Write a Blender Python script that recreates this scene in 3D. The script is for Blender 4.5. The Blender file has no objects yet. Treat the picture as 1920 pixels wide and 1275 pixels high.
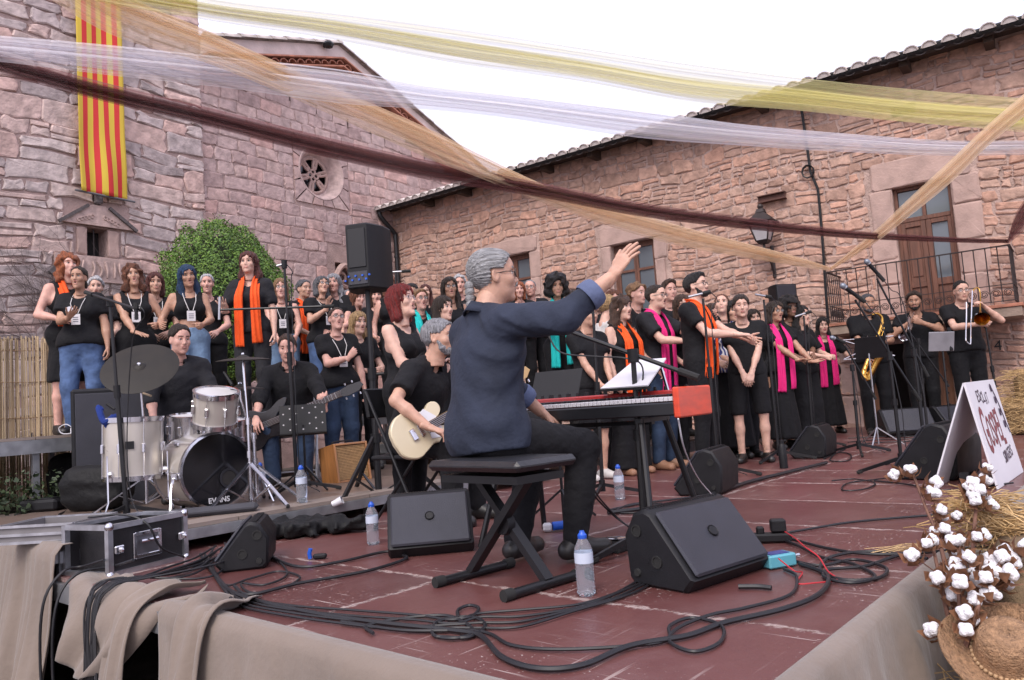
import bpy, math, random
import numpy as np
from mathutils import Vector, Matrix, Quaternion
rad = math.radians
SC = bpy.context.scene
COL = SC.collection
random.seed(7); rng = np.random.default_rng(7)

# ------------------------------------------------------------------ camera
CAM_H, PITCH, ROLL, FPX = 0.72, rad(4.75), rad(-4.07), 1440.0
FW = Vector((0, math.cos(PITCH), math.sin(PITCH)))
_u0 = Vector((0, -math.sin(PITCH), math.cos(PITCH))); _r0 = Vector((1, 0, 0))
RR = _r0*math.cos(ROLL) + _u0*math.sin(ROLL)
UU = _u0*math.cos(ROLL) - _r0*math.sin(ROLL)
CAM = Vector((0, 0, CAM_H))
cd = bpy.data.cameras.new('camera'); cd.sensor_fit = 'HORIZONTAL'; cd.sensor_width = 36; cd.lens = 27
cd.clip_start = 0.05; cd.clip_end = 2000
cam = bpy.data.objects.new('camera', cd); COL.objects.link(cam); SC.camera = cam
m = Matrix.Identity(4)
for i in range(3):
    m[i][0], m[i][1], m[i][2], m[i][3] = RR[i], UU[i], -FW[i], CAM[i]
cam.matrix_world = m

# ------------------------------------------------------------------ sky, sun, exposure
SUN_EL, SUN_AZ = rad(48), rad(200)      # high veiled light from behind the camera
w = bpy.data.worlds.new('World'); SC.world = w; w.use_nodes = True
nt = w.node_tree; nt.nodes.clear()
sky = nt.nodes.new('ShaderNodeTexSky'); sky.sky_type = 'NISHITA'; sky.sun_disc = False
sky.sun_elevation = SUN_EL; sky.sun_rotation = SUN_AZ; sky.air_density = 1.0; sky.dust_density = 6.0; sky.ozone_density = 1.6
mx = nt.nodes.new('ShaderNodeMix'); mx.data_type = 'RGBA'; mx.inputs[0].default_value = 0.62
mx.inputs[7].default_value = (8.1, 7.8, 9.6, 1)     # even veil of cloud
bg = nt.nodes.new('ShaderNodeBackground'); bg.inputs[1].default_value = 0.12
out = nt.nodes.new('ShaderNodeOutputWorld')
nt.links.new(sky.outputs[0], mx.inputs[6]); nt.links.new(mx.outputs[2], bg.inputs[0]); nt.links.new(bg.outputs[0], out.inputs[0])
sd = bpy.data.lights.new('sun', 'SUN'); sd.energy = 1.1; sd.angle = rad(28); sd.color = (1, .95, .9)
sun = bpy.data.objects.new('sun', sd); COL.objects.link(sun)
sdir = Vector((math.sin(SUN_AZ)*math.cos(SUN_EL), math.cos(SUN_AZ)*math.cos(SUN_EL), math.sin(SUN_EL)))
sun.rotation_euler = sdir.to_track_quat('Z', 'Y').to_euler(); sun.location = (0, -5, 20)
vs = SC.view_settings; vs.view_transform = 'Standard'; vs.look = 'None'; vs.gamma = 1; vs.exposure = 0.78; vs.use_curve_mapping = False
SC.render.engine = 'CYCLES'; SC.cycles.max_bounces = 8; SC.cycles.transparent_max_bounces = 24

# ------------------------------------------------------------------ pixel -> place helpers
def ray(px, py): return RR*((px-960)/FPX) - UU*((py-637.5)/FPX) + FW
def G(px, py, z=0.0):
    d = ray(px, py); return CAM + d*((z-CAM_H)/d.z)
def DY(px, py, Y):
    d = ray(px, py); return CAM + d*(Y/d.y)
def ONP(px, py, P, n):
    d = ray(px, py); return CAM + d*((P-CAM).dot(n)/d.dot(n))
YS, YC = rad(41.2), rad(36.3)
SU = Vector((math.sin(YS), math.cos(YS), 0)); SV = Vector((-math.cos(YS), math.sin(YS), 0))
CU = Vector((math.sin(YC), math.cos(YC), 0)); CV = Vector((-math.cos(YC), math.sin(YC), 0))
Z3 = Vector((0, 0, 1))
def S(u, v, z=0.0): return SU*u + SV*v + Z3*z
def uv_of(p): return p.dot(SU), p.dot(SV)
WALL0 = Vector((5.7, 11.3, 0))
CORNER = ONP(740, 480, WALL0, CU); CORNER.z = 0
ACORN = (CORNER-WALL0).dot(CV)
def WP(a, z, out=0.0): return WALL0 + CV*a - CU*out + Z3*z        # right house wall
def CP(a, z, out=0.0): return CORNER + CU*a - CV*out + Z3*z       # church wall
GROUND = -0.95

# ------------------------------------------------------------------ materials
MATS = {}
def _mat(name):
    m = bpy.data.materials.new(name); m.use_nodes = True
    n = m.node_tree.nodes; b = n['Principled BSDF']; return m, n, m.node_tree.links, b
def M(name, col, rough=.6, metal=0., var=.18, vs=6., bump=0., bs=60., spec=None, sheen=0., coat=0., stretch=None, tint=None):
    if name in MATS: return MATS[name]
    m, n, l, b = _mat(name)
    b.inputs['Roughness'].default_value = rough; b.inputs['Metallic'].default_value = metal
    if spec is not None: b.inputs['Specular IOR Level'].default_value = spec
    if sheen: b.inputs['Sheen Weight'].default_value = sheen
    if coat: b.inputs['Coat Weight'].default_value = coat; b.inputs['Coat Roughness'].default_value = .15
    tc = n.new('ShaderNodeTexCoord'); mp = n.new('ShaderNodeMapping')
    l.new(tc.outputs['Object'], mp.inputs[0])
    if stretch: mp.inputs['Scale'].default_value = stretch
    nz = n.new('ShaderNodeTexNoise'); nz.inputs['Scale'].default_value = vs; nz.inputs['Detail'].default_value = 6
    l.new(mp.outputs[0], nz.inputs['Vector'])
    cr = n.new('ShaderNodeValToRGB'); e = cr.color_ramp.elements
    c = Vector(col[:3])
    e[0].position = .3; e[1].position = .72
    e[0].color = (*(c*(1-var)), 1); e[1].color = (*(c*(1+var)), 1)
    l.new(nz.outputs['Fac'], cr.inputs[0])
    src = cr.outputs[0]
    if tint:
        at = n.new('ShaderNodeAttribute'); at.attribute_name = 'tint'
        cr2 = n.new('ShaderNodeValToRGB'); e2 = cr2.color_ramp.elements
        while len(e2) < len(tint): e2.new(.5)
        for i, t in enumerate(tint): e2[i].position = i/(len(tint)-1); e2[i].color = (*t, 1)
        l.new(at.outputs['Fac'], cr2.inputs[0])
        mm = n.new('ShaderNodeMix'); mm.data_type = 'RGBA'; mm.blend_type = 'MULTIPLY'; mm.inputs[0].default_value = 1
        l.new(src, mm.inputs[6]); l.new(cr2.outputs[0], mm.inputs[7]); src = mm.outputs[2]
    l.new(src, b.inputs['Base Color'])
    rr = n.new('ShaderNodeMapRange'); rr.inputs[3].default_value = max(0.03, rough-.1); rr.inputs[4].default_value = min(1, rough+.12)
    l.new(nz.outputs['Fac'], rr.inputs[0]); l.new(rr.outputs[0], b.inputs['Roughness'])
    if bump:
        n2 = n.new('ShaderNodeTexNoise'); n2.inputs['Scale'].default_value = bs; n2.inputs['Detail'].default_value = 8
        l.new(mp.outputs[0], n2.inputs['Vector'])
        bp = n.new('ShaderNodeBump'); bp.inputs['Strength'].default_value = min(1, bump); bp.inputs['Distance'].default_value = .02
        l.new(n2.outputs['Fac'], bp.inputs['Height']); l.new(bp.outputs[0], b.inputs['Normal'])
    MATS[name] = m; return m

# ------------------------------------------------------------------ mesh helpers
class MB:
    def __init__(s): s.v = []; s.f = []; s.m = []
    def add(s, vs, fs, mi=0):
        o = len(s.v); s.v += [tuple(v) for v in vs]; s.f += [tuple(i+o for i in f) for f in fs]; s.m += [mi]*len(fs); return s
    def box(s, c, size, R=None, bev=0.0, mi=0):
        c = Vector(c); hx, hy, hz = [x/2 for x in size]
        if bev <= 0:
            vs = [Vector((x, y, z)) for x in (-hx, hx) for y in (-hy, hy) for z in (-hz, hz)]
            fs = [(0, 1, 3, 2), (4, 6, 7, 5), (0, 4, 5, 1), (2, 3, 7, 6), (0, 2, 6, 4), (1, 5, 7, 3)]
        else:
            b = min(bev, hx*.9, hy*.9, hz*.9)
            vs = []; fs = []
            idx = {}
            for sx in (-1, 1):
                for sy in (-1, 1):
                    for sz in (-1, 1):
                        for ax in range(3):
                            p = [sx*(hx-b), sy*(hy-b), sz*(hz-b)]
                            p[ax] = (sx, sy, sz)[ax]*(hx, hy, hz)[ax]
                            idx[(sx, sy, sz, ax)] = len(vs); vs.append(Vector(p))
            for ax in range(3):
                o1, o2 = (ax+1) % 3, (ax+2) % 3
                for sg in (-1, 1):
                    q = []
                    for a, bb in ((-1, -1), (1, -1), (1, 1), (-1, 1)):
                        k = [0, 0, 0]; k[ax] = sg; k[o1] = a; k[o2] = bb; q.append(idx[(*k, ax)])
                    fs.append(tuple(q if sg > 0 else q[::-1]))
            for ax in range(3):            # edges along ax
                o1, o2 = (ax+1) % 3, (ax+2) % 3
                for a in (-1, 1):
                    for bb in (-1, 1):
                        def K(sg, w_):
                            k = [0, 0, 0]; k[ax] = sg; k[o1] = a; k[o2] = bb; return idx[(*k, w_)]
                        q = (K(-1, o1), K(1, o1), K(1, o2), K(-1, o2))
                        fs.append(q if a*bb > 0 else q[::-1])
            for sx in (-1, 1):
                for sy in (-1, 1):
                    for sz in (-1, 1):
                        t = tuple(idx[(sx, sy, sz, a)] for a in range(3)); fs.append(t if sx*sy*sz > 0 else t[::-1])
        if R is not None: vs = [R @ v for v in vs]
        return s.add([v + c for v in vs], fs, mi)
    def bar(s, a, b, w, h, up=None, bev=0.0, mi=0):     # box from a to b
        a = Vector(a); b = Vector(b); d = b-a; L = d.length; d = d/L
        up = Vector(up) if up is not None else (Z3 if abs(d.z) < .95 else Vector((1, 0, 0)))
        x = d.cross(up).normalized(); z = x.cross(d)
        R = Matrix((x, d, z)).transposed()
        return s.box((a+b)/2, (w, L, h), R, bev, mi)
    def tube(s, pts, r, n=8, caps=True, mi=0, flat=None):
        pts = [Vector(p) for p in pts]; k = len(pts)
        rs = r if hasattr(r, '__len__') else [r]*k
        vs = []; fs = []; up = None
        for i, p in enumerate(pts):
            t = (pts[min(i+1, k-1)] - pts[max(i-1, 0)])
            t = t.normalized() if t.length > 1e-9 else Vector((0, 0, 1))
            if up is None:
                up = Z3 if abs(t.z) < .9 else Vector((1, 0, 0))
            x = t.cross(up)
            if x.length < 1e-6: x = t.orthogonal()
            x.normalize(); y = x.cross(t).normalized(); up = y
            for j in range(n):
                a = 2*math.pi*j/n
                vs.append(p + x*(math.cos(a)*rs[i]) + y*(math.sin(a)*rs[i]*(flat or 1)))
        for i in range(k-1):
            for j in range(n):
                j2 = (j+1) % n
                fs.append((i*n+j, i*n+j2, (i+1)*n+j2, (i+1)*n+j))
        if caps:
            fs.append(tuple(range(n))[::-1]); fs.append(tuple((k-1)*n+j for j in range(n)))
        return s.add(vs, fs, mi)
    def cyl(s, a, b, r, r2=None, n=12, mi=0): return s.tube([a, b], [r, r if r2 is None else r2], n, True, mi)
    def lathe(s, prof, n=20, c=(0, 0, 0), R=None, mi=0, close=False):
        c = Vector(c); vs = []; fs = []; k = len(prof)
        for (r, z) in prof:
            for j in range(n):
                a = 2*math.pi*j/n; p = Vector((r*math.cos(a), r*math.sin(a), z))
                vs.append((R @ p if R is not None else p) + c)
        for i in range(k-1):
            for j in range(n):
                j2 = (j+1) % n; fs.append((i*n+j, i*n+j2, (i+1)*n+j2, (i+1)*n+j))
        if close:
            fs.append(tuple(range(n))[::-1]); fs.append(tuple((k-1)*n+j for j in range(n)))
        return s.add(vs, fs, mi)
    def ball(s, c, r, n=10, R=None, mi=0):
        r = r if hasattr(r, '__len__') else (r, r, r); c = Vector(c)
        k = max(4, n//2); vs = []; fs = []
        for i in range(k+1):
            th = math.pi*i/k
            for j in range(n):
                a = 2*math.pi*j/n
                p = Vector((r[0]*math.sin(th)*math.cos(a), r[1]*math.sin(th)*math.sin(a), r[2]*math.cos(th)))
                vs.append((R @ p if R is not None else p)+c)
        for i in range(k):
            for j in range(n):
                j2 = (j+1) % n; fs.append((i*n+j, (i+1)*n+j, (i+1)*n+j2, i*n+j2))
        return s.add(vs, fs, mi)
    def prism(s, poly, axis_o, ex, ey, ez, d, mi=0, bev=0.):   # polygon (x,y) in plane ex,ey extruded by d along ez
        o = Vector(axis_o); n = len(poly)
        if bev <= 0:
            vs = [o+ex*x+ey*y for x, y in poly] + [o+ex*x+ey*y+ez*d for x, y in poly]
            fs = [tuple(range(n))[::-1], tuple(range(n, 2*n))] + [(i, (i+1) % n, n+(i+1) % n, n+i) for i in range(n)]
            return s.add(vs, fs, mi)
        cx = sum(p[0] for p in poly)/n; cy = sum(p[1] for p in poly)/n
        def ins(p):
            L = math.hypot(p[0]-cx, p[1]-cy); k = 1-bev*1.2/L; return (cx+(p[0]-cx)*k, cy+(p[1]-cy)*k)
        pi = [ins(p) for p in poly]
        rings = [(pi, 0), (poly, bev), (poly, d-bev), (pi, d)]
        vs = []
        for pl, dz in rings: vs += [o+ex*x+ey*y+ez*dz for x, y in pl]
        fs = [tuple(range(n))[::-1], tuple(range(3*n, 4*n))]
        for k in range(3): fs += [(k*n+i, k*n+(i+1) % n, (k+1)*n+(i+1) % n, (k+1)*n+i) for i in range(n)]
        return s.add(vs, fs, mi)
    def mesh(s, name, mats, smooth=False, off=None):
        me = bpy.data.meshes.new(name)
        vs = s.v if off is None else [(v[0]-off[0], v[1]-off[1], v[2]-off[2]) for v in s.v]
        me.from_pydata(vs, [], s.f)
        for mt in (mats if isinstance(mats, (list, tuple)) else [mats]): me.materials.append(mt)
        if isinstance(mats, (list, tuple)) and len(mats) > 1: me.polygons.foreach_set('material_index', s.m)
        if smooth:
            me.polygons.foreach_set('use_smooth', [True]*len(s.f))
            if smooth != 'all': me.set_sharp_from_angle(angle=rad(38))
        me.update(); return me
    def obj(s, name, mats, parent=None, smooth=True, world=False):
        off = parent.location if (parent is not None and world) else None
        return put(name, s.mesh(name, mats, smooth, off), parent)
def put(name, me, parent=None):
    o = bpy.data.objects.new(name, me); COL.objects.link(o)
    if parent is not None: o.parent = parent
    return o
def npmesh(name, v, f, mats, mi=None, smooth=True):
    me = bpy.data.meshes.new(name); v = np.asarray(v, np.float32); f = np.asarray(f, np.int32); k = f.shape[1]
    me.vertices.add(len(v)); me.vertices.foreach_set('co', v.ravel())
    me.loops.add(f.size); me.loops.foreach_set('vertex_index', f.ravel())
    me.polygons.add(len(f)); me.polygons.foreach_set('loop_start', np.arange(0, f.size, k, dtype=np.int32))
    me.polygons.foreach_set('use_smooth', np.full(len(f), smooth))
    for mt in (mats if isinstance(mats, (list, tuple)) else [mats]): me.materials.append(mt)
    if mi is not None: me.polygons.foreach_set('material_index', np.asarray(mi, np.int32))
    me.update(calc_edges=True); me.validate(); return me
def tag(o, label, cat, group=None):
    o['label'] = label; o['category'] = cat
    if group: o['group'] = group
    return o
def thing(name, label, cat, loc=(0, 0, 0), rz=0., group=None, R=None):
    o = bpy.data.objects.new(name, None); COL.objects.link(o); o.location = loc
    o.empty_display_size = .1
    if R is not None: o.rotation_euler = R.to_euler()
    else: o.rotation_euler = (0, 0, rz)
    return tag(o, label, cat, group)
def struct(o): o['kind'] = 'structure'; return o
def stuff(o): o['kind'] = 'stuff'; return o
def copy_tree(o, parent=None):
    c = o.copy(); COL.objects.link(c); c.parent = parent
    for ch in list(o.children): copy_tree(ch, c)
    return c
def smooth_path(pts, k=6):     # Catmull-Rom
    P = [Vector(p) for p in pts]; P = [P[0]*2-P[1]] + P + [P[-1]*2-P[-2]]; o = []
    for i in range(1, len(P)-2):
        for j in range(k):
            t = j/k; a, b, c, d = P[i-1:i+3]
            o.append(.5*((2*b)+(c-a)*t+(2*a-5*b+4*c-d)*t*t+(-a+3*b-3*c+d)*t**3))
    o.append(P[-2]); return o
def set_tint(me, vals):
    if not hasattr(vals, '__len__'): vals = [vals]*len(me.vertices)
    a = me.attributes.new('tint', 'FLOAT', 'POINT'); a.data.foreach_set('value', vals)
def text_mesh(txt, size, depth=.002, bold=0.):
    cu = bpy.data.curves.new('lettering', 'FONT'); cu.body = txt; cu.size = size; cu.extrude = depth; cu.offset = bold; cu.resolution_u = 3
    o = bpy.data.objects.new('lettering', cu); COL.objects.link(o)
    bpy.context.view_layer.update()
    me = bpy.data.meshes.new_from_object(o); bpy.data.objects.remove(o); bpy.data.curves.remove(cu); return me
# ================================================================== SETTING
MT_mortar_r = M('mortar_red', (.43, .31, .27), .95, var=.25, vs=5, bump=.9, bs=40)
MT_mortar_c = M('mortar_pink', (.37, .265, .24), .95, var=.22, vs=4, bump=.7, bs=35)
ST_r = M('rubble_sandstone', (.43, .285, .228), .9, var=.3, vs=9, bump=1., bs=15, tint=[(.74, .70, .68), (.92, .88, .87), (1, 1, 1), (1.12, .97, .9), (1.12, 1.1, 1.1)])
ST_c = M('church_sandstone', (.45, .345, .325), .9, var=.28, vs=7, bump=.9, bs=14, tint=[(.78, .72, .72), (.95, .9, .9), (1, .98, .98), (1.05, 1.0, .97), (1.12, .93, .88)])
ST_t = M('tower_sandstone', (.49, .415, .39), .9, var=.3, vs=7, bump=1., bs=13, tint=[(.72, .7, .72), (.95, .93, .95), (1.05, 1.03, 1.03), (1.1, 1.0, .96), (1.12, .9, .84)])
ST_d = M('dressed_sandstone', (.42, .295, .258), .85, var=.2, vs=4, bump=.35, bs=30)
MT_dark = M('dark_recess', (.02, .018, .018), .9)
MT_wood = M('old_door_wood', (.13, .055, .035), .6, var=.35, vs=5, bump=.3, bs=30, stretch=(6, 6, .6))
MT_iron = M('wrought_iron', (.045, .035, .035), .6, metal=.4, var=.3, vs=20)
MT_black = M('black_metal', (.015, .015, .017), .45, metal=.3, var=.2)
MT_tile = M('roof_tile', (.42, .18, .12), .85, var=.35, vs=5, bump=.4, bs=30, tint=[(.6, .6, .6), (1, 1, 1), (1.25, 1.2, 1.1)])
MT_tileg = M('weathered_tile', (.50, .44, .41), .85, var=.35, vs=6, bump=.4, bs=30, tint=[(.6, .6, .6), (1, 1, 1), (1.2, 1.2, 1.2)])
def glass_mat(name, col=(.10, .12, .14)):
    m, n, l, b = _mat(name); b.inputs['Base Color'].default_value = (*col, 1); b.inputs['Roughness'].default_value = .08
    b.inputs['Specular IOR Level'].default_value = .8
    nz = n.new('ShaderNodeTexNoise'); nz.inputs['Scale'].default_value = 3; bp = n.new('ShaderNodeBump'); bp.inputs['Strength'].default_value = .08
    l.new(nz.outputs[0], bp.inputs['Height']); l.new(bp.outputs[0], b.inputs['Normal']); return m
MT_pane = glass_mat('window_glass')

# ground of the square
gb = MB(); gb.add([(-60, -30, GROUND), (60, -30, GROUND), (60, 90, GROUND), (-60, 90, GROUND)], [(0, 1, 2, 3)])
struct(gb.obj('ground', M('courtyard_paving', (.16, .13, .115), .9, var=.3, vs=3, bump=.5, bs=30), smooth=False))

# ---- stonework -----------------------------------------------------
def stone_geo(fr, a0, a1, z0, z1, d, jit, wav, r):
    """one stone as rounded irregular block: fr(a,z,out)"""
    w_, h_ = a1-a0, z1-z0; j = min(jit, w_*.16, h_*.16); c = min(w_, h_)*r.uniform(.04, .16)
    base = [(a0+c, z0), ((a0+a1)/2, z0), (a1-c, z0), (a1, z0+c), (a1, (z0+z1)/2), (a1, z1-c), (a1-c, z1), ((a0+a1)/2, z1), (a0+c, z1), (a0, z1-c), (a0, (z0+z1)/2), (a0, z0+c)]
    pts = [(x+r.uniform(-j, j), y+r.uniform(-j, j)) for x, y in base]
    cx, cz = (a0+a1)/2, (z0+z1)/2; n = len(pts)
    ins = min(.018, min(w_, h_)*.12); d = d*r.uniform(.6, 1.25); tilt = r.uniform(-.3, .3)*d; tz = r.uniform(-.3, .3)*d
    vs = [fr(x, y+wav(x), -.02) for x, y in pts]
    vs += [fr(x, y+wav(x), d*.55) for x, y in pts]
    for x, y in pts:
        L = math.hypot(x-cx, y-cz)+1e-6; k = 1-ins*1.3/L
        X, Y = cx+(x-cx)*k, cz+(y-cz)*k
        vs.append(fr(X, Y+wav(X), d + tilt*(X-cx)/w_*2 + tz*(Y-cz)/h_*2 + r.uniform(-.15, .15)*d))
    vs.append(fr(cx, cz+wav(cx), d*1.04))
    fs = []
    for i in range(n):
        k = (i+1) % n
        fs += [(i, k, n+k, n+i), (n+i, n+k, 2*n+k, 2*n+i), (2*n+i, 2*n+k, 3*n)]
    return vs, fs
def layout(a0, a1, z0, z1, hmin, hmax, wmin, wmax, holes, top, r, irregular):
    out = []; z = z0
    while z < z1-.05:
        h = r.uniform(hmin, hmax); zt = min(z+h, z1)
        if z1-zt < hmin*.5: zt = z1
        blocked = [(b[0], b[1]) for b in holes if min(zt, b[3])-max(z, b[2]) > .35*(zt-z)]
        a = a0 - r.uniform(0, wmin)
        while a < a1:
            wd = r.uniform(wmin, wmax)*(1.25 if zt-z > (hmin+hmax)/2 else .85); b = a+wd
            segs = [(max(a, a0), min(b, a1))]
            for h0, h1 in blocked:
                ns = []
                for s0, s1 in segs:
                    if s1 <= h0 or s0 >= h1: ns.append((s0, s1)); continue
                    if s0 < h0: ns.append((s0, h0))
                    if s1 > h1: ns.append((h1, s1))
                segs = ns
            for s0, s1 in segs:
                if s1-s0 < .06: continue
                zz = zt
                if top is not None:
                    tt = min(top(s0), top(s1))
                    if z > tt-.06: continue
                    zz = min(zt, tt)
                if irregular and zz-z > hmin*1.3 and r.random() < irregular:
                    zm = z+(zz-z)*r.uniform(.35, .65)
                    if r.random() < .5 and s1-s0 > wmin:
                        sm = s0+(s1-s0)*r.uniform(.35, .65)
                        out += [(s0, sm, z, zm), (sm, s1, z, zm), (s0, s1, zm, zz)]
                    else: out += [(s0, s1, z, zm), (s0, s1, zm, zz)]
                else: out.append((s0, s1, z, zz))
            a = b
        z = zt
    return out
def build_stones(root, fr, rects, mat, gap, depth, jit, wamp, wlen, seed, keep, vis):
    r = random.Random(seed); ph = r.uniform(0, 6)
    def wav(x): return wamp*(math.sin(x/wlen*6.28+ph)+.5*math.sin(x/wlen*14.1+ph*2))
    scored = []
    for q in rects:
        g = gap*r.uniform(.7, 1.5)/2
        R_ = (q[0]+g, q[1]-g, q[2]+g, q[3]-g)
        if R_[1]-R_[0] < .03 or R_[3]-R_[2] < .025: continue
        scored.append((vis((q[0]+q[1])/2, (q[2]+q[3])/2)*(R_[1]-R_[0])*(R_[3]-R_[2]), R_))
    scored.sort(key=lambda t: -t[0])
    rest = MB(); tints = []
    for i, (sc, R_) in enumerate(scored):
        vs, fs = stone_geo(fr, *R_, depth, jit, wav, r); t = r.random()
        if i < keep:
            me = bpy.data.meshes.new('stone'); me.from_pydata([tuple(v-root.location) for v in vs], [], fs); me.materials.append(mat)
            set_tint(me, [t]*len(vs)); put('stone', me, root)
        else:
            rest.add(vs, fs); tints += [t]*len(vs)
    if rest.v:
        me = rest.mesh('stone_courses', mat, False, root.location); set_tint(me, tints); stuff(put('stone_courses', me, root))
def in_frame(p):
    d = p-CAM; k = d.dot(FW)
    if k < .5: return 0
    x = 960+FPX*d.dot(RR)/k; y = 637.5-FPX*d.dot(UU)/k
    return (1/k**2)*(1 if -40 < x < 1960 and -40 < y < 760 else .02)

# ================================================================== right-hand house
house = thing('stone_house', 'long red sandstone house with balcony and tiled eaves on the right', 'house', WP(0, 0))
EAVE = 5.32
AW0, AW1 = -5.2, ACORN
w2 = (3.79, 4.66, 2.05, 3.5); w1 = (6.5, 7.38, 2.3, 3.72); dr = (-.87, -.11, 1.5, 3.5)
gate = (-.62, .62, -.95, 1.22)
vent = (-.55, -.22, 4.55, 4.72)
def frame_of(o, sl, st, sb=.0): return (o[0]-sl, o[1]+sl, o[2]-sb, o[3]+st)
holes = [frame_of(w2, .26, .34, .18), frame_of(w1, .26, .32, .18), frame_of(dr, .34, .42), frame_of(gate, .0, .0), vent]
# backing wall with openings: vertical slices
def wall_back(root, name, fr, a0, a1, z0, z1, ops, mat, back=-.35, topf=None):
    mb = MB()
    xs = sorted({a0, a1, *[o[0] for o in ops], *[o[1] for o in ops]}); xs = [x for x in xs if a0 <= x <= a1]
    for i in range(len(xs)-1):
        x0, x1 = xs[i], xs[i+1]; mid = (x0+x1)/2
        zs = [z0]
        for o in sorted([o for o in ops if o[0] <= mid <= o[1]], key=lambda o: o[2]): zs += [o[2], o[3]]
        zs.append(z1)
        for k in range(0, len(zs), 2):
            if zs[k+1]-zs[k] < .01: continue
            t0 = t1 = zs[k+1]
            if topf and k == len(zs)-2: t0, t1 = topf(x0), topf(x1)
            mb.add([fr(x0, zs[k], 0), fr(x1, zs[k], 0), fr(x1, t1, 0), fr(x0, t0, 0)], [(0, 1, 2, 3)])
    for o in ops:
        q = [(o[0], o[2]), (o[1], o[2]), (o[1], o[3]), (o[0], o[3])]
        for i in range(4):
            p, n_ = q[i], q[(i+1) % 4]
            mb.add([fr(*p, 0), fr(*n_, 0), fr(*n_, back), fr(*p, back)], [(0, 1, 2, 3)])
    return mb.obj(name, mat, root, smooth=False, world=True)
wall_back(house, 'wall', WP, AW0, AW1, GROUND, EAVE, [w1, w2, dr, gate, vent], MT_mortar_r)
rects = layout(AW0, AW1, -.6, EAVE, .12, .25, .15, .42, holes, None, random.Random(3), .42)
build_stones(house, WP, rects, ST_r, .026, .022, .032, .03, 2.6, 5, 300, lambda a, z: in_frame(WP(a, z)))
mb = MB(); mb.box((0, 0, 0), (.4, .02, .2)); b_ = WP(vent[0]+.16, vent[2]+.08, -.3)
MB().add([WP(vent[0], vent[2], -.3), WP(vent[1], vent[2], -.3), WP(vent[1], vent[3], -.3), WP(vent[0], vent[3], -.3)], [(0, 1, 2, 3)]).obj('vent_hole', MT_dark, house, world=True)
# dressed blocks round the openings
def dressed(root, fr, o, sl, st, sb, seed, mat=ST_d, d=.035):
    r = random.Random(seed)
    def blk(a0, a1, z0, z1):
        vs, fs = stone_geo(fr, a0+.006, a1-.006, z0+.006, z1-.006, d, .008, lambda x: 0, r)
        me = bpy.data.meshes.new('dressed_stone'); me.from_pydata([tuple(v-root.location) for v in vs], [], fs); me.materials.append(mat); put('dressed_stone', me, root)
    blk(o[0]-sl*.8, o[1]+sl*.8, o[3], o[3]+st)
    if sb > 0: blk(o[0]-sl*.7, o[1]+sl*.7, o[2]-sb, o[2])
    for sgn in (0, 1):
        z = o[2]
        while z < o[3]-.02:
            h = min(r.uniform(.35, .6), o[3]-z)
            if o[3]-z-h < .15: h = o[3]-z
            L = sl*r.uniform(.75, 1.15)
            blk(*((o[0]-L, o[0]) if sgn == 0 else (o[1], o[1]+L)), z, z+h); z += h
dressed(house, WP, w2, .26, .34, .18, 1); dressed(house, WP, w1, .26, .32, .18, 2); dressed(house, WP, dr, .34, .42, 0, 3)
dressed(house, WP, (gate[0], gate[1], -.6, gate[3]-.02), .28, .05, 0, 4)
# windows: two casements with panes
def window(root, fr, o, rows, set_=-.16, mat=MT_wood):
    fm = MB()
    def pl(a0, a1, z0, z1, t=.05, o_=0.):
        c = fr((a0+a1)/2, (z0+z1)/2, set_+o_)
        return c, (abs(a1-a0), t, abs(z1-z0))
    A = (fr(1, 0)-fr(0, 0)).normalized(); N = (fr(0, 0, 1)-fr(0, 0)).normalized()
    R_ = Matrix((A, -N, Z3)).transposed()
    t = .05
    for (a0, a1, z0, z1) in [(o[0], o[0]+t, o[2], o[3]), (o[1]-t, o[1], o[2], o[3]), (o[0]+t, o[1]-t, o[3]-t, o[3]), (o[0]+t, o[1]-t, o[2], o[2]+t)]:
        c, s_ = pl(a0, a1, z0, z1, .08); fm.box(c, s_, R_)
    wroot = fm.obj('window_frame', mat, root, smooth=False, world=True)
    am = (o[0]+o[1])/2
    for (s0, s1) in ((o[0]+t, am-.002), (am+.002, o[1]-t)):
        cs = MB(); u = .045
        zs = [o[2]+t + (o[3]-o[2]-2*t)*k/rows for k in range(rows+1)]
        for (a0, a1, z0, z1) in [(s0, s0+u, zs[0], zs[-1]), (s1-u, s1, zs[0], zs[-1])] + [(s0+u, s1-u, z-(u/2 if 0 < i < rows else 0)-(u if i == rows else 0), z+(u/2 if 0 < i < rows else 0)+(u if i == 0 else 0)) for i, z in enumerate(zs)]:
            c, s_ = pl(a0, a1, z0, z1, .045, .01); cs.box(c, s_, R_)
        ob = cs.obj('casement', mat, root, smooth=False, world=True)
        for k in range(rows):
            c, s_ = pl(s0+u, s1-u, zs[k]+.02, zs[k+1]-.02, .008)
            p = MB().box(c, s_, R_).obj('pane', MT_pane, None, smooth=False); p.data.transform(Matrix.Translation(-root.location)); p.parent = ob
window(house, WP, w2, 3); window(house, WP, w1, 3)
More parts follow.
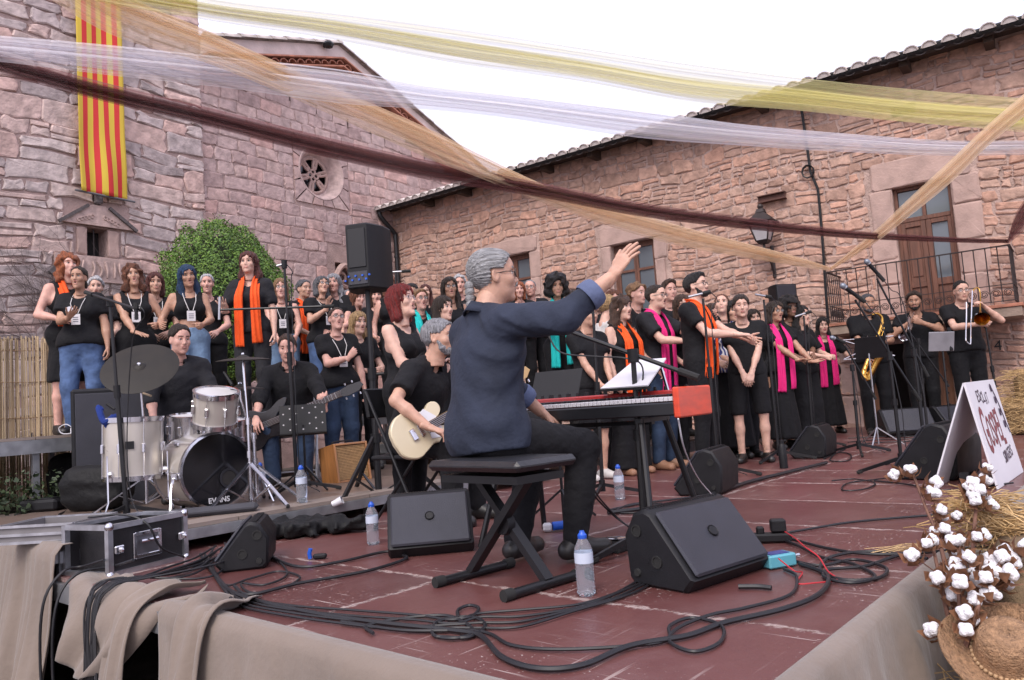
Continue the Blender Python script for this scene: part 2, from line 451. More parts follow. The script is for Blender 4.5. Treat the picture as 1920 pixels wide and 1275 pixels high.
# balcony door: left leaf opened panel, right leaf glazed
def boxw(root, name, mat, fr, items, par=None):
    A = (fr(1, 0)-fr(0, 0)).normalized(); N = (fr(0, 0, 1)-fr(0, 0)).normalized(); R_ = Matrix((A, -N, Z3)).transposed()
    b = MB()
    for (a0, a1, z0, z1, o0, o1) in items:
        b.box(fr((a0+a1)/2, (z0+z1)/2, (o0+o1)/2), (a1-a0, o1-o0, z1-z0), R_, .004)
    o = b.obj(name, mat, None, smooth=False); o.data.transform(Matrix.Translation(-root.location)); o.parent = par or root; return o
d0, d1, dz0, dz1 = dr; dm = (d0+d1)/2; tz = 2.98
boxw(house, 'door_frame', MT_wood, WP, [(d0, d0+.05, dz0, dz1, -.2, -.1), (d1-.05, d1, dz0, dz1, -.2, -.1), (d0+.05, d1-.05, dz1-.05, dz1, -.2, -.1), (d0+.05, d1-.05, tz, tz+.06, -.2, -.1), (dm-.025, dm+.025, tz+.06, dz1-.05, -.19, -.11)])
for (s0, s1) in ((d0+.05, dm-.025), (dm+.025, d1-.05)):
    boxw(house, 'pane', MT_pane, WP, [(s0, s1, tz+.06, dz1-.05, -.16, -.15)])
lf = boxw(house, 'door_leaf', MT_wood, WP, [(dm+.002, dm+.07, dz0, tz, -.17, -.11), (d1-.11, d1-.05, dz0, tz, -.17, -.11), (dm+.07, d1-.11, dz0, dz0+.1, -.17, -.11), (dm+.07, d1-.11, tz-.08, tz, -.17, -.11), (dm+.07, d1-.11, dz0+.5, dz0+.58, -.17, -.11), (dm+.07, d1-.11, dz0+.1, dz0+.5, -.16, -.135), (dm+.07, d1-.11, dz0+.58, tz-.08, -.16, -.135), (dm+.1, d1-.14, dz0+.66, tz-.16, -.135, -.12)])
lf = boxw(house, 'door_leaf', MT_wood, WP, [(dm-.07, dm-.002, dz0, tz, -.17, -.11), (d0+.05, d0+.1, dz0, tz, -.17, -.11), (d0+.1, dm-.07, dz0, dz0+.1, -.17, -.11), (d0+.1, dm-.07, tz-.07, tz, -.17, -.11), (d0+.1, dm-.07, dz0+.5, dz0+.6, -.17, -.11), (d0+.1, dm-.07, dz0+.1, dz0+.5, -.16, -.135)])
boxw(house, 'pane', MT_pane, WP, [(d0+.1, dm-.07, dz0+.6, tz-.07, -.15, -.14)], lf)
# dark interior behind openings
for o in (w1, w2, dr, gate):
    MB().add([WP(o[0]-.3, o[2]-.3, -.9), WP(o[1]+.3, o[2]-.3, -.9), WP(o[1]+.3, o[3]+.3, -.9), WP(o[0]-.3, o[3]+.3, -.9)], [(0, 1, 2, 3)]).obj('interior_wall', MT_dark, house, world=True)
# street door under the balcony, half open: posts and a studded leaf
MT_stud = M('studded_plank', (.17, .075, .04), .65, var=.3, vs=6, bump=.3, bs=30, stretch=(5, 5, .5))
boxw(house, 'door_post', MT_stud, WP, [(gate[0], gate[0]+.3, -.9, 1.2, -.12, -.02)])
boxw(house, 'door_post', MT_stud, WP, [(gate[1]-.34, gate[1], -.9, 1.2, -.12, -.02)])
sb = MB()
for a_ in (gate[0]+.08, gate[0]+.22, gate[1]-.08, gate[1]-.26):
    for k in range(9): sb.ball(WP(a_, -.2+k*.16, -.018), .014, 6)
sb.obj('door_studs', MT_iron, house, world=True)
boxw(house, 'lintel', ST_d, WP, [(gate[0]-.3, gate[1]+.3, gate[3]-.02, gate[3]+.05, -.05, .03)])
# balcony
bal = thing('balcony', 'stone balcony with wrought iron railing in front of the brown door', 'balcony', WP(-.4, 1.5, .4))
BA0, BA1, BP = -1.51, .73, .8
boxw(bal, 'slab', M('balcony_stone', (.33, .25, .2), .9, var=.25, vs=5, bump=.5, bs=30), WP, [(BA0-.06, BA1+.06, 1.38, 1.5, .03, BP+.05)])
te = boxw(bal, 'tile_edge', MT_tile, WP, [(BA0-.08, BA1+.08, 1.503, 1.545, .03, BP+.07)])
set_tint(te.data, .6)
rb = MB(); zr, zb = 2.3, 1.64
def rail(pts, z, w_, h_):
    for i in range(len(pts)-1): rb.bar(WP(*pts[i][:1], z, pts[i][1]), WP(pts[i+1][0], z, pts[i+1][1]), w_, h_)
pth = [(BA1, .02), (BA1, BP), (BA0, BP), (BA0, .02)]
rail(pth, zr, .035, .014); rail(pth, zb+.16, .02, .01); rail(pth, zb-.05, .02, .01)
rb.obj('handrail', MT_iron, bal, world=True)
baln = MB(); proto = None
def balusters():
    global proto
    pos = [(BA1-(BA1-BA0)*k/17, BP) for k in range(18)] + [(BA1, BP*(1-k/7)) for k in range(1, 7)] + [(BA0, BP*(1-k/7)) for k in range(1, 7)]
    for a, o in pos:
        if proto is None:
            b = MB(); b.tube([(0, 0, -.72), (0, 0, 0)], .007, 6); b.ball((0, 0, -.35), .011, 6); proto = b.mesh('baluster', MT_iron, True)
        q = put('baluster', proto, bal); q.location = WP(a, zr, o)-bal.location
balusters()
scr = MB()
def scroll(c, e1, e2, r):
    pts = []
    for k in range(22):
        t = k/21*4*math.pi; rr_ = r*(1-.72*k/21); pts.append(c+e1*(rr_*math.cos(t))+e2*(rr_*math.sin(t)))
    scr.tube(pts, .0055, 4)
for k in range(17):
    a = BA1-(BA1-BA0)*(k+.5)/17
    scroll(WP(a, zb+.055, BP), CV*(1 if k % 2 else -1), Z3, .055)
for k in range(7):
    for a in (BA0, BA1): scroll(WP(a, zb+.055, BP*(k+.5)/7), CU, Z3, .05)
scr.obj('scrollwork', MT_iron, bal, world=True)
# number
me = text_mesh('4', .2, .006); me.materials.append(MT_black)
n4 = put('house_number', me, house); A = -CV; n4.matrix_local = Matrix.Translation(WP(-1.16, .98, .06)-house.location) @ Matrix((A, Z3, A.cross(Z3))).transposed().to_4x4()
# roof of the house
PR = rad(19); OV = .5
def RF(a, s_, lift=0.): return WP(a, EAVE+.02+(s_-OV)*math.tan(PR)+lift, -(s_-OV))   # s measured up-slope (horizontal)
mb = MB(); N_ = 66; step = (AW1-AW0)/N_
vs = []; fs = []; cols = 6
for i in range(N_*cols+1):
    a = AW0+step*i/cols; h = .045*abs(math.sin(math.pi*(i/cols)))
    vs += [RF(a, .38, h+.06), RF(a, 7, h+.06)]
for i in range(N_*cols): fs.append((2*i, 2*i+2, 2*i+3, 2*i+1))
me = MB().add(vs, fs).mesh('roof_field', MT_tileg, True, house.location); set_tint(me, [.5]*len(vs)); put('roof_field', me, house)
def half_tile(L, r0, r1, th, mat):       # barrel tile along +Y from 0..L, open below
    vs = []; fs = []; n = 7
    for (y, r) in ((0, r0), (L, r1)):
        for ro in (r, r-th):
            for j in range(n):
                a = math.pi*j/(n-1); vs.append((ro*math.cos(a), y, ro*math.sin(a)*.85))
    for j in range(n-1):
        fs += [(j, j+1, 2*n+j+1, 2*n+j), (n+j+1, n+j, 3*n+j, 3*n+j+1), (j+1, j, n+j, n+j+1)]
    return MB().add(vs, fs)
tm = half_tile(.45, .1, .08, .018, None).mesh('eave_tile', MT_tileg, True); set_tint(tm, [.75]*len(tm.vertices))
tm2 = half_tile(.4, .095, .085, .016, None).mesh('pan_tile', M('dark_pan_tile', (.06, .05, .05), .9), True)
_a = [(.080*math.cos(math.pi*k/8), .080*.85*math.sin(math.pi*k/8)) for k in range(9)]
plug = MB().prism(_a, (0, 0, 0), Vector((1, 0, 0)), Z3, Vector((0, 1, 0)), .05).mesh('mortar_plug', M('eave_mortar', (.58, .53, .51), .9, var=.2, vs=20), False)
slope = (RF(0, 1)-RF(0, 0)).normalized(); ax = CV; nz_ = ax.cross(slope)
if nz_.z < 0: ax = -ax; nz_ = -nz_
Rt = Matrix((ax, slope, nz_)).transposed().to_4x4()
for i in range(N_):
    q = put('eave_tile', tm, house); mq = Matrix.Translation(RF(AW0+step*(i+.5)+random.uniform(-.012, .012), -.09+random.uniform(-.015, .015), .105)-house.location) @ Rt; q.matrix_local = mq
    qp = put('mortar_plug', plug, house); qp.matrix_local = mq @ Matrix.Translation((0, .015, -.004))
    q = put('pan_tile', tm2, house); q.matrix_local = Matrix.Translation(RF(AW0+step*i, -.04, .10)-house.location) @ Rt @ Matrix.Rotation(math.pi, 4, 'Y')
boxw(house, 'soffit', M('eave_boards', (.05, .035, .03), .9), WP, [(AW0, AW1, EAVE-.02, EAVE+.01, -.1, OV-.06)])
gb = MB(); prof = []
for k in range(9):
    a = math.pi+math.pi*k/8; prof.append((.07*math.cos(a), .075*math.sin(a)))
prof += [(.078, .004), (.078, .03), (.06, .03), (-.06, .03), (-.078, .03), (-.078, .004)]
gb.prism(prof, WP(AW0, EAVE-.055, OV-.02), -CU, Z3, CV, AW1-AW0-.05)
gb.obj('gutter', MT_black, house, smooth=True, world=True)
for i in range(14):
    a = AW0+.5+i*1.05
    if a < AW1-.2: boxw(house, 'rafter_end', M('rafter_wood', (.06, .04, .03), .9), WP, [(a-.06, a+.06, EAVE-.17, EAVE-.022, -.05, .36)])
# down pipe in the corner
pb = MB(); ap = AW1-.16
pb.tube(smooth_path([WP(ap+.08, EAVE-.06, OV-.02), WP(ap+.07, EAVE-.22, OV-.05), WP(ap, EAVE-.55, .14), WP(ap, EAVE-.75, .1), WP(ap, 2.5, .1), WP(ap, -.9, .1)], 5), .05, 10)
for z in (4.2, 3.0, 1.8): pb.tube([WP(ap, z, .1), WP(ap, z+.05, .1)], .06, 10)
pb.obj('downpipe', MT_black, house, world=True)
# wall cable with coil
cb = MB(); r = random.Random(2)
pts = [WP(.93+.03*math.sin(z_*1.3)+(.08 if z_ > 4 else 0), z_, .06) for z_ in [EAVE-.1-k*.3 for k in range(18)]]
cb.tube(pts, .013, 5); cb.tube([p+CV*.02-CU*.0 for p in pts], .009, 5)
coil = [WP(1.02+.09*math.cos(t*.7), 4.02+.1*math.sin(t*.7), .07+.002*t) for t in range(24)]
cb.tube(coil, .012, 5)
tag(cb.obj('wall_cable', MT_black), 'black cable with a coil running down the red stone wall', 'cable')
# I-beam stub
ib = MB(); a_, z_ = (WALL0 and ((ONP(1450, 372, WALL0, CU)-WALL0).dot(CV)), ONP(1450, 372, WALL0, CU).z)
for dz, w_ in ((.05, .12), (-.05, .12)): ib.bar(WP(a_-.22, z_+dz, .08), WP(a_+.22, z_+dz, .08), w_, .015)
ib.bar(WP(a_-.22, z_, .08), WP(a_+.22, z_, .08), .015, .086)
tag(ib.obj('steel_beam', M('rusty_steel', (.10, .045, .035), .8, var=.3, vs=15), smooth=False), 'short rusty steel beam stub on the wall beside the lantern', 'beam')
# wall lantern
lpx = ONP(1450, 480, WALL0, CU); al = (lpx-WALL0).dot(CV)
ln = thing('wall_lantern', 'black four sided street lantern on a wall bracket', 'lantern', WP(al, 2.75, 0))
def LL(o, z, s_=0.): return -CU*o + Z3*z + CV*s_
bk = MB(); bk.bar(LL(.03, -.3), LL(.03, .22), .05, .04); bk.tube(smooth_path([LL(.04, -.25), LL(.12, -.1), LL(.22, -.02), LL(.34, .02), LL(.42, .12), LL(.42, .2)]), .02, 6)
bk.tube(smooth_path([LL(.04, .1), LL(.15, .05), LL(.2, -.03), LL(.13, -.08), LL(.08, -.02)]), .014, 6); bk.ball(LL(.42, .12), .035, 8)
bk.obj('bracket', MT_iron, ln)
def frus(b, c, w0, w1, z0, z1, mi=0):
    vs = [c+CV*(sx*w0)+(-CU)*(sy*w0)+Z3*z0 for sx, sy in ((-1, -1), (1, -1), (1, 1), (-1, 1))]+[c+CV*(sx*w1)+(-CU)*(sy*w1)+Z3*z1 for sx, sy in ((-1, -1), (1, -1), (1, 1), (-1, 1))]
    b.add(vs, [(3, 2, 1, 0), (4, 5, 6, 7), (0, 1, 5, 4), (1, 2, 6, 5), (2, 3, 7, 6), (3, 0, 4, 7)], mi)
c0 = -CU*.42
lb = MB(); frus(lb, c0, .06, .1, .2, .25)
for sx, sy in ((-1, -1), (1, -1), (1, 1), (-1, 1)):
    lb.bar(c0+CV*sx*.09-CU*sy*.09+Z3*.25, c0+CV*sx*.165-CU*sy*.165+Z3*.55, .018, .018)
lb.obj('lantern_frame', MT_iron, ln)
lt = MB(); frus(lt, c0, .2, .06, .55, .7); frus(lt, c0, .21, .21, .53, .555); frus(lt, c0, .07, .05, .7, .76); lt.ball(c0+Z3*.8, .05, 8); lt.obj('roof_cap', MT_iron, ln)
lg = MB(); frus(lg, c0, .085, .155, .26, .53); lg.obj('glass', M('frosted_lantern_glass', (.45, .43, .45), .25, var=.1), ln)

# ================================================================== church
church = thing('church', 'pink sandstone church with gable rose window and tower wall on the left', 'church', CP(0, 0))
TA = -4.76
apx, apz = -1.5, 8.72
def gable(a): return apz-.62-(abs(a-apx)*(.30 if a < apx else .37))
rose = (-2.02, 5.82)
cw = (-6.82, -6.5, 3.5, 3.95)
aw = (-1.78, -1.3, 2.2, 3.95)
wall_back(church, 'gable_wall', CP, TA, 4.2, GROUND, 7.0, [(rose[0]-.62, rose[0]+.62, rose[1]-.62, rose[1]+.62), aw], MT_mortar_c, topf=None)
MB().add([CP(TA, 7, 0), CP(4.2, 7, 0), CP(4.2, gable(4.2)+.3, 0), CP(apx, gable(apx)+.3, 0), CP(TA, gable(TA)+.3, 0)], [(0, 1, 2, 3, 4)]).obj('gable_top', MT_mortar_c, church, world=True)
wall_back(church, 'tower_wall', lambda a, z, o=0: CP(a, z, o+.06), -13, TA, GROUND, 13, [cw], MT_mortar_c)
ts = MB().add([CP(TA, GROUND, .06), CP(TA, GROUND, -3), CP(TA, 13, -3), CP(TA, 13, .06)], [(0, 1, 2, 3)]).obj('tower_side', ST_t, church, world=True)
set_tint(ts.data, .5)
hol = [(rose[0]-.72, rose[0]+.72, rose[1]-.72, rose[1]+.72), (aw[0]-.2, aw[1]+.2, aw[2], aw[3]+.25)]
rects = layout(TA, 4.2, .3, 9, .21, .30, .32, .6, hol, gable, random.Random(11), .04)
build_stones(church, CP, rects, ST_c, .016, .016, .02, .012, 4, 8, 170, lambda a, z: in_frame(CP(a, z)))
hol = [(cw[0]-.2, cw[1]+.2, cw[2]-.02, cw[3]+.03), (cw[0]-.5, cw[1]+.5, cw[2]-.42, cw[2]-.02), (cw[0]-.34, cw[1]+.34, cw[3]+.03, cw[3]+.36)]
rects = layout(-10.5, TA-.005, .3, 9.5, .16, .40, .3, .85, hol, None, random.Random(12), .32)
build_stones(church, lambda a, z, o=0: CP(a, z, o+.06), rects, ST_t, .024, .03, .035, .03, 3, 9, 130, lambda a, z: in_frame(CP(a, z)))
# around the rose: filler blocks in the corners of its square
r = random.Random(4)
for k in range(16):
    t0 = 2*math.pi*k/16+.02; t1 = 2*math.pi*(k+1)/16-.02; vs = []
    def sq(t):
        c, s_ = math.cos(t), math.sin(t); q = .71/max(abs(c), abs(s_)); return (q*c, q*s_)
    ri = .60
    P_ = [(ri*math.cos(t0), ri*math.sin(t0)), sq(t0), sq((t0+t1)/2), sq(t1), (ri*math.cos(t1), ri*math.sin(t1)), (ri*math.cos((t0+t1)/2), ri*math.sin((t0+t1)/2))]
    b = MB(); b.prism([(x+rose[0], z+rose[1]) for x, z in P_], CP(0, 0, -.04), CU, Z3, -CV, .06+r.uniform(0, .012))
    me = b.mesh('rose_surround', ST_c, False, church.location); set_tint(me, [r.random()]*len(me.vertices)); put('rose_surround', me, church)
# rose window: splayed ring + tracery
rw = MB(); n = 40; prof = [(.60, .02), (.58, .035), (.52, -.02), (.42, -.26), (.37, -.28), (.35, -.3)]
vs = []; fs = []
for (R0, o) in prof:
    for k in range(n):
        t = 2*math.pi*k/n; vs.append(CP(rose[0]+R0*math.cos(t), rose[1]+R0*math.sin(t), o))
for i in range(len(prof)-1):
    for k in range(n): fs.append((i*n+k, i*n+(k+1) % n, (i+1)*n+(k+1) % n, (i+1)*n+k))
rw.add(vs, fs); me = rw.mesh('rose_splay', ST_c, True, church.location); set_tint(me, [.55]*len(vs)); put('rose_splay', me, church)
tr = MB()
def RC(rr_, t, o=-.27): return CP(rose[0]+rr_*math.cos(t), rose[1]+rr_*math.sin(t), o)
def ring(c, rad_, thick, nn=20, o=-.27, arc=(0, 2*math.pi)):
    tr.tube([CP(c[0]+rad_*math.cos(arc[0]+(arc[1]-arc[0])*k/nn), c[1]+rad_*math.sin(arc[0]+(arc[1]-arc[0])*k/nn), o) for k in range(nn+1)], thick, 6)
ring(rose, .37, .035, 32)
for k in range(4):
    t = math.pi/2*k; ring((rose[0]+.075*math.cos(t), rose[1]+.075*math.sin(t)), .058, .024, 14)
for k in range(6):
    t0 = math.pi/3*k+.3
    tr.tube([RC(.14, t0+.1), RC(.2, t0+.18), RC(.36, t0+.1)], [.03, .03, .04], 6); tr.tube([RC(.14, t0-.1), RC(.2, t0-.18), RC(.36, t0-.1)], [.03, .03, .04], 6)
    tr.tube([RC(.16, t0-.3), RC(.19, t0), RC(.16, t0+.3)], .03, 6)
me = tr.mesh('rose_tracery', ST_d, True, church.location); put('rose_tracery', me, church)
MB().add([CP(rose[0]+x, rose[1]+z, -.42) for x, z in ((-.7, -.7), (.7, -.7), (.7, .7), (-.7, .7))], [(0, 1, 2, 3)]).obj('rose_glass', glass_mat('dark_rose_glass', (.03, .025, .03)), church, world=True)
# arched lancet with trefoil head, beside the loudspeaker
ab = MB()
am = (aw[0]+aw[1])/2
ab.tube(smooth_path([CP(aw[0]-.05, 2.2, .02), CP(aw[0]-.05, 3.4, .02), CP(am-.2, 3.72, .02), CP(am, 3.9, .02), CP(am+.2, 3.72, .02), CP(aw[1]+.05, 3.4, .02), CP(aw[1]+.05, 2.2, .02)], 5), .06, 6)
ab.tube([CP(aw[0], 3.42, -.1), CP(am, 3.5, -.1), CP(aw[1], 3.42, -.1)], .05, 6)
ab.tube([CP(am+.1*math.cos(t*.6), 3.66+.1*math.sin(t*.6), -.08) for t in range(12)], .03, 6)
ab.obj('lancet_tracery', ST_d, church, world=True)
lk = boxw(church, 'lancet_block', ST_c, CP, [(aw[0]-.1, aw[1]+.1, 2.1, 4.05, -.5, -.32)])
set_tint(lk.data, .1)
# gable: plaster band, two rows of tile ends, verge tiles
plaster = M('gable_plaster', (.56, .47, .44), .9, var=.15, vs=3, bump=.3, bs=20)
for (a0, a1) in ((TA+.02, apx), (apx, 4.2)):
    b = MB(); o = .16
    z0, z1 = gable(a0), gable(a1)
    b.add([CP(a0, z0+.33, o), CP(a1, z1+.33, o), CP(a1, z1+.62, o), CP(a0, z0+.62, o), CP(a0, z0+.33, -.3), CP(a1, z1+.33, -.3), CP(a1, z1+.62, -.3), CP(a0, z0+.62, -.3)], [(0, 1, 2, 3), (0, 4, 5, 1), (3, 2, 6, 7), (1, 5, 6, 2), (0, 3, 7, 4)])
    b.obj('plaster_band', plaster, church, smooth=False, world=True)
    for dz, o2 in ((-.06, .16), (.115, .3), (.29, .32)):
        lb_ = MB().bar(CP(a0, z0+dz, o2/2-.1), CP(a1, z1+dz, o2/2-.1), o2+.2, .03, up=Z3).obj('tile_ledge', MT_tile, church, smooth=False, world=True); set_tint(lb_.data, .45)
ftm = half_tile(.5, .098, .098, .02, None).mesh('frieze_tile', MT_tile, True); set_tint(ftm, [.5]*len(ftm.vertices))
vtm = half_tile(.45, .11, .09, .02, None).mesh('verge_tile', MT_tileg, True); set_tint(vtm, [.35]*len(vtm.vertices))
for row, (dz, o) in enumerate(((-.02, .13), (.165, .27))):
    for (a0, a1, sg) in ((TA+.1, apx, 1), (apx, 4.2, -1)):
        L = a1-a0; nn = int(L/.21)
        for k in range(nn):
            a = a0+L*(k+.5*(1+row % 2)*.7)/nn
            if a > a1-.04: continue
            sl = math.atan2(gable(a1)-gable(a0), L)
            ex = (CU*math.cos(sl)+Z3*math.sin(sl)); ey = CV; ez = ex.cross(ey)
            if ez.z < 0: ex = -ex; ez = -ez
            q = put('frieze_tile', ftm, church)
            q.matrix_local = Matrix.Translation(CP(a, gable(a)+dz, o)-church.location) @ Matrix((ex, ey, ez)).transposed().to_4x4()
for (a0, a1) in ((TA+.05, apx), (4.2, apx)):
    L = abs(a1-a0); nn = int(L/.34); sg = 1 if a1 > a0 else -1
    for k in range(nn):
        a = a0+sg*L*k/nn; a2 = a0+sg*L*(k+1)/nn
        d = (CP(a2, gable(a2))-CP(a, gable(a))).normalized(); x = d.cross(Z3).normalized(); z = x.cross(d)
        for o in (.17, -.05):
            q = put('verge_tile', vtm, church); q.matrix_local = Matrix.Translation(CP(a, gable(a)+.64+random.uniform(-.01, .01), o)-church.location) @ Matrix((x, d, z)).transposed().to_4x4()
# lamp bracket stub near the ridge
MB().ball(CP(-1.9, 8.55, .3), (.12, .12, .08), 8).tube([CP(-1.9, 8.55, .1), CP(-1.9, 8.55, .3)], .03, 6).obj('floodlight', MT_black, church, world=True)
# small window with carved surround
T = lambda a, z, o=0: CP(a, z, o+.06)
c0_, c1_, cz0, cz1 = cw; cm = (c0_+c1_)/2
dressed(church, T, (c0_, c1_, cz0, cz1), .2, .02, 0, 21, ST_d, .03)
carve = M('carved_stone', (.46, .335, .30), .85, var=.25, vs=9, bump=.5, bs=40)
boxw(church, 'carved_sill', carve, T, [(c0_-.5, c1_+.5, cz0-.42, cz0-.02, 0, .065)])
b = MB(); b.prism([(c0_-.42, cz1+.03), (c1_+.42, cz1+.03), (c1_+.36, cz1+.12), (cm+.1, cz1+.36), (cm-.1, cz1+.36), (c0_-.36, cz1+.12)], T(0, 0, 0), CU, Z3, -CV, .07); b.obj('carved_pediment', carve, church, smooth=False, world=True)
b = MB(); dk = M('weathered_carving', (.10, .085, .085), .9, var=.4, vs=18, bump=.6, bs=60)
for sg in (-1, 1):
    MB().bar(T(cm+sg*.6, cz1+.02, .08), T(cm+sg*.16, cz1+.34, .08), .05, .05).obj('cornice', dk, church, world=True); MB().bar(T(cm+sg*.52, cz0-.06, .08), T(cm+sg*.74, cz0-.34, .08), .045, .06).obj('cornice', dk, church, world=True)
MB().box(T(cm, cz1+.46, .07), (.15, .1, .18), Matrix.Rotation(-YC, 3, 'Z'), .03).ball(T(cm, cz1+.47, .12), .05, 8).obj('carved_finial', dk, church, world=True)
b = MB(); r = random.Random(5)
for k in range(11):
    a = c0_-.42+k*.115; zc = cz0-.22
    b.tube(smooth_path([T(a, zc-.12, .07), T(a+r.uniform(-.04, .04), zc, .085), T(a+r.uniform(-.05, .05), zc+.12, .07)], 3), .02, 5)
for sg in (-1, 1):
    for k in range(5): b.tube([T(cm+sg*(.1+.05*k)+.03*math.cos(t), cz1+.17-.02*k+.03*math.sin(t), .075) for t in range(6)], .012, 5)
stuff(b.obj('carved_relief', carve, church, world=True))
b = MB(); b.cyl(T(cm-.02, cz0, -.08), T(cm-.02, cz1, -.08), .012, n=6); b.obj('window_bar', MT_iron, church, world=True)
MB().add([T(c0_-.1, cz0-.1, -.3), T(c1_+.1, cz0-.1, -.3), T(c1_+.1, cz1+.1, -.3), T(c0_-.1, cz1+.1, -.3)], [(0, 1, 2, 3)]).obj('window_recess', MT_dark, church, world=True)
# church roof slopes behind the verge
for (a0, a1) in ((TA, apx), (apx, 4.2)):
    b = MB(); b.add([CP(a0, gable(a0)+.6, .1), CP(a1, gable(a1)+.6, .1), CP(a1, gable(a1)+.6, -9), CP(a0, gable(a0)+.6, -9)], [(0, 1, 2, 3)])
    me = b.mesh('roof_slope', MT_tile, False, church.location); set_tint(me, [.4]*4); put('roof_slope', me, church)
# ================================================================== STAGE
def floor_mat(name, red, wood, du, dv, wear=.5):
    m, n, l, b = _mat(name)
    tc = n.new('ShaderNodeTexCoord'); oi = n.new('ShaderNodeObjectInfo')
    sep = n.new('ShaderNodeSeparateXYZ'); l.new(tc.outputs['Object'], sep.inputs[0])
    def mth(op, a=None, b_=None, va=0., vb=0.):
        x = n.new('ShaderNodeMath'); x.operation = op; x.inputs[0].default_value = va; x.inputs[1].default_value = vb
        if a is not None: l.new(a, x.inputs[0])
        if b_ is not None: l.new(b_, x.inputs[1])
        return x.outputs[0]
    ad = n.new('ShaderNodeVectorMath'); ad.operation = 'ADD'; l.new(tc.outputs['Object'], ad.inputs[0])
    cmb = n.new('ShaderNodeCombineXYZ'); rs = mth('MULTIPLY', oi.outputs['Random'], None, 0, 40); l.new(rs, cmb.inputs[0]); l.new(rs, cmb.inputs[2]); l.new(cmb.outputs[0], ad.inputs[1])
    def noise(sc, det=6, rough=.6, st=None, src=ad.outputs[0]):
        x = n.new('ShaderNodeTexNoise'); x.inputs['Scale'].default_value = sc; x.inputs['Detail'].default_value = det; x.inputs['Roughness'].default_value = rough
        if st:
            mp = n.new('ShaderNodeMapping'); mp.inputs['Scale'].default_value = st; l.new(src, mp.inputs[0]); l.new(mp.outputs[0], x.inputs['Vector'])
        else: l.new(src, x.inputs['Vector'])
        return x.outputs['Fac']
    dx = mth('SUBTRACT', None, mth('ABSOLUTE', sep.outputs[0]), du/2); dy = mth('SUBTRACT', None, mth('ABSOLUTE', sep.outputs[1]), dv/2)
    ed = mth('MINIMUM', dx, dy)
    n1 = noise(7, 8, .7); n2 = noise(45, 5, .7)
    e1 = mth('SUBTRACT', mth('ADD', mth('MULTIPLY', n1, None, 0, .12), mth('MULTIPLY', n2, None, 0, .06)), ed)      # > thr -> worn
    mr = n.new('ShaderNodeMapRange'); mr.inputs[1].default_value = .074; mr.inputs[2].default_value = .09; l.new(e1, mr.inputs[0])
    # scratches: thin stretched noise in two directions
    def scr(st, lo, hi):
        x = noise(6, 3, .55, st); y = n.new('ShaderNodeMapRange'); y.inputs[1].default_value = lo; y.inputs[2].default_value = hi; l.new(x, y.inputs[0]); return y.outputs[0]
    s1 = scr((.3, 8, 1), .655, .70); s2 = scr((8, .35, 1), .655, .70); big = noise(1.6, 2)
    gate_ = n.new('ShaderNodeMapRange'); gate_.inputs[1].default_value = .42; gate_.inputs[2].default_value = .6; l.new(big, gate_.inputs[0])
    sc_ = mth('MULTIPLY', mth('MAXIMUM', s1, s2), gate_.outputs[0])
    sp = n.new('ShaderNodeMapRange'); sp.inputs[1].default_value = .66; sp.inputs[2].default_value = .70; l.new(noise(70, 2, .5), sp.inputs[0])
    allw = mth('MAXIMUM', mth('MAXIMUM', mr.outputs[0], sc_), mth('MULTIPLY', sp.outputs[0], gate_.outputs[0]))
    allw = mth('MULTIPLY', allw, None, 0, wear*1.7)
    rampr = n.new('ShaderNodeMix'); rampr.data_type = 'RGBA'; rampr.inputs[6].default_value = (*[c*.78 for c in red], 1); rampr.inputs[7].default_value = (*[c*1.22 for c in red], 1)
    l.new(noise(2.2, 6), rampr.inputs[0])
    hs = n.new('ShaderNodeHueSaturation'); l.new(rampr.outputs[2], hs.inputs['Color']); v = n.new('ShaderNodeMapRange'); v.inputs[3].default_value = .85; v.inputs[4].default_value = 1.15; l.new(oi.outputs['Random'], v.inputs[0]); l.new(v.outputs[0], hs.inputs['Value'])
    mx_ = n.new('ShaderNodeMix'); mx_.data_type = 'RGBA'; l.new(allw, mx_.inputs[0]); l.new(hs.outputs[0], mx_.inputs[6]); mx_.inputs[7].default_value = (*wood, 1)
    dm = n.new('ShaderNodeMapRange'); dm.inputs[1].default_value = .45; dm.inputs[2].default_value = .75; dm.inputs[4].default_value = .22; l.new(noise(1.1, 8, .7), dm.inputs[0])
    md_ = n.new('ShaderNodeMix'); md_.data_type = 'RGBA'; l.new(dm.outputs[0], md_.inputs[0]); l.new(mx_.outputs[2], md_.inputs[6]); md_.inputs[7].default_value = (*[c*.7 for c in wood], 1)
    l.new(md_.outputs[2], b.inputs['Base Color'])
    ro = n.new('ShaderNodeMapRange'); ro.inputs[3].default_value = .24; ro.inputs[4].default_value = .46; l.new(n1, ro.inputs[0])
    l.new(mth('ADD', ro.outputs[0], mth('MULTIPLY', allw, None, 0, .3)), b.inputs['Roughness'])
    bp = n.new('ShaderNodeBump'); bp.inputs['Strength'].default_value = .25; bp.inputs['Distance'].default_value = .004; l.new(mth('SUBTRACT', n2, allw), bp.inputs['Height']); l.new(bp.outputs[0], b.inputs['Normal'])
    return m
PU, PV = .83, 1.67
MT_floor = floor_mat('worn_red_plywood', (.118, .043, .040), (.36, .28, .26), PU, PV, .58)
RSTAGE = Matrix((SU, SV, Z3)).transposed()      # local x=u y=v
stage = thing('stage', 'low red painted plywood stage with scuffed panels', 'stage', S(1.44, .81), R=RSTAGE)
pm = MB().box((0, 0, -.011), (PU-.006, PV-.006, .022)).mesh('floor_panel', MT_floor, False)
U1, V0, U0 = 11.9, .81, 1.44
nu, nv = int((U1-U0)/PU)+1, 4
for i in range(nu):
    for j in range(nv):
        q = put('floor_panel', pm, stage); q.location = ((i+.5)*PU, (j+.5)*PV, 0)
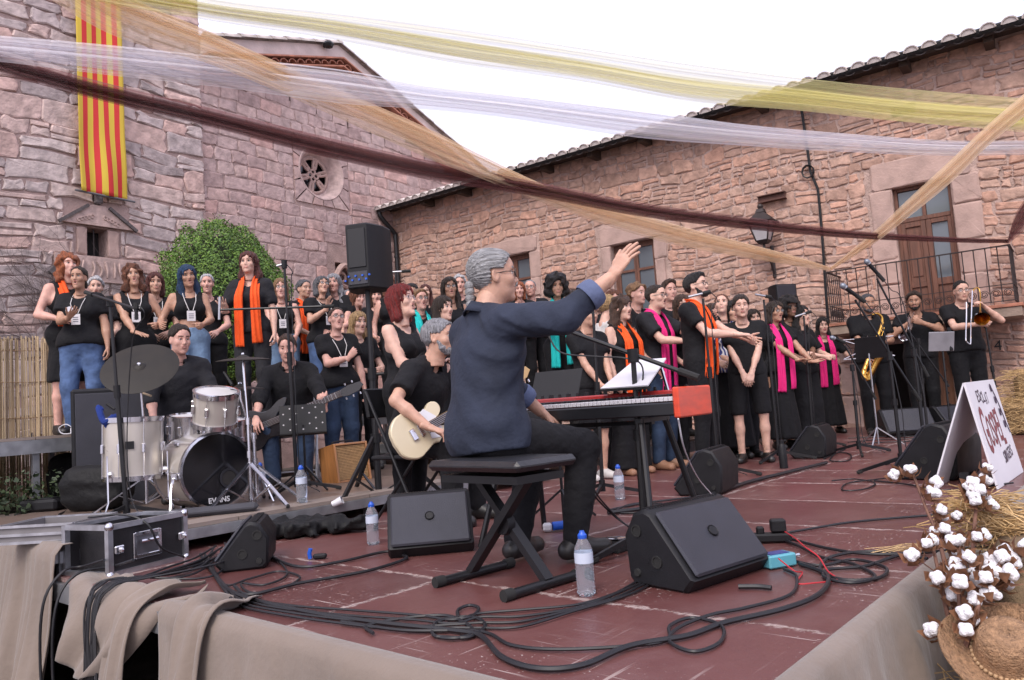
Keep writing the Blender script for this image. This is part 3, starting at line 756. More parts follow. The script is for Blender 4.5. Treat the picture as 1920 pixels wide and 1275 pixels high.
fr_ = MB(); alu = M('galvanised_steel', (.33, .34, .36), .4, metal=.7, var=.2, vs=12)
LU, LV = nu*PU, nv*PV
for a, b2 in (((0, 0), (LU, 0)), ((0, 0), (0, LV)), ((LU, 0), (LU, LV)), ((0, LV), (LU, LV))):
    fr_.bar((a[0], a[1], -.07), (b2[0], b2[1], -.07), .04, .09)
for i in range(1, nu): fr_.bar((i*PU, 0, -.06), (i*PU, LV, -.06), .03, .07)
fr_.obj('stage_frame', alu, stage, smooth=False)
lm = MB().tube([(0, 0, GROUND), (0, 0, -.1)], .03, 8).mesh('stage_leg', alu, True)
for i in range(0, nu+1, 2):
    for j in range(nv+1): q = put('stage_leg', lm, stage); q.location = (min(max(i*PU, .05), LU-.05), min(max(j*PV, .05), LV-.05), 0)
# brown drum riser and choir platforms
MT_brown = floor_mat('weathered_brown_ply', (.15, .105, .085), (.30, .25, .22), 1., 2., .35)
def platform(name, label, u0, u1, v0, v1, z, edge=True, base=0.003, beam=.1):
    t = thing(name, label, 'platform', S(u0, v0, base), R=RSTAGE, group=None)
    nu_, nv_ = max(1, round((u1-u0)/1.)), max(1, round((v1-v0)/2.)); pu, pv = (u1-u0)/nu_, (v1-v0)/nv_
    me = MB().box((0, 0, -.012), (pu-.006, pv-.006, .024)).mesh('deck_board', MT_brown, False)
    for i in range(nu_):
        for j in range(nv_): q = put('deck_board', me, t); q.location = ((i+.5)*pu, (j+.5)*pv, z-base)
    f = MB(); L, W_ = u1-u0, v1-v0; zz = z-base-.026-beam/2
    for a, b2 in (((0, 0), (L, 0)), ((0, 0), (0, W_)), ((L, 0), (L, W_)), ((0, W_), (L, W_))): f.bar((a[0], a[1], zz), (b2[0], b2[1], zz), .045, beam)
    f.obj('edge_beam', alu, t, smooth=False)
    h = z-base-.026-beam
    if h > .03:
        lg = MB().box((0, 0, h/2), (.05, .05, h)).mesh('platform_leg', alu, False)
        for i in range(nu_+1):
            for j in (0, 1): q = put('platform_leg', lg, t); q.location = (min(max(i*pu, .03), L-.03), .03 if j == 0 else W_-.03, 0)
    return t
RZ = .15
platform('drum_riser', 'low brown wooden riser with metal edge under the drum kit', 1.45, 5.5, 4.5, 6.95, RZ, base=.003, beam=.06)
PZ = .73
platform('choir_platform', 'tall aluminium edged platform that carries the left choir row', .2, 8.8, 7.0, 9.7, PZ, base=GROUND if False else .003, beam=.11)
platform('middle_riser', 'middle step behind the conductor for the second choir row', 5.52, 7.55, 4.95, 6.95, .4)
platform('rear_riser', 'rear step at the house side for the back choir row', 7.6, 8.8, 4.95, 6.95, .7)
platform('small_riser', 'small low step behind the men in glasses', 6.75, 8.05, 3.98, 4.9, .22)
# wooden under-deck for platforms standing beyond the red stage
ub = MB(); ub.box(S(4.2, 8.6, (GROUND)/2), (10, 3.6, -GROUND-.004), RSTAGE); struct(ub.obj('terrace_ground', M('terrace_earth', (.10, .085, .07), .95, var=.4, vs=5, bump=.6, bs=20), smooth=False))

# ---- cloth draped round the stage -----------------------------------
MT_cloth = M('taupe_stage_cloth', (.185, .146, .120), .9, var=.12, vs=2.5, bump=.55, bs=11, sheen=.2)
def cloth(name, label, top, fall, n, m_, amp, per, seed, flare=.1, over=.05, thick=.004, cat='drape'):
    """top: list of world points along the edge (outer normal given by fall fn)."""
    r = random.Random(seed); ph = [r.uniform(0, 6.28) for _ in range(4)]
    vs = []; fs = []
    P_ = smooth_path(top, max(2, n//max(1, len(top)-1))); k = len(P_); L = 0
    for i in range(k):
        if i: L += (P_[i]-P_[i-1]).length
        inn, out_, H_ = fall(i/(k-1))
        for j in range(m_+1):
            t = j/m_
            if t < .12:                                  # part lying on the deck
                q = P_[i] + inn*(over*(1-t/.12)) + Z3*.012
            else:
                tt = (t-.12)/.88
                a = amp*(tt**.6)*(math.sin(L/per*6.28+ph[0]+.5*math.sin(L*2.1+ph[1]))+.5*math.sin(L/per*11+ph[2]+tt*1.2)+.35*math.sin(L/per*21+ph[3]))
                q = P_[i] + out_*(.018+a*.8+amp*1.5*tt**.6+flare*tt*tt) - Z3*(H_*tt) + Z3*.008
                q = q + out_*(.006*math.sin(tt*9+L*5+ph[2]))
            vs.append(q)
    for i in range(k-1):
        for j in range(m_): a = i*(m_+1)+j; fs.append((a, a+1, a+m_+2, a+m_+1))
    o = MB().add(vs, fs).obj(name, MT_cloth, None, smooth='all')
    md = o.modifiers.new('thickness', 'SOLIDIFY'); md.thickness = thick
    return tag(o, label, cat)
HG = .945
cloth('front_drape', 'taupe cloth hanging from the front edge of the red stage', [S(1.435, .81), S(1.435, 1.6), S(1.435, 2.4), S(1.435, 2.95), S(1.44, 3.25)], lambda s: (SU, -SU, HG*(1-.0*s)), 120, 26, .018, .42, 3, .06)
cloth('right_drape', 'taupe cloth with soft folds hanging from the right stage edge', [S(1.45, .805), S(2.4, .805), S(3.6, .805), S(5, .805), S(7.5, .805)], lambda s: (SV, -SV, HG), 190, 22, .045, .5, 5, .1, over=.03)
cloth('left_drape', 'taupe cloth with deep pleats hanging at the far left riser', [S(1.445, 4.42, RZ), S(1.44, 5.0, RZ), S(1.44, 5.8, RZ), S(1.44, 7.2, RZ)], lambda s: (SU, -SU, HG+RZ), 120, 26, .04, .34, 9, .14, over=.05)
# bunched cloth thrown over the stage corner with a strip hanging down
def loose_cloth(name, label, spine, widths, seed, amp=.03, n=46, m_=18, side=None):
    r = random.Random(seed); P_ = smooth_path(spine, max(2, n//(len(spine)-1))); k = len(P_); W_ = smooth_path([Vector((w_, 0, 0)) for w_ in widths], max(2, n//(len(spine)-1)))
    vs = []; fs = []; ph = [r.uniform(0, 6.28) for _ in range(5)]
    for i in range(k):
        s_ = (side if side is not None else SV); t_ = (P_[min(i+1, k-1)]-P_[max(i-1, 0)]).normalized(); nn_ = t_.cross(s_).normalized()
        if nn_.z < -.2 or (abs(nn_.z) < .2 and nn_.dot(SU) > 0): nn_ = -nn_
        for j in range(m_+1):
            x = j/m_-.5
            a = amp*(math.sin(x*9+ph[0]+i*.07)+.6*math.sin(x*19+ph[1]-i*.11)+.5*math.sin(i*.35+ph[2]+x*5)*.5)
            vs.append(P_[i]+s_*(W_[min(i, len(W_)-1)].x*x)+nn_*(amp*1.5+a)+t_*(.04*math.sin(x*6+ph[3])))
    for i in range(k-1):
        for j in range(m_): a = i*(m_+1)+j; fs.append((a, a+1, a+m_+2, a+m_+1))
    o = MB().add(vs, fs).obj(name, MT_cloth, None, smooth='all'); md = o.modifiers.new('thickness', 'SOLIDIFY'); md.thickness = .005
    return tag(o, label, 'cloth')
loose_cloth('loose_cloth', 'crumpled taupe cloth spilling over the stage corner below the flight case', [S(1.56, 3.68, -.02), S(1.50, 3.68, -.02), S(1.43, 3.7, -.04), S(1.39, 3.72, -.16), S(1.35, 3.85, -.34)], [.95, 1.0, .95, .75, .5], 1, .028)
loose_cloth('cloth_strip', 'torn strip of taupe cloth hanging below the cable bundle', [S(1.62, 3.42, .02), S(1.48, 3.44, .02), S(1.37, 3.46, -.06), S(1.31, 3.47, -.3), S(1.29, 3.46, -.56)], [.2, .22, .2, .19, .2], 2, .012, m_=12)
loose_cloth('folded_cloth', 'folded taupe cloth lying over the front stage edge and hanging', [S(1.66, 3.04, -.03), S(1.56, 3.0, -.012), S(1.44, 2.96, -.01), S(1.37, 2.93, -.2), S(1.31, 2.9, -.5), S(1.29, 2.9, -.85)], [.2, .3, .34, .24, .22, .3], 6, .018)

# ================================================================== tulle banners overhead
def tulle_mat(name, col, dens=.75):
    m, n, l, b = _mat(name); n.remove(b)
    uvn = n.new('ShaderNodeAttribute'); uvn.attribute_name = 'strand'
    mp = n.new('ShaderNodeMapping'); mp.inputs['Scale'].default_value = (.16, 9, 1); l.new(uvn.outputs['Vector'], mp.inputs[0])
    nz = n.new('ShaderNodeTexNoise'); nz.inputs['Scale'].default_value = 2.2; nz.inputs['Detail'].default_value = 4; nz.inputs['Roughness'].default_value = .6; l.new(mp.outputs[0], nz.inputs['Vector'])
    mr = n.new('ShaderNodeMapRange'); mr.inputs[1].default_value = .3; mr.inputs[2].default_value = .68; mr.inputs[3].default_value = max(0, dens-.2); mr.inputs[4].default_value = min(1, dens+.16); l.new(nz.outputs['Fac'], mr.inputs[0])
    df = n.new('ShaderNodeBsdfDiffuse'); tl = n.new('ShaderNodeBsdfTranslucent'); df.inputs[0].default_value = (*col, 1); tl.inputs[0].default_value = (*col, 1)
    m1 = n.new('ShaderNodeMixShader'); m1.inputs[0].default_value = .62; l.new(df.outputs[0], m1.inputs[1]); l.new(tl.outputs[0], m1.inputs[2])
    tp = n.new('ShaderNodeBsdfTransparent'); m2 = n.new('ShaderNodeMixShader'); l.new(mr.outputs[0], m2.inputs[0]); l.new(tp.outputs[0], m2.inputs[1]); l.new(m1.outputs[0], m2.inputs[2])
    l.new(m2.outputs[0], n['Material Output'].inputs[0]); return m
def tulle(name, label, mat, pts, sheets, seed, fold=.03, group='tulle banners over the stage'):
    """pts: (px, y_top, y_bottom, depth) of points the cloth passes; each sheet is a hanging folded strip."""
    r = random.Random(seed); A = smooth_path([DY(p[0], p[1], p[3]) for p in pts], 14); B = smooth_path([DY(p[0], p[2], p[3]) for p in pts], 14)
    vs = []; fs = []; st = []; K = 14; k = len(A)
    for (f0, f1, c0, c1) in sheets:
        ph = [r.uniform(0, 6.28) for _ in range(4)]; o = len(vs); L = 0; dp = r.uniform(-.04, .04)
        for i in range(k):
            if i: L += (A[i]-A[i-1]).length
            s_ = i/(k-1); g0 = f0+(c0-f0)*s_; g1 = f1+(c1-f1)*s_
            wd = (B[i]-A[i]).length
            for j in range(K+1):
                t = g0+(g1-g0)*(j/K); t += .03*math.sin(L*.9+ph[0])*(1 if 0 < j < K else .3)
                q = A[i].lerp(B[i], t); away = (q-CAM).normalized()
                dd = fold*min(1, wd/.15)*(math.sin(j/K*14+ph[1]+L*.15)+.5*math.sin(j/K*31+ph[2]-L*.1))+dp*min(1, wd/.15)
                vs.append(q+away*dd); st.append((L, j/K*(g1-g0)+f0*3, dp*10))
        for i in range(k-1):
            for j in range(K): a = o+i*(K+1)+j; fs.append((a, a+1, a+K+2, a+K+1))
    me = MB().add(vs, fs).mesh(name, mat, 'all'); at = me.attributes.new('strand', 'FLOAT_VECTOR', 'POINT'); at.data.foreach_set('vector', [c for q in st for c in q])
    return tag(put(name, me), label, 'banner', group)
T_white = tulle_mat('white_tulle', (.93, .92, .98), .46); T_yel = tulle_mat('yellow_tulle', (.90, .85, .42), .45)
T_peach = tulle_mat('peach_tulle', (1., .80, .56), .46); T_brn = tulle_mat('brown_tulle', (.26, .115, .115), .58)
tulle('white_tulle', 'white tulle banner crossing above the flag and choir', T_white, [(-260, 48, 92, 4.2), (0, 66, 116, 5), (210, 84, 142, 5.4), (420, 106, 165, 5.9), (640, 130, 194, 6.4), (800, 160, 205, 6.8), (960, 178, 222, 7.2), (1200, 205, 258, 7.8), (1400, 232, 274, 8.3), (1600, 250, 286, 8.8), (1770, 262, 292, 9.1), (1920, 262, 291, 9.0), (2100, 258, 292, 8.8)], [(0, .45, .05, .6), (.4, 1, .3, 1), (.1, .8, .1, .9)], 1)
tulle('yellow_tulle', 'yellow green tulle banner across the sky', T_yel, [(-60, -150, -60, 4.6), (180, -50, 2, 5), (400, -2, 40, 5.4), (630, 24, 76, 5.9), (860, 54, 122, 6.4), (1100, 92, 158, 7), (1300, 122, 196, 7.4), (1500, 146, 212, 7.9), (1700, 166, 234, 8.3), (1920, 184, 250, 8.6), (2150, 200, 268, 8.9)], [(0, .42, 0, .5), (.3, .8, .35, .72), (.15, .62, .6, 1), (.55, 1, .3, .9)], 2)
BL = WP(BA1, zr, BP+.02); BR = WP(BA0, zr, BP+.02)
tulle('peach_tulle', 'peach tulle banner running down from the upper left to the balcony corner', T_peach, [(-20, -190, -80, 4.6), (200, -30, 60, 5.1), (400, 62, 122, 5.7), (600, 152, 206, 6.4), (800, 240, 296, 7.2), (900, 290, 334, 7.6), (1000, 338, 374, 8), (1100, 378, 410, 8.4), (1200, 402, 442, 8.7), (1300, 430, 467, 9), (1400, 456, 484, 9.3), (1500, 483, 500, 9.7), (1556, 501, 508, BL.y)], [(0, .6, 0, 1), (.2, 1, 0, 1), (0, .35, 0, .6)], 3)
tulle('peach_tulle', 'peach tulle banner rising from the balcony corner to the upper right', T_peach, [(1557, 501, 508, BL.y), (1640, 432, 456, 9.4), (1700, 376, 410, 8.6), (1780, 302, 345, 7.8), (1850, 236, 276, 7.2), (1920, 176, 218, 6.7), (2060, 60, 110, 6)], [(0, 1, 0, 1), (.1, .9, 0, .8), (.3, 1, .2, 1)], 4)
tulle('brown_tulle', 'dark brown tulle banner sagging from the left to the far balcony corner', T_brn, [(-240, 22, 66, 4.3), (0, 100, 138, 5), (200, 156, 192, 5.6), (400, 204, 240, 6.2), (600, 254, 292, 6.8), (800, 300, 336, 7.4), (1000, 340, 368, 7.9), (1200, 380, 406, 8.4), (1400, 407, 430, 8.8), (1600, 432, 447, 9.2), (1800, 445, 455, 9.5), (1890, 448, 456, BR.y)], [(0, 1, 0, 1), (.15, .85, .1, .9), (.2, .9, .2, 1), (.3, .7, .2, .8)], 5)
tulle('brown_tulle', 'short dark brown tulle end rising at the right picture edge', T_brn, [(1890, 447, 457, BR.y), (1900, 412, 450, 9.2), (1920, 376, 432, 8.8), (1990, 290, 350, 8)], [(0, 1, 0, 1), (.1, .9, .1, .9), (.2, .8, 0, .8)], 6)

# ================================================================== striped flag on the tower
fm, n, l, b = _mat('striped_flag_cloth'); at = n.new('ShaderNodeAttribute'); at.attribute_name = 'strand'; sx = n.new('ShaderNodeSeparateXYZ'); l.new(at.outputs['Vector'], sx.inputs[0])
cr = n.new('ShaderNodeValToRGB'); cr.color_ramp.interpolation = 'CONSTANT'; els = cr.color_ramp.elements
while len(els) < 9: els.new(.5)
for i in range(9): els[i].position = i/9.0001; els[i].color = (.62, .44, .045, 1) if i % 2 == 0 else (.58, .03, .03, 1)
l.new(sx.outputs[0], cr.inputs[0]); l.new(cr.outputs[0], b.inputs['Base Color']); b.inputs['Roughness'].default_value = .75
flag = thing('flag', 'long yellow and red striped flag hanging on the church tower', 'flag', CP(-6.65, 4.5, .15))
vs = []; fs = []; st = []; nx, nz2 = 26, 60
for j in range(nz2+1):
    t = j/nz2; z = 8.6-(8.6-4.47)*t
    for i in range(nx+1):
        x = i/nx; a = -6.98+.72*x+(.03*x*max(0, (t-.75)*4))+.05*max(0, t-.8)*x*5*.3
        q = CP(a, z-.02*x*t, .21+.02*math.sin(x*7+t*3)+.03*t*math.sin(x*11-t*5)*t+.10*max(0, t-.7)*math.sin(t*14+x*3)); vs.append(q); st.append((x, t, 0))
for j in range(nz2):
    for i in range(nx): a = j*(nx+1)+i; fs.append((a, a+1, a+nx+2, a+nx+1))
me = MB().add(vs, fs).mesh('flag_cloth', fm, 'all', flag.location); at = me.attributes.new('strand', 'FLOAT_VECTOR', 'POINT'); at.data.foreach_set('vector', [c for q in st for c in q]); fo = put('flag_cloth', me, flag)
fo.modifiers.new('thickness', 'SOLIDIFY').thickness = .003
MB().cyl(CP(-7.05, 4.47, .22), CP(-6.12, 4.44, .22), .018, n=8).obj('flag_pole', M('pole_grey', (.12, .12, .13), .5), flag, world=True)

# ================================================================== clipped bush
bc = Vector((-4.15, 11.0, 2.3)); bush = thing('clipped_bush', 'rounded clipped green bush behind the choir', 'bush', (bc.x, bc.y, GROUND))
r_ = np.random.default_rng(3); N = 46000
th = np.arccos(r_.uniform(-.75, 1, N)); ph = r_.uniform(0, 2*np.pi, N)
dirs = np.stack([np.sin(th)*np.cos(ph), np.sin(th)*np.sin(ph), np.cos(th)], 1)
lump = 1+.03*np.sin(dirs[:, 0]*7+1)*np.sin(dirs[:, 1]*8)+.035*np.sin(dirs[:, 2]*15+dirs[:, 0]*11)+.03*np.sin(dirs[:, 0]*23+dirs[:, 2]*19)
rr_ = lump*(1-.13*r_.random(N)**2+.03*r_.standard_normal(N).clip(-1, 2)*(r_.random(N) < .3))
ctr = dirs*rr_[:, None]*np.array([.95, .95, 1.36])
t1 = r_.standard_normal((N, 3)); t1 -= dirs*(t1*dirs).sum(1, keepdims=True)*.4; t1 /= np.linalg.norm(t1, axis=1, keepdims=True)
t2 = np.cross(t1, dirs+r_.standard_normal((N, 3))*.5); t2 /= np.linalg.norm(t2, axis=1, keepdims=True)
sz = r_.uniform(.011, .024, N)[:, None]
v4 = np.stack([ctr-t1*sz, ctr+t2*sz*.5, ctr+t1*sz*1.1, ctr-t2*sz*.5], 1).reshape(-1, 3)
MT_leaf = M('bush_leaf', (.092, .18, .033), .6, var=.25, vs=4, tint=[(.4, .5, .45), (.9, .95, .8), (1.3, 1.2, .8), (1.9, 1.6, .9)])
me = npmesh('foliage', v4, np.arange(N*4).reshape(-1, 4), MT_leaf, smooth=False); set_tint(me, np.repeat(np.clip(.45+.25*r_.standard_normal(N), 0, 1), 4))
fo = put('foliage', me, bush); fo.location = (0, 0, bc.z-GROUND)
core = MB().ball((0, 0, bc.z-GROUND), (.78, .78, 1.15), 20).obj('dark_core', M('bush_core', (.015, .022, .008), .95), bush)  # solid near-black ball filling the crown inside the leaves
MB().tube([(0, 0, 0), (.03, 0, 1), (0, 0, 2.2)], [.09, .07, .05], 8).obj('trunk', M('bark', (.1, .07, .05), .9), bush)

# ================================================================== reed fence
MT_reed = M('reed', (.46, .36, .235), .8, var=.25, vs=3, stretch=(1, 1, .2), tint=[(.7, .65, .6), (.95, .95, .95), (1.15, 1.1, 1.0)])
fence = thing('reed_fence', 'bamboo reed screen behind the left choir row', 'fence', S(.2, 9.78, 0), R=RSTAGE)
r = random.Random(8); fv = MB(); tn = []; npan = 0
x = -1.5
while x < 4.9:
    h = 1.86+r.uniform(-.05, .03)+.012*(2-x); b = MB(); ln_ = r.uniform(-.02, .02); rr2 = r.uniform(.006, .010)
    pts = [(x, r.uniform(-.012, .012), -.95), (x+ln_*.5, r.uniform(-.015, .015), .5), (x+ln_, r.uniform(-.02, .02), h)]
    n0 = len(fv.v); fv.tube(pts, rr2, 5); tn += [r.random()]*(len(fv.v)-n0); x += r.uniform(.008, .016)
me = fv.mesh('reeds', MT_reed, True); set_tint(me, tn); stuff(put('reeds', me, fence))
wv = MB()
for z in (.15, .55, .95, 1.35, 1.7): wv.tube([(-1.5+k*.2, -.016, z+r.uniform(-.008, .008)) for k in range(33)], .004, 4)
wv.obj('binding_wire', M('binding', (.25, .16, .09), .8), fence)
# dry vine on the church wall
vb = MB(); r = random.Random(14)
def twig(p, d, L, rad_, dep):
    pts = [p]; q = p.copy(); dd = d.copy()
    for k in range(5):
        dd = (dd + CU*r.uniform(-.45, .45) + Z3*r.uniform(-.35, .35)).normalized(); q = q+dd*(L/5); pts.append(q.copy())
        if dep > 0 and r.random() < .75: twig(q.copy(), (dd+CU*r.uniform(-1.2, 1.2)+Z3*r.uniform(-.5, .5)).normalized(), L*.62, rad_*.6, dep-1)
    vb.tube(pts, [rad_*(1-.12*i) for i in range(6)], 4, False)
for k in range(7): twig(CP(-7.45+r.uniform(-.2, .25), 1.75, .12), (Z3+CU*r.uniform(-.7, .5)).normalized(), r.uniform(.9, 1.5), .011, 3)
tag(vb.obj('dry_vine', M('dry_twig', (.13, .10, .095), .9)), 'leafless dry vine climbing the church wall at the left', 'vine')
# ground ivy under the choir platform
N = 5000; c = np.zeros((N, 3)); uu_ = rng.uniform(-.6, 3.2, N); vv_ = rng.uniform(6.72, 6.98, N); zz = rng.uniform(.03, .5, N)*rng.uniform(.5, 1, N)
for i in range(3): c[:, i] = SU[i]*uu_+SV[i]*vv_+(zz if i == 2 else 0)
t1 = rng.standard_normal((N, 3)); t1 /= np.linalg.norm(t1, axis=1, keepdims=True); t2 = np.cross(t1, rng.standard_normal((N, 3))); t2 /= np.linalg.norm(t2, axis=1, keepdims=True); sz = rng.uniform(.012, .03, N)[:, None]
v4 = np.stack([c-t1*sz, c+t2*sz*.6, c+t1*sz, c-t2*sz*.6], 1).reshape(-1, 3)
me = npmesh('ivy', v4, np.arange(N*4).reshape(-1, 4), M('ivy_leaf', (.03, .05, .02), .6, tint=[(.5, .5, .5), (1, 1, 1), (1.5, 1.4, 1.1)]), smooth=False); set_tint(me, np.repeat(rng.random(N), 4))
iv = put('ivy', me); tag(iv, 'dark green ivy under the choir platform at the left', 'ivy'); stuff(iv)
# ================================================================== PEOPLE: smooth distance-field bodies
_OFF = np.array([[0,0,0],[1,0,0],[0,1,0],[1,1,0],[0,0,1],[1,0,1],[0,1,1],[1,1,1]])
_EDG = [(0,1),(2,3),(4,5),(6,7),(0,2),(1,3),(4,6),(5,7),(0,4),(1,5),(2,6),(3,7)]
def surfnet(d, org, h):
    s = d < 0
    c = np.zeros(tuple(n-1 for n in d.shape), np.int8)
    for o in _OFF: c += s[o[0]:d.shape[0]-1+o[0], o[1]:d.shape[1]-1+o[1], o[2]:d.shape[2]-1+o[2]]
    m = (c > 0) & (c < 8); ijk = np.argwhere(m); idx = np.full(m.shape, -1, np.int32); idx[m] = np.arange(len(ijk))
    q = ijk[:, None, :]+_OFF[None]; val = d[q[..., 0], q[..., 1], q[..., 2]]
    pos = np.zeros((len(ijk), 3)); cn = np.zeros(len(ijk))
    for a, b in _EDG:
        va, vb = val[:, a], val[:, b]; cr = (va < 0) != (vb < 0)
        t = np.where(cr, va/np.where(cr, va-vb, 1), 0)
        pos += (_OFF[a]+(_OFF[b]-_OFF[a])*t[:, None])*cr[:, None]; cn += cr
    v = org+h*(ijk+pos/cn[:, None]); Q = []
    for ax in range(3):
        o1, o2 = (ax+1) % 3, (ax+2) % 3
        sl0 = [slice(1, -1)]*3; sl1 = [slice(1, -1)]*3; sl0[ax] = slice(0, -1); sl1[ax] = slice(1, None)
        A, B = s[tuple(sl0)], s[tuple(sl1)]; e = np.argwhere(A != B)
        if not len(e): continue
        ins = A[e[:, 0], e[:, 1], e[:, 2]]; base = e.copy(); base[:, o1] += 1; base[:, o2] += 1
        def cell(d1, d2):
            k = base.copy(); k[:, o1] += d1; k[:, o2] += d2; return idx[k[:, 0], k[:, 1], k[:, 2]]
        f = np.stack([cell(-1, -1), cell(0, -1), cell(0, 0), cell(-1, 0)], 1); f[~ins] = f[~ins][:, ::-1]; Q.append(f)
    f = np.concatenate(Q); f = f[(f >= 0).all(1)]; return v, f
class SDF:
    def __init__(s, lo, hi, h):
        s.h = h; s.lo = np.array(lo, float); n = np.ceil((np.array(hi, float)-s.lo)/h).astype(int)+1
        s.ax = [s.lo[i]+h*np.arange(n[i]) for i in range(3)]; s.d = np.full(tuple(n), 1.0, np.float32)
    def sub(s, lo, hi):
        sl = []
        for i in range(3):
            a = int(max(0, math.floor((lo[i]-s.lo[i])/s.h))); b = int(min(len(s.ax[i]), math.ceil((hi[i]-s.lo[i])/s.h)+1)); sl.append(slice(a, max(a, b)))
        return tuple(sl), s.ax[0][sl[0]][:, None, None], s.ax[1][sl[1]][None, :, None], s.ax[2][sl[2]][None, None, :]
    def _mix(s, sl, e, k, op):
        d = s.d[sl]
        if d.size == 0: return
        if op == 'u':
            hh = np.clip(.5+.5*(d-e)/k, 0, 1); s.d[sl] = d*(1-hh)+e*hh-k*hh*(1-hh)
        else:
            hh = np.clip(.5-.5*(d+e)/k, 0, 1); s.d[sl] = d*(1-hh)+(-e)*hh+k*hh*(1-hh)
    def cone(s, a, b, ra, rb=None, k=.025, flat=None, op='u'):
        a = np.asarray(a, float); b = np.asarray(b, float); rb = ra if rb is None else rb; pad = max(ra, rb)+k+2*s.h
        sl, X, Y, Z = s.sub(np.minimum(a, b)-pad, np.maximum(a, b)+pad)
        ba = b-a; L2 = max(1e-9, ba@ba); px, py, pz = X-a[0], Y-a[1], Z-a[2]
        t = np.clip((px*ba[0]+py*ba[1]+pz*ba[2])/L2, 0, 1); wx, wy, wz = px-t*ba[0], py-t*ba[1], pz-t*ba[2]
        q = wx*wx+wy*wy+wz*wz
        if flat is not None:
            n, f = flat; wn = wx*n[0]+wy*n[1]+wz*n[2]; q = q+(f*f-1)*wn*wn
        s._mix(sl, np.sqrt(q)-(ra+(rb-ra)*t), k, op); return s
    def ell(s, c, r, k=.015, op='u', R=None):
        c = np.asarray(c, float); r = np.asarray(r, float); pad = r.max()+k+2*s.h; sl, X, Y, Z = s.sub(c-pad, c+pad)
        x, y, z = X-c[0], Y-c[1], Z-c[2]
        if R is not None: R = np.array(R); x, y, z = R[0, 0]*x+R[1, 0]*y+R[2, 0]*z, R[0, 1]*x+R[1, 1]*y+R[2, 1]*z, R[0, 2]*x+R[1, 2]*y+R[2, 2]*z
        k0 = np.sqrt((x/r[0])**2+(y/r[1])**2+(z/r[2])**2); s._mix(sl, (k0-1)*r.min(), k, op); return s
    def XYZ(s): return s.ax[0][:, None, None], s.ax[1][None, :, None], s.ax[2][None, None, :]
    def cut(s, f): s.d = np.maximum(s.d, f.astype(np.float32)) if f.shape == s.d.shape else np.maximum(s.d, f)
    def net(s):
        for sl in ((0,), (-1,)):
            s.d[sl[0], :, :] = np.maximum(s.d[sl[0], :, :], .01); s.d[:, sl[0], :] = np.maximum(s.d[:, sl[0], :], .01); s.d[:, :, sl[0]] = np.maximum(s.d[:, :, sl[0]], .01)
        return surfnet(s.d, s.lo, s.h)

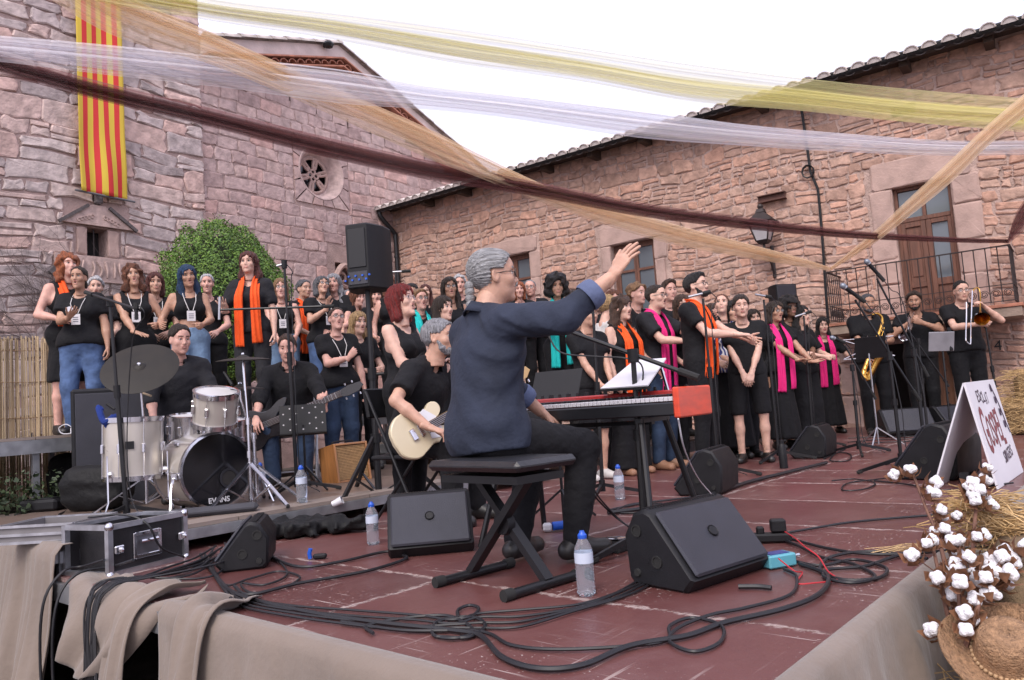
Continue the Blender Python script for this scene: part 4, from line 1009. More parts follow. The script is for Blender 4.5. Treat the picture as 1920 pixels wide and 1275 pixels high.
# ---- heads ----------------------------------------------------------
HEADS = {}
def head_mesh(mouth, male, h=.0055):
    key = (mouth, male, h)
    if key in HEADS: return HEADS[key]
    s = SDF((-.11, -.14, -.2), (.11, .15, .15), h); jw = 1.06 if male else .95; op_ = mouth == 'sing'; jd = -.012 if op_ else 0
    s.ell((0, -.018, .035), (.076, .098, .088), .02)
    s.ell((0, .022, -.012), (.066*jw, .074, .092), .03)
    s.ell((0, .034, -.078+jd), (.050*jw, .052, .042), .03)
    s.ell((0, .075, -.104+jd), (.020*jw, .018, .016), .02)
    for q in (-1, 1):
        s.ell((q*.041, .062, -.022), (.026, .026, .026), .02); s.cone((q*.012, .083, .031), (q*.042, .074, .033), .012 if male else .009, .01, .015)
    s.ell((0, .028, .06), (.056, .064, .045), .03)
    for q in (-1, 1): s.ell((q*.031, .1, .011), (.019, .018, .0135), .014, 'n')
    s.cone((0, .086, .022), (0, .108, -.026), .0085, .0125 if male else .0105, .014)
    for q in (-1, 1): s.ell((q*.012, .096, -.031), (.0085, .011, .0075), .008)
    s.ell((0, .088, -.056), (.026, .016, .018), .012)
    if op_:
        s.ell((0, .104, -.064), (.018, .02, .0125), .008, 'n')
    else:
        s.cone((-.02, .098, -.0595), (.02, .098, -.0595), .0022, .0022, .006, op='n')
    s.cone((-.015, .096 if not op_ else .091, -.052 if not op_ else -.046), (.015, .096 if not op_ else .091, -.052 if not op_ else -.046), .0055, .0055, .006)
    s.cone((-.012, .095 if not op_ else .09, -.066 if not op_ else -.079), (.012, .095 if not op_ else .09, -.066 if not op_ else -.079), .0065, .0065, .006)
    for q in (-1, 1): s.ell((q*.078, -.006, -.004), (.011, .021, .033), .006, R=Matrix.Rotation(q*.35, 3, 'Z')); s.ell((q*.088, -.002, 0), (.008, .012, .02), .006, 'n')
    s.cone((0, -.012, -.05), (0, -.04, -.19), .056 if male else .048, .06 if male else .05, .03)
    v, f = s.net(); c = v[f].mean(1); x, y, z = c[:, 0], c[:, 1], c[:, 2]; mi = np.zeros(len(f), np.int32)
    ax_ = np.abs(x)
    lipz = (-.053, -.0655) if not op_ else (-.048, -.079)
    up = (y > .085) & (ax_ < .024-np.abs(z-lipz[0])*.6) & (np.abs(z-lipz[0]) < .0045); lo = (y > .082) & (ax_ < .021-np.abs(z-lipz[1])*.6) & (np.abs(z-lipz[1]) < .0055)
    mi[up | lo] = 3
    mi[(y > .06) & (np.abs(z-(.034-.12*(ax_-.03)**2*10+.05*(ax_-.015))) < (.0036 if male else .0026)) & (ax_ > .012) & (ax_ < .052)] = 4
    if op_: mi[(y < .0905) & (y > .05) & (((x/.019)**2+((z+.064)/.0125)**2) < 1.02)] = 5
    V = [v]; F = [f]; MI = [mi]; n0 = len(v)
    for q in (-1, 1):            # eyeballs with iris
        b = MB(); b.ball((q*.031, .0795, .0105), .0128, 12); vv = np.array(b.v); n_ = 12
        ff = np.array(b.f)+n0; cc = vv[ff-n0].mean(1); ir = ((cc[:, 0]-q*.031)**2+(cc[:, 2]-.0105)**2 < .0064**2) & (cc[:, 1] > .08)
        V.append(vv); F.append(ff); MI.append(np.where(ir, 2, 1)); n0 += len(vv)
        # upper lid
        b = MB(); b.tube([(q*.031-.0135, .0835, .0125), (q*.031-.006, .0925, .0185), (q*.031+.006, .0925, .0185), (q*.031+.0135, .0835, .0125)], .0032, 5); vv = np.array(b.v)
        ff = np.array([t if len(t) == 4 else (t[0], t[1], t[2], t[3]) for t in b.f])+n0; V.append(vv); F.append(ff); MI.append(np.full(len(ff), 4 if not male else 0)); n0 += len(vv)
    HEADS[key] = (np.concatenate(V), np.concatenate(F), np.concatenate(MI)); return HEADS[key]

# ---- hands (left hand: thumb +X, palm -Z, fingers +Y, wrist at origin) ----
HANDS = {}
HPOSE = {'open': ((8, 10, 6), .16, 38), 'relax': ((26, 32, 18), .07, 28), 'grip': ((58, 78, 45), .02, 30), 'fist': ((78, 92, 60), .0, 18), 'flat': ((6, 6, 4), .03, 20), 'pinch': ((40, 45, 25), .05, 40)}
def hand_mesh(pose, h=.005):
    key = (pose, h)
    if key in HANDS: return HANDS[key]
    (b1, b2, b3), spread, tb = HPOSE[pose]
    s = SDF((-.09, -.06, -.13), (.11, .22, .05), h); zf = ((0, 0, 1), 1.7)
    s.cone((0, -.045, 0), (0, .01, 0), .029, .028, .01, ((0, 0, 1), 1.3))
    s.cone((.012, .02, 0), (.022, .075, 0), .024, .02, .012, zf); s.cone((-.012, .02, 0), (-.024, .07, 0), .024, .018, .012, zf); s.cone((0, .02, -.002), (0, .075, .001), .026, .022, .012, zf)
    for i, (x0, y0, L) in enumerate(((.03, .082, .070), (.010, .088, .079), (-.011, .085, .072), (-.030, .076, .057))):
        p = np.array((x0, y0, 0.)); ang = 0; sx = spread*(1.5-i)*.55; rr = (.0088, .0088, .0084, .0074)[i]
        for seg, (fr, b) in enumerate(((.45, b1*(1+.08*i)), (.31, b2), (.24, b3))):
            ang += rad(b); d = np.array((math.sin(sx)*math.cos(ang), math.cos(sx)*math.cos(ang), -math.sin(ang))); q = p+d*L*fr
            s.cone(p, q, rr, rr*.93, .003 if seg == 0 else .002); p = q; rr *= .93
    p = np.array((.024, .022, -.006)); a = rad(tb)
    for L, rr, da in ((.042, .0135, 0), (.034, .0105, -12), (.026, .009, -14)):
        aa = a+rad(da); d = np.array((math.sin(aa)*.92, math.cos(aa)*.9, -.38 if pose not in ('open', 'flat') else -.12)); d /= np.linalg.norm(d)
        if pose in ('grip', 'fist'): d = np.array((math.sin(aa)*.5, math.cos(aa)*.75, -.6)); d /= np.linalg.norm(d)
        q = p+d*L; s.cone(p, q, rr, rr*.9, .004); p = q
    HANDS[key] = s.net(); return HANDS[key]

# ---- cloth noise ----------------------------------------------------
def wrinkle(X, Y, Z, amp, seed, f=1.0):
    r = np.random.default_rng(seed); o = 0
    for i in range(4):
        a = r.uniform(-1, 1, 3); a[2] *= 1.3; a *= (16+13*i)*f/np.linalg.norm(a); p = r.uniform(0, 6.28, 3)
        w_ = np.sin(a[0]*X+a[1]*Y+a[2]*Z+p[0]+1.6*np.sin(7*f*X+5*Z+p[1])+1.2*np.sin(8*Y-6*f*Z+p[2])); o = o+(1.6*np.abs(w_)-1.0 if i % 2 else w_)*(1-.17*i)
    return amp*o*.5
SKIN = {}
def skin(tone):
    tones = {'fair': (.60, .37, .29), 'mid': (.50, .29, .21), 'tan': (.42, .235, .16), 'pink': (.60, .34, .275), 'dark': (.20, .10, .065)}
    if tone not in SKIN:
        m = M('skin_'+tone, tones[tone], .5, var=.14, vs=22, bump=.12, bs=120); b = m.node_tree.nodes['Principled BSDF']
        b.inputs['Subsurface Weight'].default_value = .12; b.inputs['Subsurface Radius'].default_value = (.012, .005, .003); SKIN[tone] = m
    return SKIN[tone]
def hair_mat(name, col, rough=.42):
    st = (4, .3, 4) if name == 'silver' else (3, 3, .35)
    if 'hair_'+name in MATS: return MATS['hair_'+name]
    m = M('hair_'+name, col, rough, var=.55, vs=30, bump=.9, bs=90, stretch=st); return m
HAIRC = {'ginger': (.30, .085, .03), 'brown': (.06, .03, .018), 'darkred': (.085, .02, .015), 'black': (.012, .010, .010), 'blue': (.012, .045, .11), 'blonde': (.42, .27, .13), 'sand': (.25, .14, .07), 'grey': (.26, .26, .28), 'white': (.50, .50, .52), 'red': (.16, .012, .01), 'auburn': (.14, .05, .025), 'dkgrey': (.09, .09, .1), 'dkbrown': (.03, .018, .012), 'silver': (.36, .36, .37)}
MT_eyew = M('eye_white', (.62, .58, .55), .25, var=.03); MT_iris = M('iris_dark', (.025, .015, .01), .15, var=.1); MT_mouth = M('mouth_inside', (.06, .01, .012), .4)
MT_lip = M('lips', (.44, .19, .165), .4, var=.1); MT_lipr = M('lips_rouge', (.40, .03, .06), .35, var=.1)

def fabric(name, col, rough=.8, bump=.45, sheen=.02, **k): return M('fabric_'+name, col, rough, bump=bump, bs=k.pop('bs', 26), spec=.22, sheen=sheen, var=k.pop('var', .14), vs=k.pop('vs', 7), **k)
F_black = fabric('black', (.0085, .0085, .0105)); F_black2 = fabric('washed_black', (.016, .016, .020)); F_jean = fabric('blue_denim', (.075, .125, .25), var=.4, vs=9); F_jeand = fabric('dark_denim', (.03, .05, .095), var=.3); F_ljean = fabric('light_denim', (.16, .245, .38), var=.3)
F_navy = fabric('navy_linen', (.024, .030, .050), var=.3, vs=5, bs=20); F_white = fabric('white', (.6, .58, .57)); F_grey = fabric('charcoal', (.024, .024, .028))
SC_or = fabric('orange_scarf', (.80, .10, .018), .7, var=.08); SC_pk = fabric('pink_scarf', (.74, .028, .21), .7, var=.08); SC_tl = fabric('teal_scarf', (.02, .52, .50), .7, var=.08)
MT_shoe = M('black_shoe', (.015, .014, .014), .4); MT_shoew = M('white_trainer', (.5, .48, .47), .6); MT_frame = M('spectacle_frame', (.02, .015, .015), .3)
def lens_mat():
    m, n, l, b = _mat('spectacle_lens'); b.inputs['Base Color'].default_value = (.8, .85, .9, 1); b.inputs['Roughness'].default_value = .05; b.inputs['Alpha'].default_value = .16; return m
MT_lens = lens_mat()
def pattern_mat():
    m, n, l, b = _mat('blue_white_print'); tc = n.new('ShaderNodeTexCoord'); v = n.new('ShaderNodeTexWave'); v.inputs['Scale'].default_value = 9; v.inputs['Distortion'].default_value = 9; v.inputs['Detail'].default_value = 1
    c = n.new('ShaderNodeValToRGB'); c.color_ramp.interpolation = 'CONSTANT'; c.color_ramp.elements[0].color = (.02, .03, .16, 1); c.color_ramp.elements[1].position = .62; c.color_ramp.elements[1].color = (.6, .6, .64, 1)
    l.new(tc.outputs['Object'], v.inputs['Vector']); l.new(v.outputs['Fac'], c.inputs[0]); l.new(c.outputs[0], b.inputs['Base Color']); return m
F_print = pattern_mat()

def rotx(a): return np.array(Matrix.Rotation(a, 3, 'X'))
def rotz(a): return np.array(Matrix.Rotation(a, 3, 'Z'))
def roty(a): return np.array(Matrix.Rotation(a, 3, 'Y'))
def unit(v): v = np.asarray(v, float); return v/np.linalg.norm(v)

def hair_build(style, col, seed, male, h=.0075):
    """hair in head-local space -> verts, faces"""
    r = np.random.default_rng(seed); ph = r.uniform(0, 6.28, 6)
    long_ = style in ('long', 'longwavy', 'longcurly', 'longfront'); zlo = -.47 if long_ else -.3
    wd = .23 if style in ('afro', 'longcurly') else .2
    s = SDF((-wd, -.26, zlo), (wd, .17, .24), h); X, Y, Z = s.XYZ()
    th = {'short': .015, 'crop': .009, 'fringe': .02, 'quiff': .017, 'bob': .022, 'curly': .03, 'afro': .055, 'bun': .012, 'ponytail': .012, 'tail': .014, 'curlyshort': .026, 'thin': .006}.get(style, .022)
    s.ell((0, -.018, .036), (.076+th, .098+th, .088+th*1.1), .01); s.ell((0, .026, .066), (.057+th, .062+th*.8, .045+th), .02)
    if style in ('bob', 'curly', 'afro'):
        dn = {'bob': -.12, 'curly': -.13, 'afro': -.05}[style]; rr = {'bob': .045, 'curly': .06, 'afro': .08}[style]
        for q in (-1, 1): s.cone((q*.055, -.03, .03), (q*(.07 if style == 'bob' else .085), -.03, dn), rr, rr*.9, .03)
        s.cone((0, -.075, .02), (0, -.085, dn), rr*1.25, rr, .03)
        if style == 'afro': s.ell((0, -.03, .07), (.125, .13, .12), .04)
    if long_:
        wv = .06 if style == 'longcurly' else .042; L = -.30 if style != 'longfront' else -.36
        for q in (-1, 1):
            s.cone((q*.055, -.03, .02), (q*.082, -.055, -.13), wv, wv, .03); s.cone((q*.082, -.055, -.13), (q*.095, (.02 if style != 'long' else -.05), L), wv, wv*.6, .04)
        s.cone((0, -.085, .03), (0, -.11, -.14), .062, .06, .03); s.cone((0, -.11, -.14), (0, -.125, L), .065, .05, .04)
    if style == 'bun': s.ell((0, -.13, .06), (.04, .04, .04), .02)
    if style == 'ponytail': s.cone((0, -.11, .03), (0, -.145, -.05), .026, .03, .02); s.cone((0, -.145, -.05), (.01, -.14, -.2), .03, .014, .02)
    if style == 'quiff':
        s.ell((0, .05, .112), (.06, .05, .028), .03)
    # hairline: keep what lies above/behind a plane tilted from forehead to nape
    fz = {'short': .072, 'crop': .076, 'fringe': .048, 'thin': .1, 'quiff': .076, 'bun': .074, 'ponytail': .074, 'tail': .08}.get(style, .07)
    n_ = unit((0, .8, -.6)); face = (Y-.068)*n_[1]+(Z-fz)*n_[2]
    face = face - .03*np.clip(np.abs(X)-.03, 0, 1)*8*.35
    side = np.clip(np.abs(X)-.055, -1, 1)*0
    low = (-.07 if style in ('short', 'crop', 'quiff', 'thin', 'fringe', 'curlyshort') else -.09)
    if style in ('bob', 'curly', 'afro') or long_:
        fcut = .070-np.sqrt(((X)/.95)**2+((Z+.025)/1.42)**2)        # face oval opening
        fo = np.minimum(fcut, Y-.0); s.d = np.maximum(s.d, np.where(Y > .0, fo, -1)+0*s.d)
        top = np.where(Z > fz-.01, -1, 1)*0
    else:
        s.d = np.maximum(s.d, face+0*s.d); s.d = np.maximum(s.d, (low-Z)+0*s.d)
        # clear the ears
        s.d = np.maximum(s.d, (np.minimum(Y+.03, np.minimum(.03-Z, np.abs(X)-.06))*1.0)+0*s.d) if style not in ('bun',) else s.d
    # strands
    az = np.arctan2(X, -(Y+.02)+1e-6)
    if style in ('curly', 'afro', 'curlyshort', 'longcurly'):
        a_ = .013 if style != 'curlyshort' else .008
        s.d = s.d + a_*(np.sin(52*X+ph[0]+2*np.sin(31*Z+ph[1]))+np.sin(57*Y+ph[2]+2*np.sin(37*X+ph[3]))+np.sin(61*Z+ph[4]+2*np.sin(33*Y+ph[5])))*.62
    else:
        k = 17 if long_ or style == 'bob' else 23; amp = .006 if (long_ or style == 'bob') else .0034
        if style == 'tail': amp = 0
        s.d = s.d + amp*(np.sin(k*az+ph[0]+1.5*np.sin(14*Z+ph[1])+np.where(Z > .06, 4*X/.08, 0))+.6*np.sin(2.3*k*az+ph[2]+9*Z))
        if style in ('tail', 'bun', 'ponytail'):
            a2 = np.arctan2(X, Z+.0+1e-6+0*Y); s.d = s.d+.0026*(np.sin(31*a2+ph[3]+1.2*np.sin(22*Y+ph[1]))+.6*np.sin(53*a2+ph[4]+14*Y))
        if style == 'longwavy': s.d = s.d+.008*np.sin(38*Z+3*np.sin(3*az+ph[3]))*(Z < -.02)
        if style in ('fringe', 'quiff', 'short'): s.d = s.d+.004*np.sin(70*X+40*Y+ph[4])*np.sin(50*Y-30*Z+ph[5])
    return s.net()

PEOPLE = []
def person(label, loc, az, h=1.68, male=False, fat=1.0, tone='fair', hair=('long', 'brown'), head=(0, 0, 0), mouth='sing', top=('tee', None), bottom=('trousers', None), shoes=MT_shoe,
           R=None, L=None, lean=0, twist=0, tilt=0, scarf=None, glasses=None, badge=None, beard=None, seat=None, legs=None, stance=.09, res=.021, hres=.0078, rouge=False, cat='person', name='person', hair_seed=None, scarf_len=.62, group=None, feet=0, slv=.4, cuff=None):
    seed = len(PEOPLE)+1; PEOPLE.append(label); s = h/1.72; F = F_black
    root = thing(name, label, cat, loc, -rad(az), group)
    f = lambda *p: np.array(p, float)*s
    pel0 = f(0, 0, .95); pel = pel0.copy()
    if seat: pel = np.array((0, 0, seat+.095*s))
    Rl = rotz(-rad(twist)) @ rotx(-rad(lean)) @ roty(rad(tilt))
    ub = lambda *p: pel+Rl @ (f(*p)-pel0)
    lo_ = lambda *p: pel+(f(*p)-pel0)
    sw = .178 if male else .16; tf = fat
    sh = {q: ub(q*sw, -.01, 1.405) for q in (-1, 1)}
    neck0, neck1 = ub(0, -.02, 1.43), ub(0, .008, 1.53)
    fwd = Rl @ np.array((0, 1., 0))
    hrn = random.Random(seed*7)
    # head frame
    hr = rotz(-rad(head[0])) @ rotx(rad(head[1])) @ roty(rad(head[2])); Rh = Rl @ hr if not (lean or twist or tilt) else rotz(-rad(twist+head[0])) @ rotx(rad(head[1])-rad(lean*.3)) @ roty(rad(head[2]))
    hs_ = s**.5*(.93 if male else .895); hc = ub(0, .012, 1.526) + Rh @ (np.array((0, .03, .108))*hs_)
    HM = Matrix.Translation(Vector(hc)) @ Matrix(Rh.tolist()).to_4x4() @ Matrix.Diagonal((hs_*hrn.uniform(.93, 1.06), hs_*hrn.uniform(.97, 1.04), hs_*hrn.uniform(.95, 1.06), 1))
    # legs
    hip = {q: pel+(f(q*.092, 0, -.03)) for q in (-1, 1)}
    J = {}
    for q in (-1, 1):
        if legs: kn, an = [np.array(p, float) for p in legs[q]]
        elif seat: kn = np.array((q*.15*s, .43*s, seat+.04)); an = np.array((q*.13*s, .40*s, .085))
        else: kn = f(q*(stance+.012), .02, .50); an = f(q*(stance+.01), -.02, .085)
        J[q] = (hip[q], kn, an)
    # arms (2-bone IK), targets in body space normalised to 1.72 m
    L1, L2 = .285*s, .255*s; arm = {}
    for q, spec in ((1, R), (-1, L)):
        sp = dict(t=(q*.25, .06, .80), e=None, p=None, h='relax', d=None); sp.update(spec or {})
        A = sh[q]; T = (ub(*sp['t']) if not sp.get('w') else np.array(sp['t'], float)); D = T-A; n = np.linalg.norm(D)
        if n > (L1+L2)*.995: T = A+D/n*(L1+L2)*.995; D = T-A; n = np.linalg.norm(D)
        a = (L1*L1-L2*L2+n*n)/(2*n); hgt = math.sqrt(max(1e-6, L1*L1-a*a)); u = D/n
        hint = np.array(sp['e'] if sp['e'] else (q*.6, -.45, -.75), float); hint = hint-u*(hint@u); hint = unit(hint)
        E_ = A+u*a+hint*hgt; fd = unit(T-E_); hd = unit(np.array(sp['d'], float)) if sp['d'] else fd; hd = unit(hd*.85+fd*.15)
        pn = np.array(sp['p'] if sp['p'] else (-q*.9, .1, -.3), float); pn = pn-hd*(pn@hd); pn = unit(pn); arm[q] = (A, E_, T, hd, pn, sp['h'])
    # ---------- body (skin)
    mn = np.minimum.reduce([arm[1][1], arm[1][2], arm[-1][1], arm[-1][2], J[1][1], J[-1][1], J[1][2], J[-1][2], hc, pel])-.24; mx_ = np.maximum.reduce([arm[1][1], arm[1][2], arm[-1][1], arm[-1][2], J[1][1], J[-1][1], J[1][2], J[-1][2], hc, pel])+.26
    mn[2] = min(mn[2], -.02); mn[2] = max(mn[2], -.03)
    yb = (fwd, 1.32)
    def torso(S_, inf, kk=.04, hipk=1.0):
        g = tf; hw = (.062 if male else .07)
        S_.cone(pel+f(-hw, 0, 0), pel+f(hw, 0, 0), (.112*g*hipk+inf)*s, None, kk, ((0, 1, 0), 1.2))
        S_.cone(pel+f(0, 0, .03), ub(0, 0, 1.09), (.128*g+inf)*s, ((.112 if male else .100)*g+inf)*s, kk, (fwd, 1.22/(.7+.3*g)))
        S_.cone(ub(0, 0, 1.09), ub(0, .0, 1.28), ((.112 if male else .100)*g+inf)*s, (.125*(.6+.4*g)+inf)*s, kk, (fwd, 1.25))
        S_.cone(ub(-.075, 0, 1.29), ub(.075, 0, 1.29), (.108*(.6+.4*g)+inf)*s, None, kk, (fwd, 1.2))
        S_.cone(ub(-sw+.03, -.008, 1.385), ub(sw-.03, -.008, 1.385), (.056+inf)*s, None, kk)
        for q in (-1, 1): S_.cone(ub(q*.03, -.02, 1.45), sh[q], (.045+inf*.8)*s, (.045+inf*.8)*s, kk)
        if not male:
            for q in (-1, 1): S_.ell(ub(q*.072, .082, 1.265), np.array((.072, .062, .068))*s*(.5+.5*g)+inf*.4, .04)
        elif g > 1.1: S_.ell(ub(0, .07, 1.1), np.array((.13, .1, .13))*s, .06)
    B = SDF(mn, mx_, res*1.2 if res > .015 else res); torso(B, -.014)
    B.cone(neck0, neck1, (.060 if male else .050)*s, (.056 if male else .046)*s, .03)
    for q in (-1, 1):
        A, E_, T, hd, pn, hp = arm[q]; ag = .54+.36*fat
        B.cone(A, E_, .052*s*ag*(1.05 if male else .95), .041*s*ag, .025); B.cone(E_, E_+(T-E_)*.35, .041*s*ag, .043*s*ag, .02); B.cone(E_+(T-E_)*.35, T, .042*s*ag, .027*s, .02)
        H_, K_, A_ = J[q]; B.cone(H_, K_, .080*s*ag, .054*s*ag, .03); B.cone(K_, K_+(A_-K_)*.35, .055*s*ag, .056*s*ag, .03); B.cone(K_+(A_-K_)*.35, A_, .056*s*ag, .037*s, .03)
        td = unit(np.array((q*.22+feet, 1, 0))); zz = A_[2]-.085*s
        B.cone(A_+np.array((0, 0, -.02)), A_+td*.06*s+np.array((0, 0, -.045*s)), .036*s, .034*s, .02); B.cone(A_+np.array((0, 0, -.05*s))-td*.03*s, A_+td*.145*s+np.array((0, 0, -.066*s)), .034*s, .026*s, .02)
    v, fc = B.net(); mi = np.zeros(len(fc), np.int32); V = [v]; FC = [fc]; MI = [mi]; n0 = len(v)
    hv, hf, hm = head_mesh(mouth, male, hres); M4 = np.array(HM); V.append(hv @ M4[:3, :3].T+M4[:3, 3]); FC.append(hf+n0); MI.append(hm); n0 += len(hv)
    for q in (-1, 1):
        A, E_, T, hd, pn, hp = arm[q]; v_, f_ = hand_mesh(hp, .0066 if hres > .006 else .005); v_ = v_.copy(); v_ *= s*(1.0 if male else .92)
        zax = -pn; xax = np.cross(hd, zax); Rm = np.stack([xax, hd, zax], 1)
        if q == 1: v_[:, 0] *= -1; f_ = f_[:, ::-1]
        V.append(v_ @ Rm.T + T+hd*.012); FC.append(f_+n0); MI.append(np.zeros(len(f_), np.int32)); n0 += len(v_)
    sk = skin(tone); hm_ = hair_mat(hair[1], HAIRC[hair[1]]) if hair else hair_mat('black', HAIRC['black'])
    brow = hm_ if hair and hair[1] not in ('blue', 'blonde', 'white') else hair_mat('brown', HAIRC['brown'])
    me = npmesh('body', np.concatenate(V), np.concatenate(FC), [sk, MT_eyew, MT_iris, MT_lipr if rouge else MT_lip, brow, MT_mouth], np.concatenate(MI)); put('body', me, root)
    # ---------- hair
    if hair:
        if hair[0] != 'none':
            v, fc = hair_build(hair[0], hair[1], hair_seed or seed, male, .0096 if hres > .006 else (.0068 if hres > .0048 else .004)); o = put('hair', npmesh('hair', v, fc, hm_), root); o.matrix_local = HM
    if beard:
        s_ = SDF((-.1, -.02, -.16), (.1, .14, .03), .006); s_.ell((0, .034, -.075), (.056, .06, .05), .02); s_.ell((0, .078, -.102), (.03, .024, .024), .02); X, Y, Z = s_.XYZ()
        for q in (-1, 1): s_.cone((q*.064, .01, -.01), (q*.052, .04, -.07), .012, .02, .02)
        s_.cone((-.022, .098, -.045), (.022, .098, -.045), .008, .008, .008)
        s_.ell((0, .1, -.06), (.02, .03, .011), .006, 'n'); s_.d = np.maximum(s_.d, (Z+.028-.3*np.abs(X)+.0*Y)+0*s_.d) ; s_.d = s_.d+.002*np.sin(160*X)*np.sin(140*Z)
        o = put('beard', npmesh('beard', *s_.net(), hair_mat(beard, HAIRC[beard])), root); o.matrix_local = HM
    # ---------- clothes
    ty, mt = top; mt = mt or F; rc = res*.95
    S_ = SDF(mn, mx_, rc); hem = {'tee': .90, 'shirt': .87, 'tank': .92, 'dress': .9, 'blouse': .88, 'crop': 1.14, 'longshirt': .86}.get(ty, .9); inf = {'tee': .014, 'shirt': .016, 'tank': .007, 'dress': .008, 'blouse': .013, 'crop': .006, 'longshirt': .022}[ty]
    torso(S_, inf, .045)
    if ty in ('tee', 'shirt', 'blouse', 'longshirt'):
        S_.cone(lo_(-.05, 0, .93), lo_(.05, 0, .93), (.128*tf+inf)*s, None, .05, ((0, 1, 0), 1.15))
        if male: S_.cone(ub(-.035, 0, 1.0), ub(-.035, 0, 1.26), (.122*tf+inf)*s, (.122+inf)*s, .05, (fwd, 1.15)); S_.cone(ub(.035, 0, 1.0), ub(.035, 0, 1.26), (.122*tf+inf)*s, (.122+inf)*s, .05, (fwd, 1.15))
        S2 = SDF(mn, mx_, rc); fr0 = {'tee': .62, 'shirt': .72, 'blouse': .8, 'longshirt': 1.0}[ty]; sr = {'tee': .068, 'shirt': .07, 'blouse': .066, 'longshirt': .065}[ty]; ag = .6+.4*fat
        for q in (-1, 1):
            A, E_, T = arm[q][:3]; S2.cone(A, A+(E_-A)*fr0, sr*s*ag, (sr+.001)*s*ag, .02)
            if ty == 'longshirt': S2.cone(E_, E_+(T-E_)*slv, .058*s*ag, .050*s*ag, .025)
    X, Y, Z = S_.XYZ(); X = X+0*S_.d; Y = Y+0*S_.d; Z = Z+0*S_.d
    wk = wrinkle(X, Y, Z, .006 if ty != 'longshirt' else .010, seed).astype(np.float32); S_.d = S_.d+wk
    if ty in ('tee', 'shirt', 'blouse', 'longshirt'):
        for q in (-1, 1):      # open the sleeve end
            A, E_, T = arm[q][:3]
            e = A+(E_-A)*fr0 if ty != 'longshirt' else E_+(T-E_)*slv; dd = unit((E_-A) if ty != 'longshirt' else (T-E_)); loc_ = ((X-e[0])*dd[0]+(Y-e[1])*dd[1]+(Z-e[2])*dd[2]); rad2 = np.sqrt((X-e[0])**2+(Y-e[1])**2+(Z-e[2])**2)
            S2.d = np.maximum(S2.d, np.where(rad2 < .1*s, loc_, -1).astype(np.float32))
        S2.d = S2.d+wk; hh = np.clip(.5+.5*(S_.d-S2.d)/.03, 0, 1); S_.d = S_.d*(1-hh)+S2.d*hh-.03*hh*(1-hh)
    if ty in ('tank', 'crop', 'dress'):
        for q in (-1, 1): 
            ex = ub(q*(sw+.05), 0, 1.36); dist = .088*s-np.sqrt((X-ex[0])**2+(Y-ex[1])**2*.5+(Z-ex[2])**2*.35); S_.d = np.maximum(S_.d, dist.astype(np.float32))
    nk = ub(0, .03, 1.485); nr = {'tee': .078, 'shirt': .07, 'tank': .1, 'dress': .088, 'blouse': .1, 'crop': .1, 'longshirt': .066}[ty]*s
    S_.d = np.maximum(S_.d, (nr-np.sqrt((X-nk[0])**2+(Y-nk[1])**2+((Z-nk[2])*.85)**2)).astype(np.float32))
    if not seat or ty == 'crop':
        hz = lo_(0, 0, hem)[2]; S_.d = np.maximum(S_.d, (hz+.012*np.sin(9*X+seed)+.01*np.sin(7*Y)-Z).astype(np.float32))
    else: S_.d = np.maximum(S_.d, (pel[2]-.085*s+.012*np.sin(9*X+seed)-Z).astype(np.float32))
    nm = {'tee': 't_shirt', 'shirt': 'shirt', 'tank': 'tank_top', 'dress': 'dress_top', 'blouse': 'blouse', 'crop': 'crop_top', 'longshirt': 'shirt'}[ty]
    put(nm, npmesh(nm, *S_.net(), mt), root)
    if ty in ('shirt', 'longshirt'):       # collar
        b = MB(); C_ = []
        for k in range(15):
            a = rad(-152+304*k/14)+math.pi; C_.append((.068*math.sin(a), -.01-.066*math.cos(a)*-1 if False else -.012+.064*math.cos(a), 0))
        vs_ = []
        for k, c in enumerate(C_):
            e = abs(k-7)/7
            p0 = ub(c[0], c[1], 1.462-.03*e); p1 = ub(c[0]*1.12, c[1]*1.12, 1.508-.045*e); p2 = ub(c[0]*1.42, c[1]*1.42, 1.468-.05*e); vs_ += [p0, p1, p2]
        fs_ = []
        for k in range(14):
            for j in range(2): fs_.append((k*3+j, k*3+j+1, k*3+j+4, k*3+j+3))
        o = b.add(vs_, fs_).obj('collar', mt, root, smooth='all'); o.modifiers.new('thickness', 'SOLIDIFY').thickness = .005
    if cuff:
        for q in (-1, 1):
            A, E_, T = arm[q][:3]; dd = unit(T-E_); e = E_+(T-E_)*(slv-.06); qm = Vector((0, 0, 1)).rotation_difference(Vector(dd)).to_matrix(); kk_ = s*(.6+.4*fat)
            MB().lathe([(.048*kk_, .03), (.052*kk_, .034), (.058*kk_, .02), (.060*kk_, -.02), (.056*kk_, -.028), (.05*kk_, -.02)], 20, Vector(e), qm).obj('rolled_cuff', cuff, root)
    bt, bm = bottom; bm = bm or F
    S_ = SDF(mn, np.array((mx_[0], mx_[1], max(pel[2]+.2*s, J[1][1][2]+.15))), rc)
    hw = .062 if male else .07
    S_.cone(pel+f(-hw, 0, 0), pel+f(hw, 0, 0), (.112*tf+.010)*s, None, .04, ((0, 1, 0), 1.2)); S_.cone(pel+f(0, 0, .02), ub(0, 0, 1.05), (.126*tf+.006)*s, (.112*tf+.004)*s, .04, (fwd, 1.22/(.7+.3*tf)))
    X, Y, Z = [a+0*S_.d for a in S_.XYZ()]; ag = .6+.4*fat
